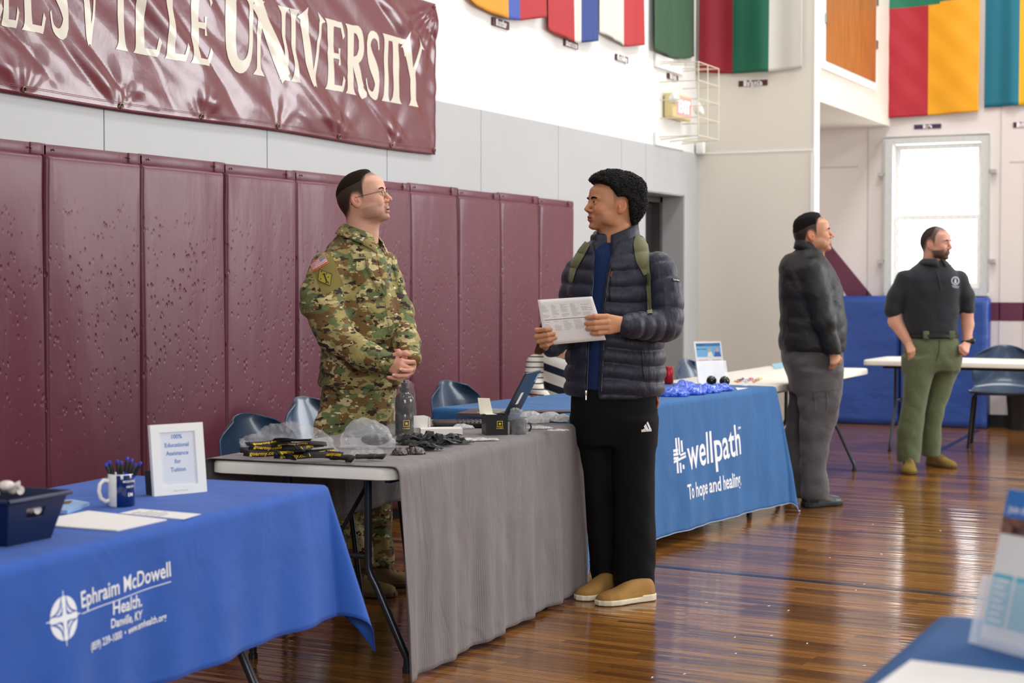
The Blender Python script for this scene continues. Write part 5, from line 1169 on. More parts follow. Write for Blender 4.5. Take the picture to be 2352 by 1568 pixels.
for sg, li in ((-1, [(1346, 893), (1350, 800), (1356, 700), (1361, 640), (1362, 585)]), (1, [(1376, 893), (1381, 800), (1384, 700), (1392, 640), (1404, 585)])):
    q.tube([S2.L(x, y, 0)+np.array([sg*.002, 0, 0])+[0, sj.hit(x+sg*4, y)[0][1]-.001, 0] for x, y in li], .0032, 6)
q.build('jacket_zipper', mat('dark_zip', sr(40, 40, 44), .35, .6), P2_)
q = MB(); p = S2.L(1346, 902, -.16); q.box(p, (.010, .006, .022), bev=.002); q.tube([p+[0, 0, -.012], p+[0, -.002, -.03]], .0035, 6); q.build('zip_pull', mat('brushed_steel'), P2_)
q = MB(); sj.strip(q, [(1406, 617), (1403, 650), (1400, 690)], 2.4, .002, .003); q.build('chest_zip', mat('dark_zip'), P2_, ang=180)
q = MB(); sj.strip(q, [(1405, 622), (1402, 636)], 1.6, .005, .004, n=6); q.build('zip_tag', mat('dark_red_tag', sr(120, 40, 50), .5), P2_, ang=180)
q = MB(); sj.strip(q, [(1474, 800), (1476, 840), (1480, 870)], 1.3, .002, .002); q.build('pocket_seam', mat('dark_zip'), P2_, ang=180)
q = MB(); sj.patch(q, [(1543, 639), (1560, 641), (1560, 647.5), (1544, 645.5)], .003, 6, 4, th=.002); q.build('sleeve_label', mat('black_label', sr(16, 16, 18), .6), P2_, ang=180)
q = MB(); sj.text(q, 'Calvin Klein', [(1545, 640.8), (1559, 642.8), (1559, 646), (1546, 644.2)], .0048, .01); q.build('sleeve_label_lettering', WT, P2_, ang=180)
cc = S2.L(1414, 556, .01); collar(P2_, cc, .086, .080, math.radians(232), PUF, hgt=.062, gap=.40, fold=False, tilt=(.022, .02))
# trousers
BLK = fabric('black_track_knit', sr(10, 10, 12), .6, fscale=5, fold=.55, fdist=.02, stretch=(1, 1, .5), sheen=.0)
R = S2.rows([(890, 1313, 1512, 0, .13), (940, 1311, 1512, 0, .135), (985, 1312, 1509, 0, .13), (1020, 1316, 1506, 0, .11)])
LA = S2.rows([(960, 1312, 1418, .02, .115), (1080, 1328, 1420, .03, .095), (1182, 1345, 1420, .04, .085), (1304, 1355, 1420, .05, .08), (1340, 1362, 1424, .05, .085)])
LB_ = S2.rows([(960, 1400, 1508, -.02, .12), (1080, 1405, 1504, -.04, .10), (1182, 1408, 1505, -.05, .095), (1250, 1410, 1508, -.06, .095), (1330, 1408, 1502, -.07, .095), (1362, 1412, 1499, -.07, .10)])
g = G((-.27, -.2, .015), (.2, .17, S2.Z(886)), .0075)
D = smin(loft(g, R, 2.3), smin(loft(g, LA, 2.2), loft(g, LB_, 2.2), .006), .03)-wrinkle(g, .010, 20, 31, (1, 1, .7))-wrinkle(g, .008, 34, 3, (1, 1, 2.2))*np.clip((.35-g.z)/.3, 0, 1)
q = MB(); soft(q, g, D, 1); tr2 = q.build('track_trousers', BLK, P2_, ang=180, fix=False); st2 = Surf(S2, tr2)
q = MB()
for (a, b_, c, d) in (((1474, 988), (1478, 984), (1481, 989), (1477, 990)), ((1478, 979), (1482.5, 973), (1489, 987.5), (1484, 988.5)), ((1484, 971), (1487, 968), (1495, 986), (1491, 987))): st2.patch(q, [a, b_, c, d], .0035, 3, 3)
st2.text(q, 'adidas', [(1472, 983.5), (1495, 981.5), (1495.5, 990), (1472.5, 992)], .0035, .03)
q.build('trouser_logo', WT, P2_, ang=180)
for o in (q,): pass
q = MB(); p = S2.L(1509.5, 925, -.05); q.tube([p+[-.002, 0, .028], p+[.005, -.004, 0], p+[-.002, 0, -.024]], .0042, 8); q.build('pocket_trim', mat('orange_pocket', sr(196, 90, 50), .7), P2_)
BLK.node_tree.nodes['Principled BSDF'].inputs['Specular IOR Level'].default_value = .22; BLK.node_tree.nodes['Principled BSDF'].inputs['Roughness'].default_value = .8
# shoes
SUE = mat('tan_suede', sr(158, 118, 62), .9, bump=.25, bscale=200, var=.12, vscale=12); SOL = mat('cream_rubber', sr(226, 214, 190), .6)
for (hx, hy, tx, ty) in ((1497, 1376, 1372, 1391), (1438, 1352, 1331, 1380)):
    h_, t_ = onz(hx, hy, 0)-S2.o, onz(tx, ty, 0)-S2.o; h_ = np.array([h_@RT, h_@FW, 0]); t_ = np.array([t_@RT, t_@FW, 0]); an = math.atan2(t_[1]-h_[1], t_[0]-h_[0]); L_ = float(np.linalg.norm(t_-h_))
    t0 = t_-np.array([math.cos(an), math.sin(an), 0])*.29
    shoe(P2_, dict(L=.29, W=.056, H=.082, m=SUE, sm=SOL, sole=.024, seam=1), hm(RZ(an), (t0[0], t0[1], .001)))
# head
B2 = MB(); sk2 = dict(skin=(200, 142, 106), lip=(170, 92, 84), stub=(120, 82, 60), sa=.28, hair=(20, 16, 15), mouth=.001, mw=.025, jaw=1.02, wide=1.0, neck=.058, nose=.112, lipx=-.0018, brow=(.0042, 0), gaze=(1, .12, .02), fade=.35, iris=(52, 32, 22), lid=.9)
M2 = hm(RZ(math.radians(198))@RY(-.10)@np.diag([1.08, 1.03, .985]), S2.L(1408, 475, -.01))
make_head(P2_, B2, sk2, M2)
g = G((-.36, -.32, .95), (.28, .16, 1.62), .014); D = loft(g, [(1.0, -.02, 0, .12, .08), (1.4, -.02, 0, .13, .08), (1.48, -.02, 0, .06, .06), (1.6, -.02, 0, .05, .05)]); D = smin(D, chain(g, [S2.L(1500, 612, -.04), S2.L(1531, 748, -.12), S2.L(1430, 745, -.255)], [.04, .04, .03], .02), .02); D = smin(D, chain(g, [S2.L(1335, 622, .07), S2.L(1312, 752, .03), S2.L(1265, 799, -.16)], [.04, .04, .03], .02), .02); soft(B2, g, D, 1, None, sr(186, 128, 92))
hA = S2.L
g = G(tuple(hA(1335, 785, 0)*[1, 0, 1]+[0, -.36, 0]), tuple(hA(1445, 708, 0)*[1, 0, 1]+[0, -.20, 0]), .0021)
K = [hA(1394, 727, -.285), hA(1396, 739.5, -.292), hA(1398, 751, -.290), hA(1400, 761, -.283)]; PI_ = [hA(1367, 726.5, -.302), hA(1366, 741, -.306), hA(1367, 753, -.304), hA(1376, 764.5, -.298)]
DI = [hA(1354, 728, -.292), hA(1353, 742, -.295), hA(1355, 753.5, -.293), hA(1364, 765, -.290)]; TI = [hA(1348.5, 729.2, -.284), hA(1346.5, 742.4, -.286), hA(1349, 753.8, -.285), hA(1359.5, 764.8, -.283)]
TH = [hA(1412, 735, -.255), hA(1395, 730, -.245), hA(1378, 733, -.248), hA(1366, 736, -.252)]
hc2 = lambda V: np.array(sr(204, 146, 110))*np.ones((len(V), 3))*(1-.05*np.sin(V[:, :1]*80)*np.sin(V[:, 2:]*90))
soft(B2, g, hand_pts(g, hA(1428, 744, -.262), K, PI_, DI, TI, TH, .0110, .026), 1, None, hc2); tipsL = TI
g = G(tuple(hA(1215, 812, 0)*[1, 0, 1]+[0, -.34, 0]), tuple(hA(1292, 740, 0)*[1, 0, 1]+[0, -.10, 0]), .0021)
K = [hA(1243, 760, -.215), hA(1242, 773, -.215), hA(1246, 784, -.21), hA(1251, 795, -.20)]; PI_ = [hA(1233, 758.5, -.262), hA(1232, 773, -.266), hA(1237, 783.5, -.262), hA(1244, 794, -.255)]
DI = [hA(1254, 756.5, -.290), hA(1258, 768.5, -.293), hA(1261, 780, -.292), hA(1258, 792.5, -.285)]; TI = [hA(1265, 756.5, -.286), hA(1272, 766.2, -.288), hA(1276, 775.5, -.287), hA(1269, 787.5, -.281)]
TH = [hA(1258, 788, -.18), hA(1252, 768, -.20), hA(1262, 758, -.235), hA(1272, 754, -.25)]
soft(B2, g, hand_pts(g, hA(1264, 798, -.165), K, PI_, DI, TI, TH, .0105, .025), 1, None, hc2)
B2.build('body', SKIN, P2_, ang=180, fix=False)
NL2 = mat('fingernail_warm', sr(206, 146, 128), .3)
nails(P2_, [(t+np.array([-.001, -.0068, .001]), (-.2, -1, .1), (-1, 0, 0)) for t in tipsL]+[(t+np.array([.002, -.0066, .001]), (.2, -1, .1), (1, 0, 0)) for t in TI], NL2)
# curly hair: a soft cap plus coils
def reg2(g):
    side = np.maximum(g.x-.004-(g.z-.04)*.55, -(g.z-.004)+.9*np.minimum(g.x+.052, 0))
    return np.where(g.z > .072+.0*g.x, g.x-.104, np.maximum(side, -.5+0*g.x))
HM2 = mat('curly_hair_black', sr(18, 14, 13), .5, bump=1.0, bscale=140, bdist=.006, spec=.4)
g = G((-.165, -.125, -.12), (.135, .125, .18), .0042)
T_ = .012+.018*np.clip((g.z-.06)/.06, 0, 1)+.016*np.clip((-g.x-.03)/.08, 0, 1)*np.clip((g.z+.09)/.08, 0, 1)
zb = np.interp(g.x.ravel(), [-.14, -.08, -.062, -.046, -.034, -.02, .0, .012, .03, .045, .07, .095, .12], [-.085, -.08, -.06, -.02, .028, .040, .040, .034, .060, .078, .088, .092, .10]).astype(np.float32)[:, None, None]
up = np.clip((g.z-zb)/.012, 0, 1); D = head_sdf(g, sk2)-(T_*up-.005*(1-up))-wrinkle(g, .007, 110, 5)*up
Vh, Fh = g.mesh(D); q = MB(); q.add(Vh@M2[:3, :3].T+M2[:3, 3], Fh)
ctr = np.array([-.01, 0, .04]); sel = np.random.RandomState(3).permutation(len(Vh))[:6500]; gd_ = Vh-ctr; gd_ /= np.linalg.norm(gd_, axis=1)[:, None]; rr_ = np.random.RandomState(5)
for i in sel:
    p, n = Vh[i], gd_[i]
    if p[2] < np.interp(p[0], [-.14, -.08, -.062, -.046, -.034, -.02, .0, .012, .03, .045, .07, .095, .12], [-.085, -.08, -.06, -.02, .028, .040, .040, .034, .060, .078, .088, .092, .10])+.006: continue
    if n@(p-ctr) < .06: continue
    Fm = frame_from(rr_.normal(size=3), z=n+rr_.normal(size=3)*.5); R_ = rr_.uniform(.0035, .0065); k = rr_.uniform(.7, 1.15)*2*math.pi; a0 = rr_.uniform(0, 6.28)
    pts = [p+n*rr_.uniform(-.002, .003)+Fm@np.array([R_*math.cos(a0+a), R_*math.sin(a0+a), .004*a/6.28]) for a in np.linspace(0, k, 8)]
    q2 = np.array(pts)@M2[:3, :3].T+M2[:3, 3]; q.tube(q2, .0010, 3, cap=False)
q.build('curly_hair', HM2, P2_, ang=180, fix=False)
# paper
pp = empty('paper_sheet', tuple(S2.o), AZ, 'white printed sheet held in both hands by the person in the puffer jacket', 'paper')
c = [S2.L(1234.7, 688.4, -.274), S2.L(1360, 680.5, -.270), S2.L(1392, 780.5, -.268), S2.L(1252, 793, -.272)]
pfn = lambda u, v, e=0.0: (np.array(c[3])*(1-u)+np.array(c[2])*u)*(1-v)+(np.array(c[0])*(1-u)+np.array(c[1])*u)*v+np.array([0, .006*math.sin(u*3.1)-.002*math.sin(v*5)-e, 0])
q = MB(); q.grid(16, 12, lambda i, j: pfn(i/15, j/11)); o = q.build('sheet', mat('white_paper', sr(236, 232, 230), .7), pp, ang=180); solidify(o, .0006, -1)
q = MB(); q.grid(16, 2, lambda i, j: pfn(.06+.94*i/15, .542+.01*j, .0012)); q.build('maroon_rule', mat('maroon_ink', sr(96, 44, 60), .7), pp, ang=180, fix=False)
q = MB(); rr_ = np.random.RandomState(9)
for blk, (v0, v1, n) in enumerate(((.60, .86, 11), (.30, .50, 8))):
    for k in range(n):
        v = v0+(v1-v0)*k/(n-1)
        for (ua, ub) in ((.05, .18), (.22, .34), (.38, .53), (.56, .72), (.75, .95)):
            if rr_.rand() < .85: ub_ = ua+(ub-ua)*rr_.uniform(.4, 1); q.add([pfn(ua, v, .0009), pfn(ub_, v, .0009), pfn(ub_, v+.007, .0009), pfn(ua, v+.007, .0009)], [(0, 1, 2, 3)])
q.build('printed_rows', mat('grey_ink', sr(172, 170, 178), .7), pp, ang=180, fix=False)
# backpack
bk_ = empty('backpack', tuple(S2.o), AZ, 'olive backpack worn by the person in the puffer jacket, only its straps showing', 'backpack')
OLV = fabric('olive_webbing', sr(106, 106, 72), .8, fscale=40, fold=.2, fdist=.002)
g = G((-.13, .10, 1.02), (.16, .32, 1.5), .009); D = loft(g, [(1.05, .015, .20, .115, .075), (1.2, .015, .21, .12, .08), (1.4, .015, .20, .11, .07), (1.46, .015, .19, .07, .05)], 3.0)-wrinkle(g, .006, 20, 2); q = MB(); soft(q, g, D, 1); q.build('pack_body', OLV, bk_, ang=180, fix=False)
q = MB(); sj.strip(q, [(1474, 541), (1470, 562), (1475, 595), (1486, 630)], [14, 16, 16, 9], .004, .007, n=30); q.build('shoulder_strap', OLV, bk_, ang=180)
q = MB(); sj.strip(q, [(1350, 560), (1332, 585), (1318, 615), (1313, 650)], [7, 11, 8, 3], .004, .007, n=30); q.build('shoulder_strap', OLV, bk_, ang=180)
q = MB(); sj.strip(q, [(1490, 628), (1490.5, 655)], 7, .008, .004, n=8); q.build('strap_buckle', mat('olive_plastic', sr(84, 84, 58), .5), bk_, ang=180)
q = MB(); sj.strip(q, [(1490, 652), (1491.5, 690), (1492.5, 722)], 6.2, .004, .004, n=20); q.build('strap_webbing', OLV, bk_, ang=180)
# ------------------------------------------------------------------ 3 man in black jacket
S3 = Fig(1875, 10.27, 'person in black hooded jacket and grey cargo trousers facing right, hand in pocket'); P3 = S3.P
BJ = fabric('black_jacket_shell', sr(22, 23, 25), .55, fscale=7, fold=.7, fdist=.02, sheen=.0)
R = S3.rows([(806, 1794, 1938, 0, .18), (790, 1790, 1941, 0, .19), (774, 1789, 1943, 0, .19), (760, 1794, 1943, 0, .185), (744, 1791, 1943, 0, .19), (725, 1793, 1941, 0, .185), (700, 1792, 1938, 0, .185), (670, 1790, 1935, 0, .18), (645, 1790, 1928, 0, .17), (615, 1800, 1912, 0, .16), (595, 1812, 1898, 0, .13), (575, 1826, 1884, 0, .09), (565, 1834, 1876, 0, .08)])
g = G((-.30, -.36, S3.Z(808)-.01), (.24, .24, S3.Z(560)), .0085)
D = loft(g, R, 2.3); D = smin(D, ell(g, S3.L(1812, 618, .0), (.055, .09, .09)), .05)
D = smin(D, chain(g, [S3.L(1863, 622, -.12), S3.L(1880, 680, -.17), S3.L(1893, 735, -.2), S3.L(1914, 808, -.2)], [.082, .074, .066, .050], .03), .02)
D = smin(D, chain(g, [S3.L(1874, 625, .10), S3.L(1905, 700, .15), S3.L(1920, 780, .12)], [.07, .065, .05], .03), .02)
D = D-wrinkle(g, .016, 22, 7, (1, 1, 1.6))-wrinkle(g, .006, 50, 9); q = MB(); soft(q, g, D, 1); jk3 = q.build('hooded_jacket', BJ, P3, ang=180, fix=False); s3 = Surf(S3, jk3)
collar(P3, S3.L(1859, 570, 0), .070, .068, -.2, BJ, hgt=.030, gap=.35, fold=False, tilt=(-.03, 0))
GRC = fabric('grey_cargo_cloth', sr(80, 76, 78), .85, fscale=8, fold=.6, fdist=.02)
R = S3.rows([(795, 1795, 1936, 0, .17), (830, 1796, 1935, 0, .175), (862, 1812, 1934, 0, .16), (900, 1815, 1932, 0, .13)])
LA = S3.rows([(850, 1826, 1934, -.07, .115), (900, 1832, 1933, -.08, .105), (961, 1836, 1924, -.09, .095), (1020, 1837, 1904, -.10, .085), (1079, 1838, 1897, -.11, .08), (1128, 1840, 1906, -.12, .088), (1146, 1842, 1900, -.12, .085)])
LB_ = S3.rows([(850, 1808, 1900, .08, .10), (918, 1813, 1880, .09, .09), (968, 1805, 1870, .10, .085), (1026, 1797, 1862, .11, .08), (1079, 1801, 1860, .11, .078), (1140, 1802, 1862, .12, .08)])
g = G((-.25, -.25, .03), (.20, .24, S3.Z(792)), .009)
D = smin(loft(g, R, 2.3), smin(loft(g, LA, 2.2), loft(g, LB_, 2.2), .006), .03); D = smin(D, ell(g, S3.L(1900, 925, -.15), (.075, .035, .085)), .012)
D = D-wrinkle(g, .016, 22, 17, (1, 1, 1.3)); q = MB(); soft(q, g, D, 1); tr3 = q.build('cargo_trousers', GRC, P3, ang=180, fix=False); t3 = Surf(S3, tr3)
q = MB(); t3.patch(q, [(1866, 884), (1932, 878), (1932, 894), (1866, 900)], .003, 8, 4, th=.006); t3.strip(q, [(1870, 902), (1872, 925), (1872, 944)], 1.5, .002, .003); t3.strip(q, [(1898, 902), (1900, 925), (1898, 942)], 1.5, .002, .003); q.build('cargo_pocket', GRC, P3, ang=180)
BSH = mat('black_shoe_leather', sr(30, 31, 30), .4, bump=.3, bscale=60)
for (hx, hy, tx, ty) in ((1845, 1166, 1957, 1155), (1806, 1140, 1900, 1118)):
    h_, t_ = onz(hx, hy, 0)-S3.o, onz(tx, ty, 0)-S3.o; an = math.atan2((t_-h_)@FW, (t_-h_)@RT); shoe(P3, dict(L=.31, W=.055, H=.085, m=BSH, sm=mat('black_sole', sr(20, 20, 20), .6), laces=4, sole=.028), hm(RZ(an), (h_@RT, h_@FW, .001)))
B3 = MB(); sk3 = dict(skin=(196, 142, 110), lip=(168, 100, 92), stub=(128, 96, 78), sa=.22, hair=(26, 22, 22), jaw=1.12, wide=1.1, neck=.070, fade=.95, gaze=(1, 0, 0))
M3 = hm(RZ(-.18)@RY(-.16)@np.diag([1.06, 1.06, .98]), S3.L(1866, 541, 0))
make_head(P3, B3, sk3, M3, .003);
hair_cap(P3, sk3, M3, [(-.12, .0), (-.06, .01), (.0, .034), (.030, .042), (.045, .08), (.07, .098), (.10, .11)], lambda g: .003+.014*np.clip((g.z-.06)/.05, 0, 1), wr_=(.003, 120), ramp=.055)
g = G((-.14, -.28, .85), (.16, .12, 1.62), .014); soft(B3, g, smin(loft(g, [(1.1, 0, 0, .10, .08), (1.45, -.02, 0, .08, .08), (1.58, -.03, 0, .055, .055)]), chain(g, [S3.L(1863, 622, -.08), S3.L(1893, 735, -.19), S3.L(1916, 815, -.2)], [.04, .035, .03], .02), .02), 1, None, sr(196, 142, 110))
hA = S3.L; g = G(tuple(hA(1890, 845, 0)*[1, 0, 1]+[0, -.30, 0]), tuple(hA(1940, 800, 0)*[1, 0, 1]+[0, -.10, 0]), .003)
K = [hA(1924, 827, -.205), hA(1920, 831, -.215), hA(1915, 833, -.22), hA(1911, 834, -.22)]; dn = np.array([-.004, .03, -.022]); soft(B3, g, hand_pts(g, hA(1916, 814, -.2), K, [k+dn for k in K], [k+dn*1.6 for k in K], [k+dn*2 for k in K], [hA(1922, 818, -.19), hA(1929, 824, -.19), hA(1928, 832, -.185)], .0098, .027), 1, None, sr(196, 142, 110))
B3.build('body', SKIN, P3, ang=180, fix=False)
# ------------------------------------------------------------------ 4 man in black polo
S4 = Fig(2135, 12.2, 'bearded person in black polo shirt and olive green trousers, hands in pockets'); P4 = S4.P
POLO = fabric('black_polo_pique', sr(22, 25, 32), .85, fscale=6, fold=.5, fdist=.018)
R = S4.rows([(772, 2086, 2196, 0, .135), (755, 2081, 2198, 0, .14), (735, 2076, 2199, 0, .14), (700, 2072, 2202, 0, .14), (665, 2068, 2204, 0, .145), (640, 2070, 2204, 0, .14), (622, 2084, 2196, 0, .12), (608, 2102, 2182, 0, .095), (598, 2114, 2172, 0, .08)])
g = G((-.36, -.22, S4.Z(775)-.01), (.36, .22, S4.Z(594)), .0085); D = loft(g, R, 2.35)
D = smin(D, chain(g, [S4.L(2079, 642, 0), S4.L(2060, 680, 0), S4.L(2051, 712, 0)], [.072, .066, .066], .03), .02); D = smin(D, chain(g, [S4.L(2202, 642, 0), S4.L(2216, 680, 0), S4.L(2220, 708, 0)], [.068, .064, .062], .03), .02)
D = smax(D, -(g.z-(S4.Z(716)+0*g.x))*np.where(np.abs(g.x-S4.L(2137, 700)[0]) > .215, 1, -50), .004) if False else D
D = D-wrinkle(g, .010, 20, 6, (1, 1, 1.2)); q = MB(); soft(q, g, D, 1); po = q.build('polo_shirt', POLO, P4, ang=180, fix=False); s4 = Surf(S4, po)
collar(P4, S4.L(2143, 604, -.01), .074, .068, math.radians(-70), POLO, hgt=.028, gap=.2, tip=.02, flare=.014)
q = MB(); s4.strip(q, [(2152, 625), (2158, 650), (2161, 668)], 2.2, .001, .003); q.build('polo_placket', POLO, P4, ang=180)
q = MB(); r_ = 8.2
ring = [(2193.5+r_*math.cos(a), 645+r_*math.sin(a)*1.05) for a in np.linspace(0, 2*np.pi, 22)]; s4.strip(q, ring, 1.1, .003, .001, n=40)
for (x, y, a, b_) in ((2193.5, 643, 2.5, 3), (2193.5, 648, 3.5, 2.5)): s4.patch(q, [(x-a*.6, y-b_), (x+a*.6, y-b_), (x+a, y+b_), (x-a, y+b_)], .004, 3, 3)
for k, (y, w_) in enumerate(((657, 8), (660, 6))): s4.strip(q, [(2193.5-w_, y-1), (2193.5+w_, y+1)], .7, .003, .001, n=6)
q.build('chest_emblem', mat('grey_embroidery', sr(176, 176, 186), .8), P4, ang=180)
GRN4 = fabric('olive_green_twill', sr(84, 92, 62), .85, fscale=8, fold=.6, fdist=.02)
R = S4.rows([(772, 2086, 2197, 0, .13), (800, 2076, 2208, 0, .14), (835, 2074, 2205, 0, .14), (852, 2075, 2200, 0, .12)])
LA = S4.rows([(820, 2074, 2152, -.03, .11), (852, 2074, 2146, -.03, .105), (882, 2076, 2137, -.04, .10), (923, 2074, 2127, -.04, .092), (984, 2062, 2120, -.05, .088), (1042, 2059, 2114, -.06, .085), (1066, 2064, 2110, -.06, .085)])
LB_ = S4.rows([(820, 2135, 2208, .03, .11), (852, 2138, 2200, .04, .10), (903, 2128, 2184, .05, .092), (935, 2122, 2171, .05, .085), (985, 2117, 2161, .06, .08), (1013, 2116, 2162, .06, .085), (1048, 2118, 2158, .06, .085)])
g = G((-.28, -.2, .06), (.28, .2, S4.Z(768)), .009)
D = smin(loft(g, R, 2.3), smin(loft(g, LA, 2.2), loft(g, LB_, 2.2), .008), .03)-wrinkle(g, .014, 24, 13, (1, 1, 1.6)); q = MB(); soft(q, g, D, 1); tr4 = q.build('olive_trousers', GRN4, P4, ang=180, fix=False); t4 = Surf(S4, tr4)
q = MB(); c = S4.L(2141, 770, 0); q.tube([c+[.178*math.cos(a), .138*math.sin(a), .0] for a in np.linspace(0, 2*np.pi, 33)], .02, 6, cap=False, flat=1.0); q.build('belt', mat('black_belt', sr(18, 18, 22), .5), P4)
q = MB()
for x in (2127, 2186): MB().box(S4.L(x, 769, -.13 if x < 2150 else -.12), (.042, .03, .056), bev=.006).build('belt_loop', GRN4, P4)

q = MB(); t4.strip(q, [(2158, 782), (2157, 805), (2150, 830)], .8, .001, .002); q.build('fly_seam', mat('dark_olive_seam', sr(46, 50, 36), .9), P4, ang=180)
TB4 = mat('khaki_boot', sr(118, 96, 34), .85, bump=.3, bscale=80)
for (hx, hy, tx, ty) in ((2090, 1066, 2088, 1090), (2128, 1066, 2192, 1076)):
    h_, t_ = onz(hx, hy, 0)-S4.o, onz(tx, ty, 0)-S4.o; an = math.atan2((t_-h_)@FW, (t_-h_)@RT); u_ = np.array([math.cos(an), math.sin(an)]); tt_ = np.array([t_@RT, t_@FW]); h0 = tt_-u_*.30
    shoe(P4, dict(L=.30, W=.056, H=.085, shaft=.16, m=TB4, sm=mat('khaki_boot_sole', sr(86, 68, 28), .8), laces=4), hm(RZ(an), (h0[0], h0[1], .001)))
B4 = MB(); sk4 = dict(skin=(196, 146, 126), lip=(160, 100, 96), stub=(58, 44, 40), sa=.92, hair=(56, 44, 42), jaw=1.05, wide=1.0, neck=.062, fade=.85, gaze=(1, 0, 0))
M4 = hm(RZ(math.radians(-38))@RY(-.02)@np.diag([1.05, 1.05, 1.02]), S4.L(2149, 562, 0)); make_head(P4, B4, sk4, M4, .003)
hair_cap(P4, sk4, M4, [(-.12, -.05), (-.06, -.02), (-.04, .02), (-.02, .045), (.0, .05), (.012, .08), (.02, .15), (.1, .2)], .0022, wr_=(.0006, 200), ramp=.012)
g = G((-.36, -.14, .8), (.36, .12, 1.6), .014)
D = loft(g, [(1.0, .01, 0, .12, .08), (1.35, .01, 0, .13, .08), (1.44, .02, 0, .07, .07), (1.56, .03, 0, .055, .055)])
hA = S4.L
D = smin(D, chain(g, [hA(2079, 650, 0), hA(2056, 710, 0), hA(2056, 738, 0), hA(2086, 786, -.05)], [.045, .046, .050, .036], .02), .02); D = smin(D, chain(g, [hA(2202, 650, 0), hA(2220, 715, 0), hA(2222, 745, 0), hA(2221, 782, -.04)], [.045, .049, .047, .033], .02), .02)
soft(B4, g, D, 1, None, sr(202, 148, 124))
g = G(tuple(hA(2072, 830, 0)*[1, 0, 1]+[0, -.20, 0]), tuple(hA(2112, 775, 0)*[1, 0, 1]+[0, .02, 0]), .0032); K = [hA(2099, 802, -.11), hA(2096, 806, -.12), hA(2091, 809, -.12), hA(2087, 809, -.115)]; dn = np.array([.004, .01, -.03])
soft(B4, g, hand_pts(g, hA(2087, 789, -.06), K, [k+dn for k in K], [k+dn*1.7 for k in K], [k+dn*2.2 for k in K], None, .0098, .026), 1, None, sr(202, 148, 124))
g = G(tuple(hA(2192, 828, 0)*[1, 0, 1]+[0, -.20, 0]), tuple(hA(2240, 772, 0)*[1, 0, 1]+[0, .04, 0]), .0032); K = [hA(2210, 799, -.12), hA(2213, 804, -.13), hA(2217, 808, -.13), hA(2221, 809, -.12)]
soft(B4, g, hand_pts(g, hA(2221, 786, -.05), K, [k+[-.012, .004, -.018] for k in K], [k+[-.018, .03, -.016] for k in K], [k+[-.01, .045, -.008] for k in K], [hA(2214, 792, -.08), hA(2205, 796, -.10), hA(2200, 804, -.10)], .0098, .027), 1, None, sr(202, 148, 124))
B4.build('body', SKIN, P4, ang=180, fix=False)
wt_ = MB(); c = hA(2222, 783, -.045); wt_.tube([c+np.array([.036*math.cos(a), .036*math.sin(a), .004*math.cos(a)]) for a in np.linspace(0, 2*np.pi, 20)], .010, 6, cap=False); wt_.ball(c+np.array([.030, -.028, 0]), (.022, .014, .022)); wt_.build('wristwatch', mat('black_watch', sr(20, 22, 26), .35), P4)
# ------------------------------------------------------------------ 5 seated woman in striped top
S5 = Fig(1285, 9.75, 'seated person in black and white striped top, mostly hidden behind the student'); P5 = S5.P
m = mat('striped_knit', (.8, .8, .76), .9, bump=.2, bscale=300, bdist=.001); N, L = m.node_tree.nodes, m.node_tree.links; b = N['Principled BSDF']
tc = N.new('ShaderNodeTexCoord'); sp = N.new('ShaderNodeSeparateXYZ'); L.new(tc.outputs['Object'], sp.inputs[0])
ma = N.new('ShaderNodeMath'); ma.operation = 'MULTIPLY_ADD'; ma.inputs[1].default_value = .35; L.new(sp.outputs[0], ma.inputs[0]); L.new(sp.outputs[2], ma.inputs[2])
def band(src, per, duty, ph=0):
    a = N.new('ShaderNodeMath'); a.operation = 'MULTIPLY_ADD'; a.inputs[1].default_value = 1/per; a.inputs[2].default_value = ph; L.new(src, a.inputs[0]); f = N.new('ShaderNodeMath'); f.operation = 'FRACT'; L.new(a.outputs[0], f.inputs[0]); g_ = N.new('ShaderNodeMath'); g_.operation = 'LESS_THAN'; g_.inputs[1].default_value = duty; L.new(f.outputs[0], g_.inputs[0]); return g_.outputs[0]
wide = band(ma.outputs[0], .105, .42, .15); thin = band(sp.outputs[2], .030, .22)
selx = N.new('ShaderNodeMath'); selx.operation = 'LESS_THAN'; selx.inputs[1].default_value = -.095; L.new(sp.outputs[0], selx.inputs[0])
mx = N.new('ShaderNodeMix'); mx.data_type = 'FLOAT'; L.new(selx.outputs[0], mx.inputs[0]); L.new(wide, mx.inputs[2]); L.new(thin, mx.inputs[3])
cm = N.new('ShaderNodeMix'); cm.data_type = 'RGBA'; L.new(mx.outputs[0], cm.inputs['Factor']); cm.inputs[6].default_value = (*sr(232, 226, 214), 1); cm.inputs[7].default_value = (*sr(24, 32, 46), 1); L.new(cm.outputs[2], b.inputs['Base Color'])
R = S5.rows([(985, 1235, 1345, 0, .12), (900, 1240, 1340, 0, .11), (860, 1236, 1345, 0, .115), (830, 1232, 1348, 0, .11), (815, 1240, 1338, 0, .09), (800, 1262, 1312, 0, .065)])
g = G((-.24, -.26, .55), (.2, .16, S5.Z(796)), .0085); D = loft(g, R, 2.2)
D = smin(D, chain(g, [hA_ for hA_ in (S5.L(1230, 836, 0), S5.L(1222, 885, -.05), S5.L(1250, 915, -.20))], [.058, .055, .042], .02), .012); D = smin(D, chain(g, [S5.L(1345, 838, 0), S5.L(1352, 890, -.05), S5.L(1320, 915, -.2)], [.055, .05, .042], .02), .012)
D = D-wrinkle(g, .008, 24, 4); D = smax(D, -rc(g, S5.L(1292, 795, -.13), S5.L(1298, 822, -.15), .055, .03), .008); q = MB(); soft(q, g, D, 1); q.build('striped_top', m, P5, ang=180, fix=False)
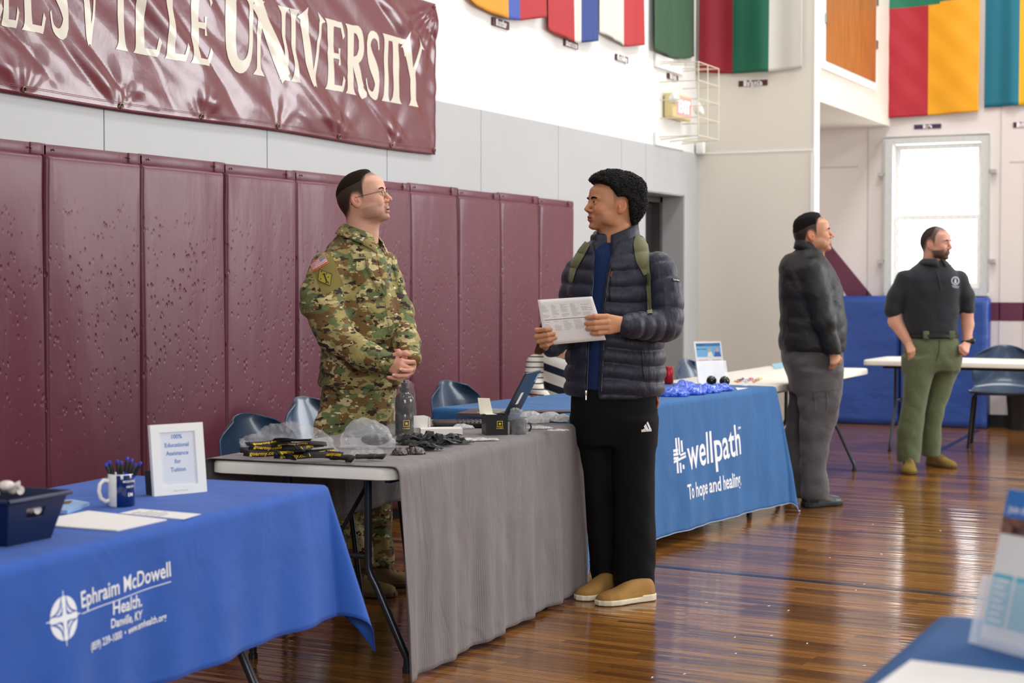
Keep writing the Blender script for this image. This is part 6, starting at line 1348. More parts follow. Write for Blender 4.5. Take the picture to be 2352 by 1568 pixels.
B5 = MB(); sk5 = dict(skin=(214, 164, 138), lip=(190, 100, 100), hair=(90, 58, 42), wide=.95, jaw=.9, neck=.048); M5 = hm(RZ(math.radians(-100))@np.diag([.95, .95, .95]), S5.L(1276, 758, 0)); make_head(P5, B5, sk5, M5, .004)
g = G((-.14, -.14, .75), (.14, .12, 1.25), .012); soft(B5, g, loft(g, [(.8, .01, 0, .10, .08), (.98, .02, -.02, .10, .085), (1.03, .02, -.02, .08, .08), (1.08, 0, 0, .045, .045), (1.2, 0, 0, .04, .04)]), 1, None, sr(222, 170, 140))
B5.build('body', SKIN, P5, ang=180, fix=False)
g = G((-.16, -.14, .94), (.16, .14, 1.3), .009); c = S5.L(1276, 752, .015); D = smin(ell(g, c, (.090, .092, .105)), rc(g, c+[-.035, .01, -.03], S5.L(1238, 808, .03), .05, .028), .03); D = smin(D, rc(g, c+[.04, .01, -.03], c+[.07, .02, -.16], .045, .025), .02); D = smax(D, -ell(g, c+[-.005, -.09, -.03], (.058, .05, .08)), .01)-wrinkle(g, .003, 90, 3, (1, 1, .1)); q = MB(); soft(q, g, D, 1); q.build('long_hair', hairmat((96, 62, 44)), P5, ang=180, fix=False)
g = G((-.22, -.3, .4), (.22, .14, .72), .012); D = smin(rc(g, (-.08, 0, .52), (-.10, -.24, .50), .09, .08), rc(g, (.08, 0, .52), (.10, -.24, .50), .09, .08), .02); q = MB(); soft(q, g, D, 1); q.build('dark_trousers', BLK, P5, ang=180, fix=False)
c5 = copy_tree(ch0); c5['label'] = 'navy plastic chair the person in the striped top sits on'; p = S5.o; c5.location = (p[0], p[1]+.02, 0); c5.rotation_euler = (0, 0, -math.pi/2+AZ+.1)
# ================================================================== THINGS ON THE TABLES
FILM = mat('clear_plastic_film', (.85, .82, .84), .10, alpha=.17, spec=1.0, bump=1.0, bscale=22, bdist=.04)
FILM0 = mat('thin_clear_film', (.9, .9, .92), .06, alpha=.09, spec=1.0, bump=1.0, bscale=30, bdist=.03)
FILM2 = mat('milky_plastic_film', (.86, .87, .9), .18, alpha=.24, spec=1.0, bump=.9, bscale=14, bdist=.02)
BLK_G = mat('black_gloss', sr(16, 16, 18), .18, coat=.5); BLKC = mat('black_box_card', sr(20, 19, 20), .35)
WHC = mat('white_card', sr(236, 232, 226), .7); GOLD = mat('gold_print', sr(226, 184, 40), .5)
from_items = True
def star_emblem(mb, fn, w, mi=0):
    def st(u, v):
        if max(abs(u), abs(v)) > .86: return True
        if max(abs(u), abs(v)) > .76: return False
        r = math.hypot(u, v); a = math.atan2(u, v) % (2*math.pi/5); a = abs(a-math.pi/5) ; k = .62*math.cos(math.pi/5*1.0)
        R, r_ = .66, .27; aa = math.pi/5-a; x, y = r*math.cos(aa), r*math.sin(aa); x1, y1 = r_*math.cos(math.pi/5), r_*math.sin(math.pi/5)
        return (x-R)*(y1)-(y)*(x1-R) < 0 if False else ((R-x)*y1-(R-x1)*y) > 0
    raster(mb, w, w, 36, fn, st, mi)
def place_box(name, c, size, rz, m, label, cat, bev=.002, group=None): 
    P = empty(name, tuple(c), rz, label, cat, group); return P
# ---- laptop ------------------------------------------------------------------
a, b_ = onz(1155, 958, .75), onz(1212, 940, .75); lx = (b_-a)/np.linalg.norm(b_-a); lw = .33
P = empty('laptop', (0, 0, 0), 0, 'open dark laptop at the far end of the grey table, lid seen from behind', 'laptop')
n_ = np.array([-lx[1], lx[0], 0]); Pl = plane_fn(a, lx, n_)
def lap(x, y, z): return a+lx*x+n_*y+np.array([0, 0, z])
tr_, tl_ = ond(1256, 853, float(b_@FW)+.02), ond(1205, 866, float(a@FW)+.02)
q = MB(); lidn = np.cross(lx, (tl_-a)/np.linalg.norm(tl_-a)); lidn /= np.linalg.norm(lidn)
lw = float(np.linalg.norm(b_-a)); up = ((tl_-a)+(tr_-b_))/2; lw2 = max(lw, .2)
fnL = plane_fn(a, lx, up/np.linalg.norm(up)); LH = .225; wd_ = .30
q.prism([(0, .0), (wd_, .0), (wd_, LH), (0, LH)], -.004, .004, fnL); q.build('screen_lid', mat('dark_laptop_lid', sr(44, 52, 62), .35, .3), P, smooth=False)
q = MB(); sgn = 1 if np.cross(lx, up)@(C0-a) > 0 else -1
q.prism([(.10, .06), (.15, .06), (.15, .12), (.10, .12)], sgn*.0045, sgn*.0055, fnL); q.build('white_sticker', WHC, P, smooth=False)
q = MB(); q.prism([(wd_-.05, LH-.055), (wd_-.012, LH-.055), (wd_-.012, LH-.015), (wd_-.05, LH-.015)], sgn*.0045, sgn*.0055, fnL); q.build('blue_sticker', mat('pale_blue_sticker', sr(150, 176, 214), .5), P, smooth=False)
kd = -n_ if (n_@RT) > 0 else n_
kb = lambda x, y, z: a+lx*x+kd*y+np.array([0, 0, z])
q = MB(); q.prism([(0, 0), (wd_, 0), (wd_, .22), (0, .22)], -.001, .015, kb); q.build('keyboard_base', mat('grey_laptop_deck', sr(92, 84, 88), .4, .3), P, smooth=False)
q = MB()
for i in range(12):
    for j in range(5): x0, y0 = .02+i*.022, .03+j*.021; q.prism([(x0, y0), (x0+.018, y0), (x0+.018, y0+.017), (x0, y0+.017)], .0152, .0172, kb)
q.build('keyboard_keys', mat('light_keys', sr(170, 166, 166), .5), P, smooth=False)
# ---- bottle in its bag --------------------------------------------------------
c = onz(929, 1000, .747); P = empty('sports_bottle', tuple(c), AZ, 'tall black sports bottle in a clear bag standing before the soldier\'s hands', 'bottle')
prof = [(0, .0), (.034, .0), (.038, .006), (.038, .085), (.0355, .095), (.0375, .105), (.038, .145), (.033, .160), (.020, .172), (.016, .176), (.0185, .178), (.0185, .194), (.012, .197), (.012, .203), (.014, .204), (.014, .213), (0, .214)]
MB().lathe(prof, seg=32).build('bottle_body', BLK_G, P, ang=50)
q = MB(); q.tube([(.0, -.014, .21), (.0, -.02, .222), (0, 0, .228), (0, .016, .214)], .0025, 6); q.build('carry_loop', BLK_G, P)
cyl = lambda r, a0, z0: (lambda x, y: (r*math.sin(a0+x/r), -r*math.cos(a0+x/r), z0+y))
q = MB(); star_emblem(q, cyl(.0385, .28, .052), .026); add_text(q, 'U.S.ARMY', cyl(.0386, .28, .029), .0075, bold=.0002, res=2); q.build('gold_emblem', GOLD, P, smooth=False)
q = MB(); n = 40; zs = [-.0, .02, .06, .10, .14, .17, .19, .21, .226]; rs = [.050, .046, .045, .047, .046, .038, .030, .028, .008]
q.grid(n, len(zs), lambda i, j: ((rs[j]+.004*math.sin(5*i*2*math.pi/n+j))*math.cos(2*math.pi*i/n)+(.006 if j > 4 else 0), (rs[j]+.004*math.sin(4*i*2*math.pi/n+2*j))*math.sin(2*math.pi*i/n), max(.001, zs[j])), closeu=True); q.build('clear_bag', FILM0, P, ang=180)
# ---- mug box and bagged mug ----------------------------------------------------
c = onz(1136, 999, .747); P = empty('mug_box', tuple(c+FW*.035), AZ+.22, 'open black cardboard mug box with its white lid flap standing up', 'box')
w_ = .088; h_ = .082; q = MB(); q.box((0, -w_/2, h_/2), (w_, .0015, h_)); q.box((0, w_/2, h_/2), (w_, .0015, h_)); q.box((-w_/2, 0, h_/2), (.0015, w_, h_)); q.box((w_/2, 0, h_/2), (.0015, w_, h_)); q.box((0, 0, .001), (w_, w_, .002)); q.build('box_body', BLKC, P, smooth=False)
q = MB(); q.prism([(-.036, 0), (.036, 0), (.034, .064), (-.032, .066)], 0, .001, lambda x, y, h: (-w_/2+.012+x*.75-y*.16, w_/2*.2+h+y*.15, h_+y)); q.prism([(-w_/2, -w_/2), (.0, -w_/2), (-.01, w_/2), (-w_/2, w_/2)], .0, .001, lambda x, y, h: (x, y, h_+h+.002)); q.build('lid_flap', mat('cream_card', sr(232, 226, 206), .7), P, smooth=False)
q = MB(); star_emblem(q, lambda x, y: (.012+x, -w_/2-.0012, .046+y), .024); add_text(q, 'U.S.ARMY', lambda x, y: (.012+x, -w_/2-.0012, .026+y), .007, bold=.0002, res=2); q.build('gold_emblem', GOLD, P, smooth=False)
c = onz(1190, 998, .747); P = empty('bagged_mug', tuple(c+FW*.03), AZ, 'dark mug in a clear plastic bag, just right of the black mug box', 'mug')
q = MB(); q.lathe([(0, 0), (.032, 0), (.034, .003), (.034, .058), (.031, .058), (.030, .006), (0, .006)], seg=28); q.build('mug_body', mat('dark_grey_mug', sr(54, 56, 62), .3), P, ang=50)
q = MB(); q.tube([(.033, 0, .045), (.05, 0, .043), (.053, 0, .028), (.048, 0, .014), (.033, 0, .012)], .004, 8); q.build('mug_handle', mat('dark_grey_mug'), P)
q = MB(); zs = [.001, .03, .058, .075, .09, .10, .106]; rs = [.042, .040, .040, .038, .030, .018, .004]; q.grid(36, 7, lambda i, j: ((rs[j]+.003*math.sin(i*1.7+j))*math.cos(i*math.pi/18)-(.012 if j > 4 else 0), (rs[j]+.003*math.cos(i*1.3+j*2))*math.sin(i*math.pi/18), zs[j]+.003*math.sin(i*.9)*(j > 2)), closeu=True); q.build('clear_bag', FILM, P, ang=180)
# ---- crumpled film packets -------------------------------------------------------
def crumple(name, px, py, sx, sy, sz, rz, m, label, cat, group=None, seed=1, h=.0042, z0=.747, inner=None, sub='film', amp=.010, sc=55):
    c = onz(px, py, z0); P = empty(name, tuple(c), rz, label, cat, group); g = G((-sx-.012, -sy-.012, -.0), (sx+.012, sy+.012, sz+.014), h)
    D = (((np.abs(g.x/sx)**2.6+np.abs(g.y/sy)**2.6)**(1/2.6)-1)*min(sx, sy)); top = sz*(1-.55*np.clip((g.x/sx)**2+(g.y/sy)**2, 0, 1))
    D = smax(D, g.z-top, .012)-wrinkle(g, amp, sc, seed, (1, 1, .6), 4)-wrinkle(g, amp*.55, sc*2.4, seed+1, (1, 1, .8), 4); D = smax(D, .0015-g.z, .003); q = MB(); V, F = g.mesh(D); q.add(V, F); q.build(sub, m, P, ang=180, fix=False)
    return P
def ribbon(P, pts, wd, m, name='strap', up=(0, 0, 1), txt=None, tm=None):
    P3_ = np.array(pts, float); n = len(P3_); T = np.gradient(P3_, axis=0); T /= np.linalg.norm(T, axis=1)[:, None]; u = np.array(up, float); S_ = np.cross(T, u); S_ /= np.linalg.norm(S_, axis=1)[:, None]+1e-9
    q = MB(); q.grid(n, 3, lambda i, j: P3_[i]+S_[i]*wd*(j-1)/2); o = q.build(name, m, P, ang=180); solidify(o, .0016, 0)
    if txt:
        cl_ = np.r_[0, np.cumsum(np.linalg.norm(np.diff(P3_, axis=0), axis=1))]; t = MB(); N_ = np.cross(S_, T)
        def f(x, y):
            k = min(max(x, 0), cl_[-1]*.999); p = np.array([np.interp(k, cl_, P3_[:, a]) for a in range(3)]); i = int(np.searchsorted(cl_, k))-1; i = max(0, min(n-2, i)); nn = N_[i]; nn = nn if nn[2] > 0 or nn@(-FW) > 0 else -nn
            return p+S_[i]*(-(y))+nn*.0016
        for off in np.arange(.012, cl_[-1]-.09, .105): add_text(t, txt, lambda x, y: f(x+off, y-wd*.28), wd*.86, 'LEFT', bold=.0005, res=2, refine=.01)
        if t.n: t.build('yellow_lettering', tm or GOLD, P, ang=180, fix=False)
LAN = mat('black_lanyard_webbing', sr(22, 20, 20), .6); YL = mat('yellow_lanyard_print', sr(236, 190, 30), .6)
rl = np.random.RandomState(4)
def lanyard(px, py, z, rz, L_, tilt=0.0, label=None, bend=.0, wd=.024):
    c = onz(px, py, z); P = empty('lanyard', tuple(c), rz, label, 'lanyard', 'black lanyards with yellow lettering'); M_ = RX(tilt)
    pts = [M_@np.array([x, bend*math.sin(3.1*(x/L_+.5)), .004+.004*math.sin(x*40)]) for x in np.linspace(-L_/2, L_/2, 12)]
    ribbon(P, pts, wd, LAN, 'strap', up=M_@np.array([0, 0, 1]), txt='goarmy.com', tm=YL)
    pts = [M_@np.array([x, .004+bend*math.sin(3.1*(x/L_+.5)), -.0]) for x in np.linspace(-L_/2-.01, L_/2-.01, 6)]; ribbon(P, pts, wd, LAN, 'under_fold', up=M_@np.array([0, 0, 1])); return P
BG = 'inside the big clear bag'
for (px, py, z, rz, L_, ti, lb) in [(622, 1042, .765, .05, .17, .95, 'lanyard lying low at the left end inside the big clear bag'), (700, 1047, .770, .12, .19, .95, 'lanyard along the front bottom of the big clear bag'),
                               (620, 1018, .815, .55, .15, .4, 'lanyard high at the left inside the big clear bag, lettering upside down'), (668, 1012, .822, 3.5, .12, .35, 'lanyard near the top middle of the big clear bag'), (715, 1025, .80, 1.0, .14, .6, 'lanyard at the right end inside the big clear bag'),
                               (600, 1034, .772, .35, .13, .8, 'lanyard poking toward the left corner of the big clear bag'), (640, 1030, .795, -.25, .20, .7, 'lanyard across the middle of the big clear bag'), (690, 1022, .805, .2, .18, .5, 'lanyard high at the back of the big clear bag'), (735, 1040, .778, .6, .11, .8, 'lanyard at the right front corner of the big clear bag'), (675, 1036, .785, .9, .16, .7, 'lanyard slanting up under the others in the big clear bag'),
                               (655, 1048, .770, 2.2, .12, .9, 'lanyard crossing steeply near the middle of the big clear bag')]:
    lanyard(px, py, z, rz+AZ, L_, ti, lb)
q = MB()
P = crumple('plastic_bag', 663, 1042, .165, .085, .115, AZ+.10, FILM, 'big clear bag full of black and yellow lanyards on the grey table', 'plastic bag', seed=5, amp=.024, sc=36, sub='bag_film')
P2b = crumple('plastic_bag', 842, 1028, .105, .06, .105, AZ-.15, FILM2, 'milky clear zip bag slumped open in the middle of the grey table', 'plastic bag', seed=8, amp=.028, sc=34, sub='bag_film')
q = MB(); q.ball((0.03, .01, .03), (.055, .03, .022)); q.build('dark_contents', BLKC, P2b)
lanyard(765, 1045, .775, AZ-.85, .115, .8, 'wrapped lanyard leaning steeply against the right end of the big bag')
lanyard(785, 1052, .760, AZ-.70, .10, .7, 'wrapped lanyard in front of the steeply leaning one')
lanyard(806, 1056, .760, AZ-1.1, .055, .8, 'short folded lanyard end at the front of the loose pile', wd=.028)
lanyard(842, 1050, .762, AZ-.4, .075, .5, 'wrapped lanyard in the middle of the loose pile')
lanyard(868, 1050, .760, AZ-.55, .07, .6, 'wrapped lanyard at the right end of the loose pile')
crumple('lanyard_wrapper', 845, 1050, .062, .034, .042, AZ-.15, FILM, 'crinkled clear wrapper over the loose lanyards', 'wrapper', seed=12, amp=.012, sc=80, h=.0035)
FOIL = mat('silver_dark_foil', sr(96, 90, 86), .2, .8, bump=1.0, bscale=60, bdist=.01)
for (px, py, sx_, lb, sd_) in ((917, 1045, .030, 'small crumpled foil pack, left one of the two by the face masks', 3), (955, 1043, .036, 'rounder crumpled foil pack, right one of the two by the face masks', 6)): crumple('foil_pack', px, py, sx_, .024, .028, AZ, FOIL, lb, 'foil pack', 'small foil packs', seed=sd_, amp=.008, sc=120, h=.0022, sub='foil')
BCL = fabric('black_bag_cloth', sr(18, 18, 21), .55, fscale=14, fold=.7, fdist=.012)
crumple('drawstring_bag', 842, 1002, .085, .07, .045, AZ-.1, BCL, 'crumpled black drawstring bag between the soldier and the clear bags', 'bag', seed=15, amp=.018, sc=34, sub='bag_cloth')
def mask(px, py, rz, sx, sy, hz, seed, label, loops):
    c = onz(px, py, .747); P = empty('face_mask', tuple(c), rz, label, 'face mask', 'black face masks'); r = np.random.RandomState(seed)
    for k in range(3):
        n, m_ = 11, 8; ph = r.uniform(0, 6, 6); ox, oy = r.uniform(-.3, .3)*sx, r.uniform(-.3, .3)*sy; J = r.normal(size=(n, m_, 3))*.0035; tl_ = r.uniform(-.5, .5)
        def f(i, j):
            u, v = 2*i/(n-1)-1, 2*j/(m_-1)-1; z = hz*(.35+.25*k)*max(0, 1-.75*(u*u+v*v)*.6)*abs(math.sin(2.2*u+tl_*v*3+ph[0]))+hz*.30*abs(math.sin(3.7*v+1.5*u+ph[1]))*(1-.5*abs(u))
            p = np.array([ox+u*sx*(1-.1*k)+J[i, j, 0], oy+v*sy*(1-.1*k)+J[i, j, 1], .002+.003*k+z+abs(J[i, j, 2])]); return p
        q = MB(); q.grid(n, m_, f); o = q.build('cloth_layer', BCL, P, ang=24); solidify(o, .0018, 0)
    for k in range(loops):
        a0 = ph[k]; MB().tube([(sx*.6*math.cos(a0*.4)+.022*math.cos(t)+.012*t, sy*.2+.02*math.sin(t+a0), .010+hz*.5*abs(math.sin(t*.8+k))+.006*k) for t in np.linspace(0, 4.5, 22)], .0017, 6).build('ear_loop', BLKC, P)
mask(1000, 1026, AZ+.2, .060, .045, .050, 22, 'black cloth face mask on top of the dark heap in the middle of the table', 2)
mask(955, 1020, AZ, .070, .050, .034, 27, 'black cloth face mask flattened left of the others beside the bottle', 2)
mask(1036, 1020, AZ+.3, .060, .038, .030, 31, 'black cloth face mask at the right end of the dark heap', 3)
mask(975, 1035, AZ-.2, .055, .030, .024, 37, 'black cloth face mask lowest at the front of the dark heap', 0)
c = onz(1000, 1000, .747); P = empty('white_box', tuple(c+FW*.05), AZ+.12, 'flat white cardboard box with a raised flap beside the bottle', 'box')
q = MB(); q.box((.02, 0, .014), (.17, .09, .026), bev=.002); q.build('box_body', WHC, P, smooth=False)
q = MB(); q.prism([(-.036, 0), (.030, 0), (.034, .045), (.015, .050), (-.036, .048)], 0, .0012, lambda x, y, h: (-.062+x, .02+h+y*.2, .026+y)); q.prism([(0, 0), (.018, -.004), (.018, .04), (0, .045)], 0, .0012, lambda x, y, h: (-.028+x*.5, .02+x, .026+y)); q.build('raised_flap', WHC, P, smooth=False)
c = onz(1052, 985, .747); P = empty('padded_folder', tuple(c+FW*.10), AZ+.1, 'black padded zip folder behind the white box', 'folder')
q = MB(); q.box((0, 0, .014), (.22, .17, .026), bev=.009); q.build('folder_cover', mat('black_leatherette', sr(38, 34, 36), .35, bump=.3, bscale=200), P, ang=60)
for k in range(6): MB().tube([(-.01+.018*k+.01*math.sin(v*3), -.086+.17*v, .0275) for v in np.linspace(0, 1, 8)], .0022, 6).build('padded_rib', mat('black_leatherette'), P)
MB().tube([(-.11, -.087, .018), (.11, -.087, .018)], .002, 6).build('zip_edge', mat('dark_zip', sr(40, 40, 44), .35, .6), P)
pk = [(1062, 985, .05, .03, .022, .2, 'clear packet lying across the right end of the white box'), (1098, 1012, .085, .035, .012, .1, 'flat clear packet of white papers in front of the mug box'), (1230, 972, .06, .04, .035, .3, 'lumpy clear packet just right of the bagged mug'),
      (1262, 965, .055, .05, .04, .0, 'lumpy clear packet in the middle of the far heap'), (1290, 968, .05, .05, .034, .4, 'lumpy clear packet nearest the student at the far heap'), (1240, 985, .06, .03, .014, .1, 'flat clear packet in front of the far heap'), (1283, 990, .05, .03, .010, .3, 'flat pale packet at the far front table corner'), (1218, 958, .05, .04, .03, .1, 'clear packet touching the laptop lid')]
FILM3 = mat('white_cloudy_film', (.8, .8, .81), .22, alpha=.62, spec=.8, bump=1.0, bscale=40, bdist=.02)
for k, (px, py, sx_, sy_, sz_, rz, lb) in enumerate(pk):
    P = crumple('clear_packet', px, py, sx_, sy_, sz_, AZ+rz, FILM3, lb, 'packet', 'clear packets on the grey table', seed=40+k, amp=.010, sc=70, h=.0042)
    if k > 1 and k < 5:
        for i in range(5): MB().ball((-.03+.014*i, .01*(-1)**i, .014), (.008, .008, .007), 10, 6).build('dark_button', mat('dark_green_button', sr(60, 70, 62), .3), P)
# papers at the far edge
P = empty('paper_sheet', tuple(onz(1262, 946, .749)), AZ+.1, 'dark-edged paper pad at the far edge of the grey table', 'paper'); MB().box((0, 0, .003), (.24, .12, .006)).build('sheet', mat('brown_card', sr(84, 72, 70), .7), P, smooth=False)
# ================================================================== BLUE TABLE THINGS
zT = .7485
def flat_sheet(name, pix, label, cat, m, th=.0008, z=zT, lines=None, group=None):
    V = [onz(x, y, z+th) for x, y in pix]; c = sum(V)/len(V); P = empty(name, (c[0], c[1], z), 0, label, cat, group); q = MB(); n = len(V)
    A_ = [v-np.array([c[0], c[1], z]) for v in V]; B_ = [v-[0, 0, th] for v in A_]; q.add(A_+B_, [tuple(range(n)), tuple(range(2*n-1, n-1, -1))]+[(i, (i+1) % n, n+(i+1) % n, n+i) for i in range(n)]); q.build('sheet', m, P, smooth=False)
    if lines:
        t = MB()
        for (u0, v0, u1, v1) in lines:
            f = lambda u, v: (A_[3]*(1-u)+A_[2]*u)*(1-v)+(A_[0]*(1-u)+A_[1]*u)*v+np.array([0, 0, .0006]); t.add([f(u0, v0), f(u1, v0), f(u1, v1), f(u0, v1)], [(0, 1, 2, 3)])
        t.build('printed_lines', mat('grey_ink', sr(172, 170, 178), .7), P, smooth=False)
    return P
PAP = mat('white_paper', sr(236, 232, 230), .7)
flat_sheet('paper_sheet', [(274, 1178), (322, 1168), (462, 1180), (422, 1192)], 'white printed sheet on the blue cloth, right of the larger plain stack', 'paper', PAP, lines=[(.06, .80, .5, .84), (.06, .7, .8, .73), (.06, .6, .7, .63), (.06, .5, .85, .53), (.06, .4, .6, .43)])
flat_sheet('paper_sheet', [(122, 1188), (203, 1172), (383, 1192), (270, 1217), (122, 1206)][:5], 'large plain white sheet stack in front of the pen mug', 'paper', PAP, th=.003)
BKL = mat('pale_blue_booklet', sr(150, 186, 226), .5)
P = flat_sheet('booklet', [(128, 1150), (165, 1146), (206, 1153), (155, 1172), (110, 1168)], 'stack of pale blue booklets between the navy bin and the mug', 'booklet', BKL, th=.010)
q = MB(); f0 = onz(128, 1152, zT+.0105); f1 = onz(168, 1149, zT+.0105); f2 = onz(160, 1156, zT+.0105); f3 = onz(124, 1160, zT+.0105); q.add([np.array(v)-[P.location[0], P.location[1], zT]+[0, 0, .0004] for v in (f0, f1, f2, f3)], [(0, 1, 2, 3)]); q.build('cover_photo', mat('brown_cover_photo', sr(120, 84, 66), .5, var=.5, vscale=60), P, smooth=False)
c = onz(272, 1166, zT); P = empty('mug', tuple(c+FW*.036), AZ, 'white and navy mug holding the pens on the blue cloth', 'mug')
def mugp(i, j, n=48): pass
prof = [(0, .001), (.034, .001), (.0365, .004), (.0365, .088), (.0355, .0905), (.033, .088), (.033, .008), (0, .008)]
q = MB(); n = 48; a = [2*math.pi*i/n for i in range(n)]
V = []; 
for r, z in prof:
    for t in a: V.append((r*math.cos(t), r*math.sin(t), z))
F = []; MI = []
for i in range(len(prof)-1):
    for j in range(n):
        t = (j+.5)/n*360; navy = (i in (1, 2)) and not (205 < t < 262) ; F.append((i*n+j, i*n+(j+1) % n, (i+1)*n+(j+1) % n, (i+1)*n+j)); MI.append(1 if navy and i == 2 or (navy and i == 1) else 0)
q.v.append(np.array(V)); q.c.append(np.ones((len(V), 3))*.5); q.n = len(V); q.f = F; q.m = MI
CER = mat('white_ceramic', sr(238, 234, 226), .15, coat=.4); NCE = mat('navy_ceramic', sr(14, 40, 98), .12, coat=.5)
q.build('mug_body', [CER, NCE], P, ang=60)
ha = math.radians(212); hx, hy = math.cos(ha), math.sin(ha); q = MB(); q.tube([(hx*r, hy*r, z) for r, z in ((.034, .072), (.050, .074), (.060, .064), (.063, .045), (.058, .026), (.046, .016), (.034, .018))], .0058, 12); q.build('mug_handle', CER, P)
q = MB()
for tx, z_, s_ in (('MCDOWELL', .068, .008), ('HEALTH', .054, .007), ('EM', .030, .014)): add_text(q, tx, lambda x, y: (.0369*math.sin(.95+x/.0369), -.0369*math.cos(.95+x/.0369), z_+y), s_, bold=.0002, res=2)
q.build('mug_print', WT, P, smooth=False)
BB_ = mat('blue_pen_plastic', sr(24, 62, 210), .25); BK_ = mat('black_pen_grip', sr(18, 18, 22), .4)
for k, (px, py, dy, lb) in enumerate([(242, 1064, 0, 'leftmost'), (247, 1060, .02, 'second from the left, behind its neighbour'), (251, 1058, -.01, 'third from the left'), (269, 1056, 0, 'upright one left of centre'), (279, 1059, -.01, 'short upright one in the middle'),
                                    (293, 1049, 0, 'tallest, right of the middle'), (304, 1053, .01, 'leaning right of the tallest'), (312, 1064, .02, 'deep blue one leaning right, behind'), (324, 1061, -.01, 'rightmost, leaning out furthest')]):
    top = ond(px, py, float(c@FW)+.036+dy); base = np.array(P.location)+np.array([0, 0, .012])+RT*((px-272)/-22000)+FW*dy*.3
    d = (top-base); Ln = np.linalg.norm(d); Fm = frame_from(d, z=(0, 1, 0.01)); E = empty('pen', (0, 0, 0), 0, 'blue and black pen in the mug, %s' % lb, 'pen', 'blue and black pens in the mug')
    MB().tube([base, base+d*.70], .0042, 10).build('barrel', BB_, E); MB().tube([base+d*.66, base+d*.90, base+d*.93], [.0050, .0050, .0040], 10).build('grip', BK_, E); MB().tube([base+d*.92, base+d*.99, base+d], [.0036, .0038, .0028], 10).build('tip_cap', BB_, E)
# framed sign
bl, br_ = onz(355, 1140, zT), onz(476, 1129, zT); ux = (br_-bl); ww = float(np.linalg.norm(ux)); ux /= ww; nn = np.cross(ux, [0, 0, 1]); nn = nn if nn@(C0-bl) > 0 else -nn; hh = .205; upv = np.array([0, 0, math.cos(.12)])-nn*math.sin(.12)
fo = plane_fn(bl, ux, upv); sg = 1 if np.cross(ux, upv)@nn > 0 else -1
P = empty('picture_frame', (0, 0, 0), 0, 'small white standing picture frame with blue tuition lettering', 'picture frame')
ff_ = lambda x, y, h=0.0: fo(x, y, sg*h)
q = MB(); b0 = .028
for (x0, x1, y0, y1) in ((0, ww, 0, .027), (0, ww, hh-.024, hh), (0, b0, .027, hh-.024), (ww-b0, ww, .027, hh-.024)): q.prism([(x0, y0), (x1, y0), (x1, y1), (x0, y1)], -.014, 0, ff_)
q.build('frame_border', mat('white_wood', sr(240, 238, 232), .5), P, smooth=False)
q = MB(); q.prism([(b0, .027), (ww-b0, .027), (ww-b0, hh-.024), (b0, hh-.024)], -.012, -.004, ff_); q.build('sign_card', mat('pale_grey_card', sr(222, 224, 230), .4), P, smooth=False)
q = MB()
for k, tx in enumerate(('100%', 'Educational', 'Assistance', 'for', 'Tuition')): add_text(q, tx, lambda x, y: ff_(ww/2+x-.002, hh-.043-k*.0238+y, -.0035), .0172, bold=.0003, sx=1.0)
q.build('sign_lettering', mat('muted_blue_ink', sr(96, 130, 190), .6), P, smooth=False)
q = MB(); q.prism([(.005, .0), (.03, .0), (.03, .07), (.005, .075)], -.06, -.014, ff_); q.build('easel_back', mat('black_easel', sr(20, 20, 28), .6), P, smooth=False)
q = MB(); add_text(q, 'Ephraim McDowell', lambda x, y: ff_(ww/2+x, .009+y, .0006), .006, res=2); q.build('maker_mark', mat('grey_ink'), P, smooth=False)
# navy bin with wrapped sweets
p0, p1, p2 = onz(16, 1257, zT), onz(116, 1236, zT), None; ux = (p1-p0); wb_ = float(np.linalg.norm(ux)); ux /= wb_; vx = np.array([ux[1], -ux[0], 0]); vx = vx if vx@FW > -9 and (vx@(np.array([-1, 0, 0]))) > 0 else -vx
P = empty('storage_bin', (0, 0, 0), 0, 'navy plastic bin of wrapped sweets with a cut-out handle at the left edge', 'bin'); dp = .26; hb = .108; fl_ = .028
def bx_(u, v, z): k = z/hb; e = fl_*k; return p0+ux*(u*(wb_+2*e)-e)+vx*(v*(dp+2*e)-e)+np.array([0, 0, z+.001])
NB = mat('navy_bin_plastic', sr(12, 28, 66), .38); q = MB(); nz = 9
def wall(fn, cut=None):
    for i in range(12):
        for j in range(nz):
            u0, u1, z0_, z1_ = i/12, (i+1)/12, hb*j/nz, hb*(j+1)/nz
            if cut and cut[0] <= (u0+u1)/2 <= cut[1] and cut[2] <= (z0_+z1_)/2/hb <= cut[3]: continue
            q.add([fn(u0, z0_), fn(u1, z0_), fn(u1, z1_), fn(u0, z1_)], [(0, 1, 2, 3)])
wall(lambda u, z: bx_(u, 0, z), (.30, .68, .58, .82)); wall(lambda u, z: bx_(u, 1, z)); wall(lambda u, z: bx_(0, u, z)); wall(lambda u, z: bx_(1, u, z)); q.add([bx_(0, 0, .002), bx_(1, 0, .002), bx_(1, 1, .002), bx_(0, 1, .002)], [(0, 1, 2, 3)])
o = q.build('bin_walls', NB, P, smooth=False); solidify(o, .003, 0)
q = MB(); rim = [bx_(-.03, -.02, hb), bx_(1.03, -.02, hb), bx_(1.03, 1.02, hb), bx_(-.03, 1.02, hb), bx_(-.03, -.02, hb)]; q.tube(np.array([rim[0]*(1-t)+rim[1]*t for t in (0, .5, 1)]+[rim[2], rim[3], rim[0]]), .006, 8); q.build('bin_rim', NB, P)
CW_ = mat('white_sweet_wrapper', sr(228, 216, 212), .35, var=.25, vscale=40)
spots_ = ['at the bin handle opening, left', 'showing through the handle opening', 'at the right of the handle opening', 'on top at the left rim', 'on top left of centre', 'highest of the heap, near the back rim', 'on top at the right', 'at the back left corner', 'in the middle of the heap']
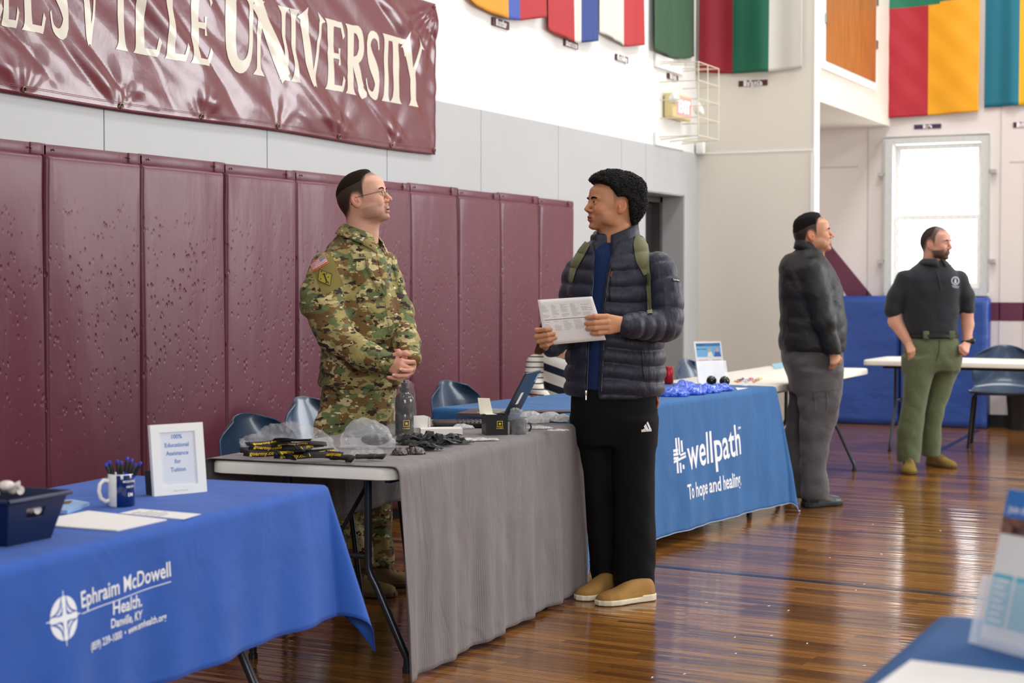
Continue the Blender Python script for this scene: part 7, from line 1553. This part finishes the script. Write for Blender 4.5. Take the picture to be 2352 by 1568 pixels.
for k, (u, v, z) in enumerate([(.34, .12, .07), (.50, .12, .072), (.64, .13, .070), (.08, .2, .105), (.26, .3, .10), (.58, .35, .115), (.78, .4, .10), (.15, .6, .10), (.42, .5, .095)]):
    cc_ = bx_(u, v, z+(.014 if z > .08 else .006)); E = empty('wrapped_sweet', tuple(cc_), rl.uniform(0, 3), 'white wrapped sweet %s' % spots_[k], 'sweet', 'sweets in the navy bin'); q = MB(); q.ball((0, 0, 0), (.020, .014, .012), 12, 8); q.build('sweet_body', CW_, E); 
    for s in (-1, 1): MB().lathe([(.003, 0), (.008, .006), (.011, .014)], seg=10).xf(hm(RY(s*math.pi/2), (s*.017, 0, 0))).build('twisted_end', CW_, E)
# ================================================================== STEEL BLUE TABLE THINGS
zW = .7485
bl, br_ = onz(1606, 883, zW), onz(1686, 880, zW); ux = br_-bl; ww = float(np.linalg.norm(ux)); ux /= ww; nn = np.cross(ux, [0, 0, 1]); nn = nn if nn@(C0-bl) > 0 else -nn; upv = np.array([0, 0, math.cos(.16)])-nn*math.sin(.16)-ux*.045
fo = plane_fn(bl, ux, upv); sg = 1 if np.cross(ux, upv)@nn > 0 else -1; ff_ = lambda x, y, h=0.0: fo(x, y, sg*h); hh = .262; ww = .205
P = empty('flyer_stand', (0, 0, 0), 0, 'upright acrylic stand with a blue-headed flyer on the steel blue table', 'flyer stand')
q = MB(); q.prism([(0, 0), (ww, 0), (ww, hh), (0, hh)], -.001, 0, ff_); q.build('flyer', PAP, P, smooth=False)
q = MB(); q.prism([(.012, hh-.095), (ww-.012, hh-.095), (ww-.012, hh-.012), (.012, hh-.012)], .0002, .0006, ff_); q.build('header_photo', mat('light_blue_print', sr(110, 176, 218), .5), P, smooth=False)
q = MB(); q.prism([(.012, hh-.030), (ww-.012, hh-.030), (ww-.012, hh-.012), (.012, hh-.012)], .0007, .001, ff_); q.build('header_band', mat('mid_blue_print', sr(60, 116, 166), .5), P, smooth=False)
q = MB()
for cx_, cl_, wd2 in ((.110, WHC, .022), (.165, mat('scrub_blue_print', sr(58, 100, 176), .5), .026)):
    q2 = MB(); q2.prism([(cx_-wd2, hh-.095), (cx_+wd2, hh-.095), (cx_+wd2*.6, hh-.065), (cx_-wd2*.6, hh-.065)], .0008, .0012, ff_); q2.build('printed_figure_body', cl_, P, smooth=False)
    q2 = MB(); q2.prism([(cx_+.010*math.cos(t), hh-.055+.013*math.sin(t)) for t in np.linspace(0, 6.0, 12)], .0012, .0016, ff_); q2.build('printed_figure_head', mat('printed_skin', sr(214, 168, 150), .6), P, smooth=False)
q = MB(); add_text(q, 'wellpath', lambda x, y: ff_(.018+x, hh-.026+y, .0013), .016, 'LEFT', bold=.0003, res=2); add_text(q, 'Now Hiring!', lambda x, y: ff_(.016+x, hh-.052+y, .0013), .014, 'LEFT', res=2); q.build('header_lettering', mat('teal_ink', sr(14, 70, 100), .5), P, smooth=False)
q = MB()
for k in range(7):
    for x0, x1 in ((.02, .09), (.12, .185)): q.prism([(x0, .145-k*.016), (x1-.02*((k*7) % 3)/2, .145-k*.016), (x1-.02*((k*7) % 3)/2, .149-k*.016), (x0, .149-k*.016)], .0002, .0006, ff_)
q.build('text_lines', mat('grey_ink'), P, smooth=False)
ACR = mat('clear_acrylic', (.94, .96, 1), .05, alpha=.22, spec=1.0)
q = MB(); q.prism([(-.008, -.002), (ww+.012, -.002), (ww+.012, .14), (-.008, .14)], .008, .010, ff_); q.prism([(ww+.010, 0), (ww+.012, 0), (ww+.012, .14), (ww+.010, .14)], -.004, .010, ff_); q.prism([(-.008, 0), (-.006, 0), (-.006, hh), (-.008, hh)], -.004, .008, ff_); q.build('acrylic_pocket', ACR, P, smooth=False)
for px, py, lb in ((1631, 880, 'glossy black ball at the foot of the flyer, left one'), (1661, 881, 'glossy black ball at the foot of the flyer, right one')):
    c = onz(px, py+4, zW)-FW*.07; o = MB().ball((c[0], c[1], zW+.030), .031, 24, 16).build('stress_ball', BLK_G, None, ang=180, label=lb, cat='ball', group='glossy black balls')
BPL = mat('blue_plastic_packaging', sr(26, 88, 214), .2, spec=.7, bump=.5, bscale=16, bdist=.03, coat=.5)
for k, (px, py, sx_, sy_, sz_, lb) in enumerate([(1541, 910, .095, .075, .050, 'blue plastic bag nearest the student'), (1577, 906, .105, .075, .055, 'blue plastic bag, second from the student'), (1618, 902, .100, .07, .052, 'blue plastic bag, third from the student'), (1654, 897, .090, .06, .042, 'blue plastic bag at the far end of the row'), (1572, 893, .10, .06, .05, 'blue plastic bag at the back of the row')]):
    crumple('plastic_bag', px, py, sx_, sy_, sz_, AZ+.3*k, BPL, lb, 'plastic bag', 'shiny blue plastic bags', seed=60+k, amp=.020, sc=50, h=.0045, z0=zW, sub='bag_film')
c = onz(1527, 884, zW); P = empty('soda_can', (c[0]-.02, c[1]+.12, zW), 0, 'red can standing behind the student\'s jacket on the steel blue table', 'can'); MB().lathe([(0, 0), (.022, 0), (.028, .008), (.028, .098), (.022, .106), (0, .106)]).build('can_body', mat('red_can', sr(178, 30, 42), .3, .3), P, ang=50)
flat_sheet('paper_sheet', [(1686, 886), (1716, 884), (1722, 890), (1694, 895)], 'small white slip near the far corner of the steel blue cloth', 'paper', PAP, z=zW)
# sweets and leaflet on the bare table
cols = [(226, 140, 90), (110, 110, 140), (150, 110, 150), (226, 226, 236), (214, 160, 190), (220, 120, 120), (226, 190, 150), (200, 170, 170), (236, 200, 120)]
for k, cc_ in enumerate(cols):
    c = onz(1694+k*6.2, 879-(k % 3)*3, .743); q = MB(); q.ball((0, 0, .009), (.013, .010, .009), 10, 6)
    for s in (-1, 1): q.tube([(s*.011, 0, .009), (s*.020, .002, .010)], [.003, .007], 8)
    q.xf(hm(RZ(k*.9), c)).build('wrapped_sweet', mat('sweet_%d' % k, sr(*cc_), .3), None, label='%s wrapped sweet in the scatter on the bare white table' % ['orange', 'slate blue', 'purple', 'white', 'pink', 'red', 'peach', 'dusty rose', 'yellow'][k], cat='sweet', group='sweets scattered on the bare white table')
flat_sheet('leaflet', [(1772, 836), (1806, 830), (1822, 838), (1780, 846)], 'pale blue leaflet at the far end of the bare white table', 'leaflet', mat('teal_leaflet', sr(150, 200, 222), .5), z=.743, th=.003)
c = onz(1700, 1178, 0); P = empty('storage_box', (c[0]-.32, c[1]-.30, 0), .1, 'cream box on the floor under the steel blue table', 'box'); MB().box((0, 0, .13), (.3, .36, .26), bev=.01).build('box_body', mat('cream_box', sr(214, 200, 172), .6), P, ang=60); MB().box((.152, 0, .20), (.006, .36, .03)).build('dark_band', BLKC, P, smooth=False)
# ================================================================== FOREGROUND RIGHT THINGS
zF = .7485
P = flat_sheet('paper_sheet', [(2092, 1515), (2420, 1555), (2420, 1700), (1990, 1590)], 'white sheet in the bottom right corner on the deep blue cloth', 'paper', PAP, z=zF, th=.002)
bl = onz(2248, 1478, zF); br_ = onz(2352, 1506, zF); ux = br_-bl; ux /= np.linalg.norm(ux); nn = np.cross(ux, [0, 0, 1]); nn = nn if nn@(C0-bl) > 0 else -nn
upv = np.array([0, 0, math.cos(.10)])-nn*math.sin(.10)+ux*.145; fo = plane_fn(bl, ux, upv); sg = 1 if np.cross(ux, upv)@nn > 0 else -1; ff_ = lambda x, y, h=0.0: fo(x, y, sg*h); ww, hh = .215, .268
P = empty('brochure_holder', (0, 0, 0), 0, 'clear holder with a blue and white brochure at the right edge, in the foreground', 'brochure holder')
q = MB(); q.prism([(0, .012), (ww, .012), (ww, hh), (0, hh)], -.004, 0, ff_); q.build('brochure', PAP, P, smooth=False)
q = MB(); q.prism([(0, hh-.047), (ww, hh-.047), (ww, hh), (0, hh)], .0002, .0006, ff_); q.build('blue_header', mat('brochure_blue', sr(54, 118, 196), .5), P, smooth=False)
q = MB(); q.prism([(0, hh-.075), (ww, hh-.075), (ww, hh-.047), (0, hh-.047)], .0002, .0006, ff_); q.build('photo_strip', mat('people_photo_print', sr(120, 84, 70), .5, var=.9, vscale=55), P, smooth=False)
q = MB(); q.prism([(.004, .036), (.050, .036), (.050, .125), (.004, .125)], .0002, .0006, ff_); q.prism([(.056, .036), (ww, .036), (ww, .125), (.056, .125)], .0002, .0006, ff_); q.build('teal_panel', mat('brochure_teal', sr(104, 186, 208), .5), P, smooth=False)
q = MB()
for k in range(7): q.prism([(.010, .112-k*.0115), (.040-.006*(k % 2), .112-k*.0115), (.040-.006*(k % 2), .117-k*.0115), (.010, .117-k*.0115)], .0007, .001, ff_)
add_text(q, 'Join the', lambda x, y: ff_(.010+x, hh-.038+y, .0009), .016, 'LEFT', bold=.0004, res=2); q.build('white_lettering', WT, P, smooth=False)
q = MB(); q.prism([(-.010, 0), (ww+.01, 0), (ww+.01, .118), (-.010, .118)], .010, .013, ff_); q.prism([(-.012, 0), (-.009, 0), (-.009, .118), (-.012, .118)], -.03, .013, ff_); q.prism([(-.012, 0), (ww+.01, 0), (ww+.01, .006), (-.012, .006)], -.05, .013, ff_); q.build('acrylic_pocket', ACR, P, smooth=False)
# scraps on the floor
for k, (px, py) in enumerate([(1906, 1280), (1622, 1383), (1766, 1391), (1688, 1463), (1854, 1477), (1811, 1401), (2024, 1272), (1985, 1341), (1966, 1355), (1690, 1500), (1772, 1459), (1985, 1528), (1572, 1547), (1498, 1555), (2005, 1204), (2160, 1218)]):
    c = onz(px, py, .0012); MB().box((0, 0, 0), (.016, .005, .0008)).xf(hm(RZ(AZ+1.0+.3*math.sin(k*5)), c)).build('paper_scrap', mat('white_scrap', sr(226, 222, 214), .7), None, smooth=False, label='tiny white scrap lying on the varnished floor', cat='scrap', group='tiny white scraps on the floor')

# ================================================================== SUB-PARTS UNDER THE PART THEY BELONG TO
SUBS = {'uniform_coat': ['front_placket', 'chest_pocket_flap', 'name_tape', 'name_lettering', 'sleeve_panel', 'flag_patch', 'flag_patch_stripes', 'unit_patch', 'unit_patch_numeral', 'shoulder_tab', 'sleeve_seam', 'cuff_tab'],
        'puffer_jacket': ['jacket_zipper', 'zip_pull', 'chest_zip', 'zip_tag', 'pocket_seam', 'sleeve_label', 'sleeve_label_lettering'], 'track_trousers': ['trouser_logo', 'pocket_trim'],
        'polo_shirt': ['polo_placket', 'chest_emblem'], 'cargo_trousers': ['cargo_pocket'], 'olive_trousers': ['belt_loop', 'fly_seam', 'belt'], 'vinyl_sheet': ['lettering', 'eyelet', 'stitching'],
        'plate': ['plate_lettering'], 'screen_lid': ['white_sticker', 'blue_sticker'], 'keyboard_base': ['keyboard_keys'], 'strap': ['yellow_lettering'], 'sign_card': ['sign_lettering'], 'frame_border': ['maker_mark'],
        'flyer': ['header_photo', 'header_band', 'printed_figure_body', 'printed_figure_head', 'header_lettering', 'text_lines'], 'brochure': ['blue_header', 'photo_strip', 'teal_panel', 'white_lettering'],
        'mug_body': ['mug_print'], 'bottle_body': ['gold_emblem'], 'box_body': ['gold_emblem', 'dark_band'], 'body': ['eye', 'teeth', 'fingernail'], 'cushion': ['nail'], 'folder_cover': ['padded_rib', 'zip_edge'], 'sheet': ['printed_rows', 'maroon_rule', 'printed_lines', 'cover_photo'],
        'lit_panel': ['exit_lettering'], 'shoulder_strap': ['strap_buckle'], 'sweet_body': ['twisted_end'], 'vinyl_face': ['edge_seam']}
base = lambda o: o.name.split('.')[0]
for root in [o for o in SC.objects if o.parent is None and o.type == 'EMPTY']:
    kids = list(root.children); by = {}
    for k in kids: by.setdefault(base(k), k)
    for par, subs in SUBS.items():
        if par in by:
            for k in kids:
                if base(k) in subs and k is not by[par]: k.parent = by[par]
    shoes = sorted([k for k in kids if base(k) == 'shoe'], key=lambda o: o.name)
    for nm in ('shoe_sole', 'shoe_laces'):
        for a_, b__ in zip(shoes, sorted([k for k in kids if base(k) == nm], key=lambda o: o.name)): b__.parent = a_
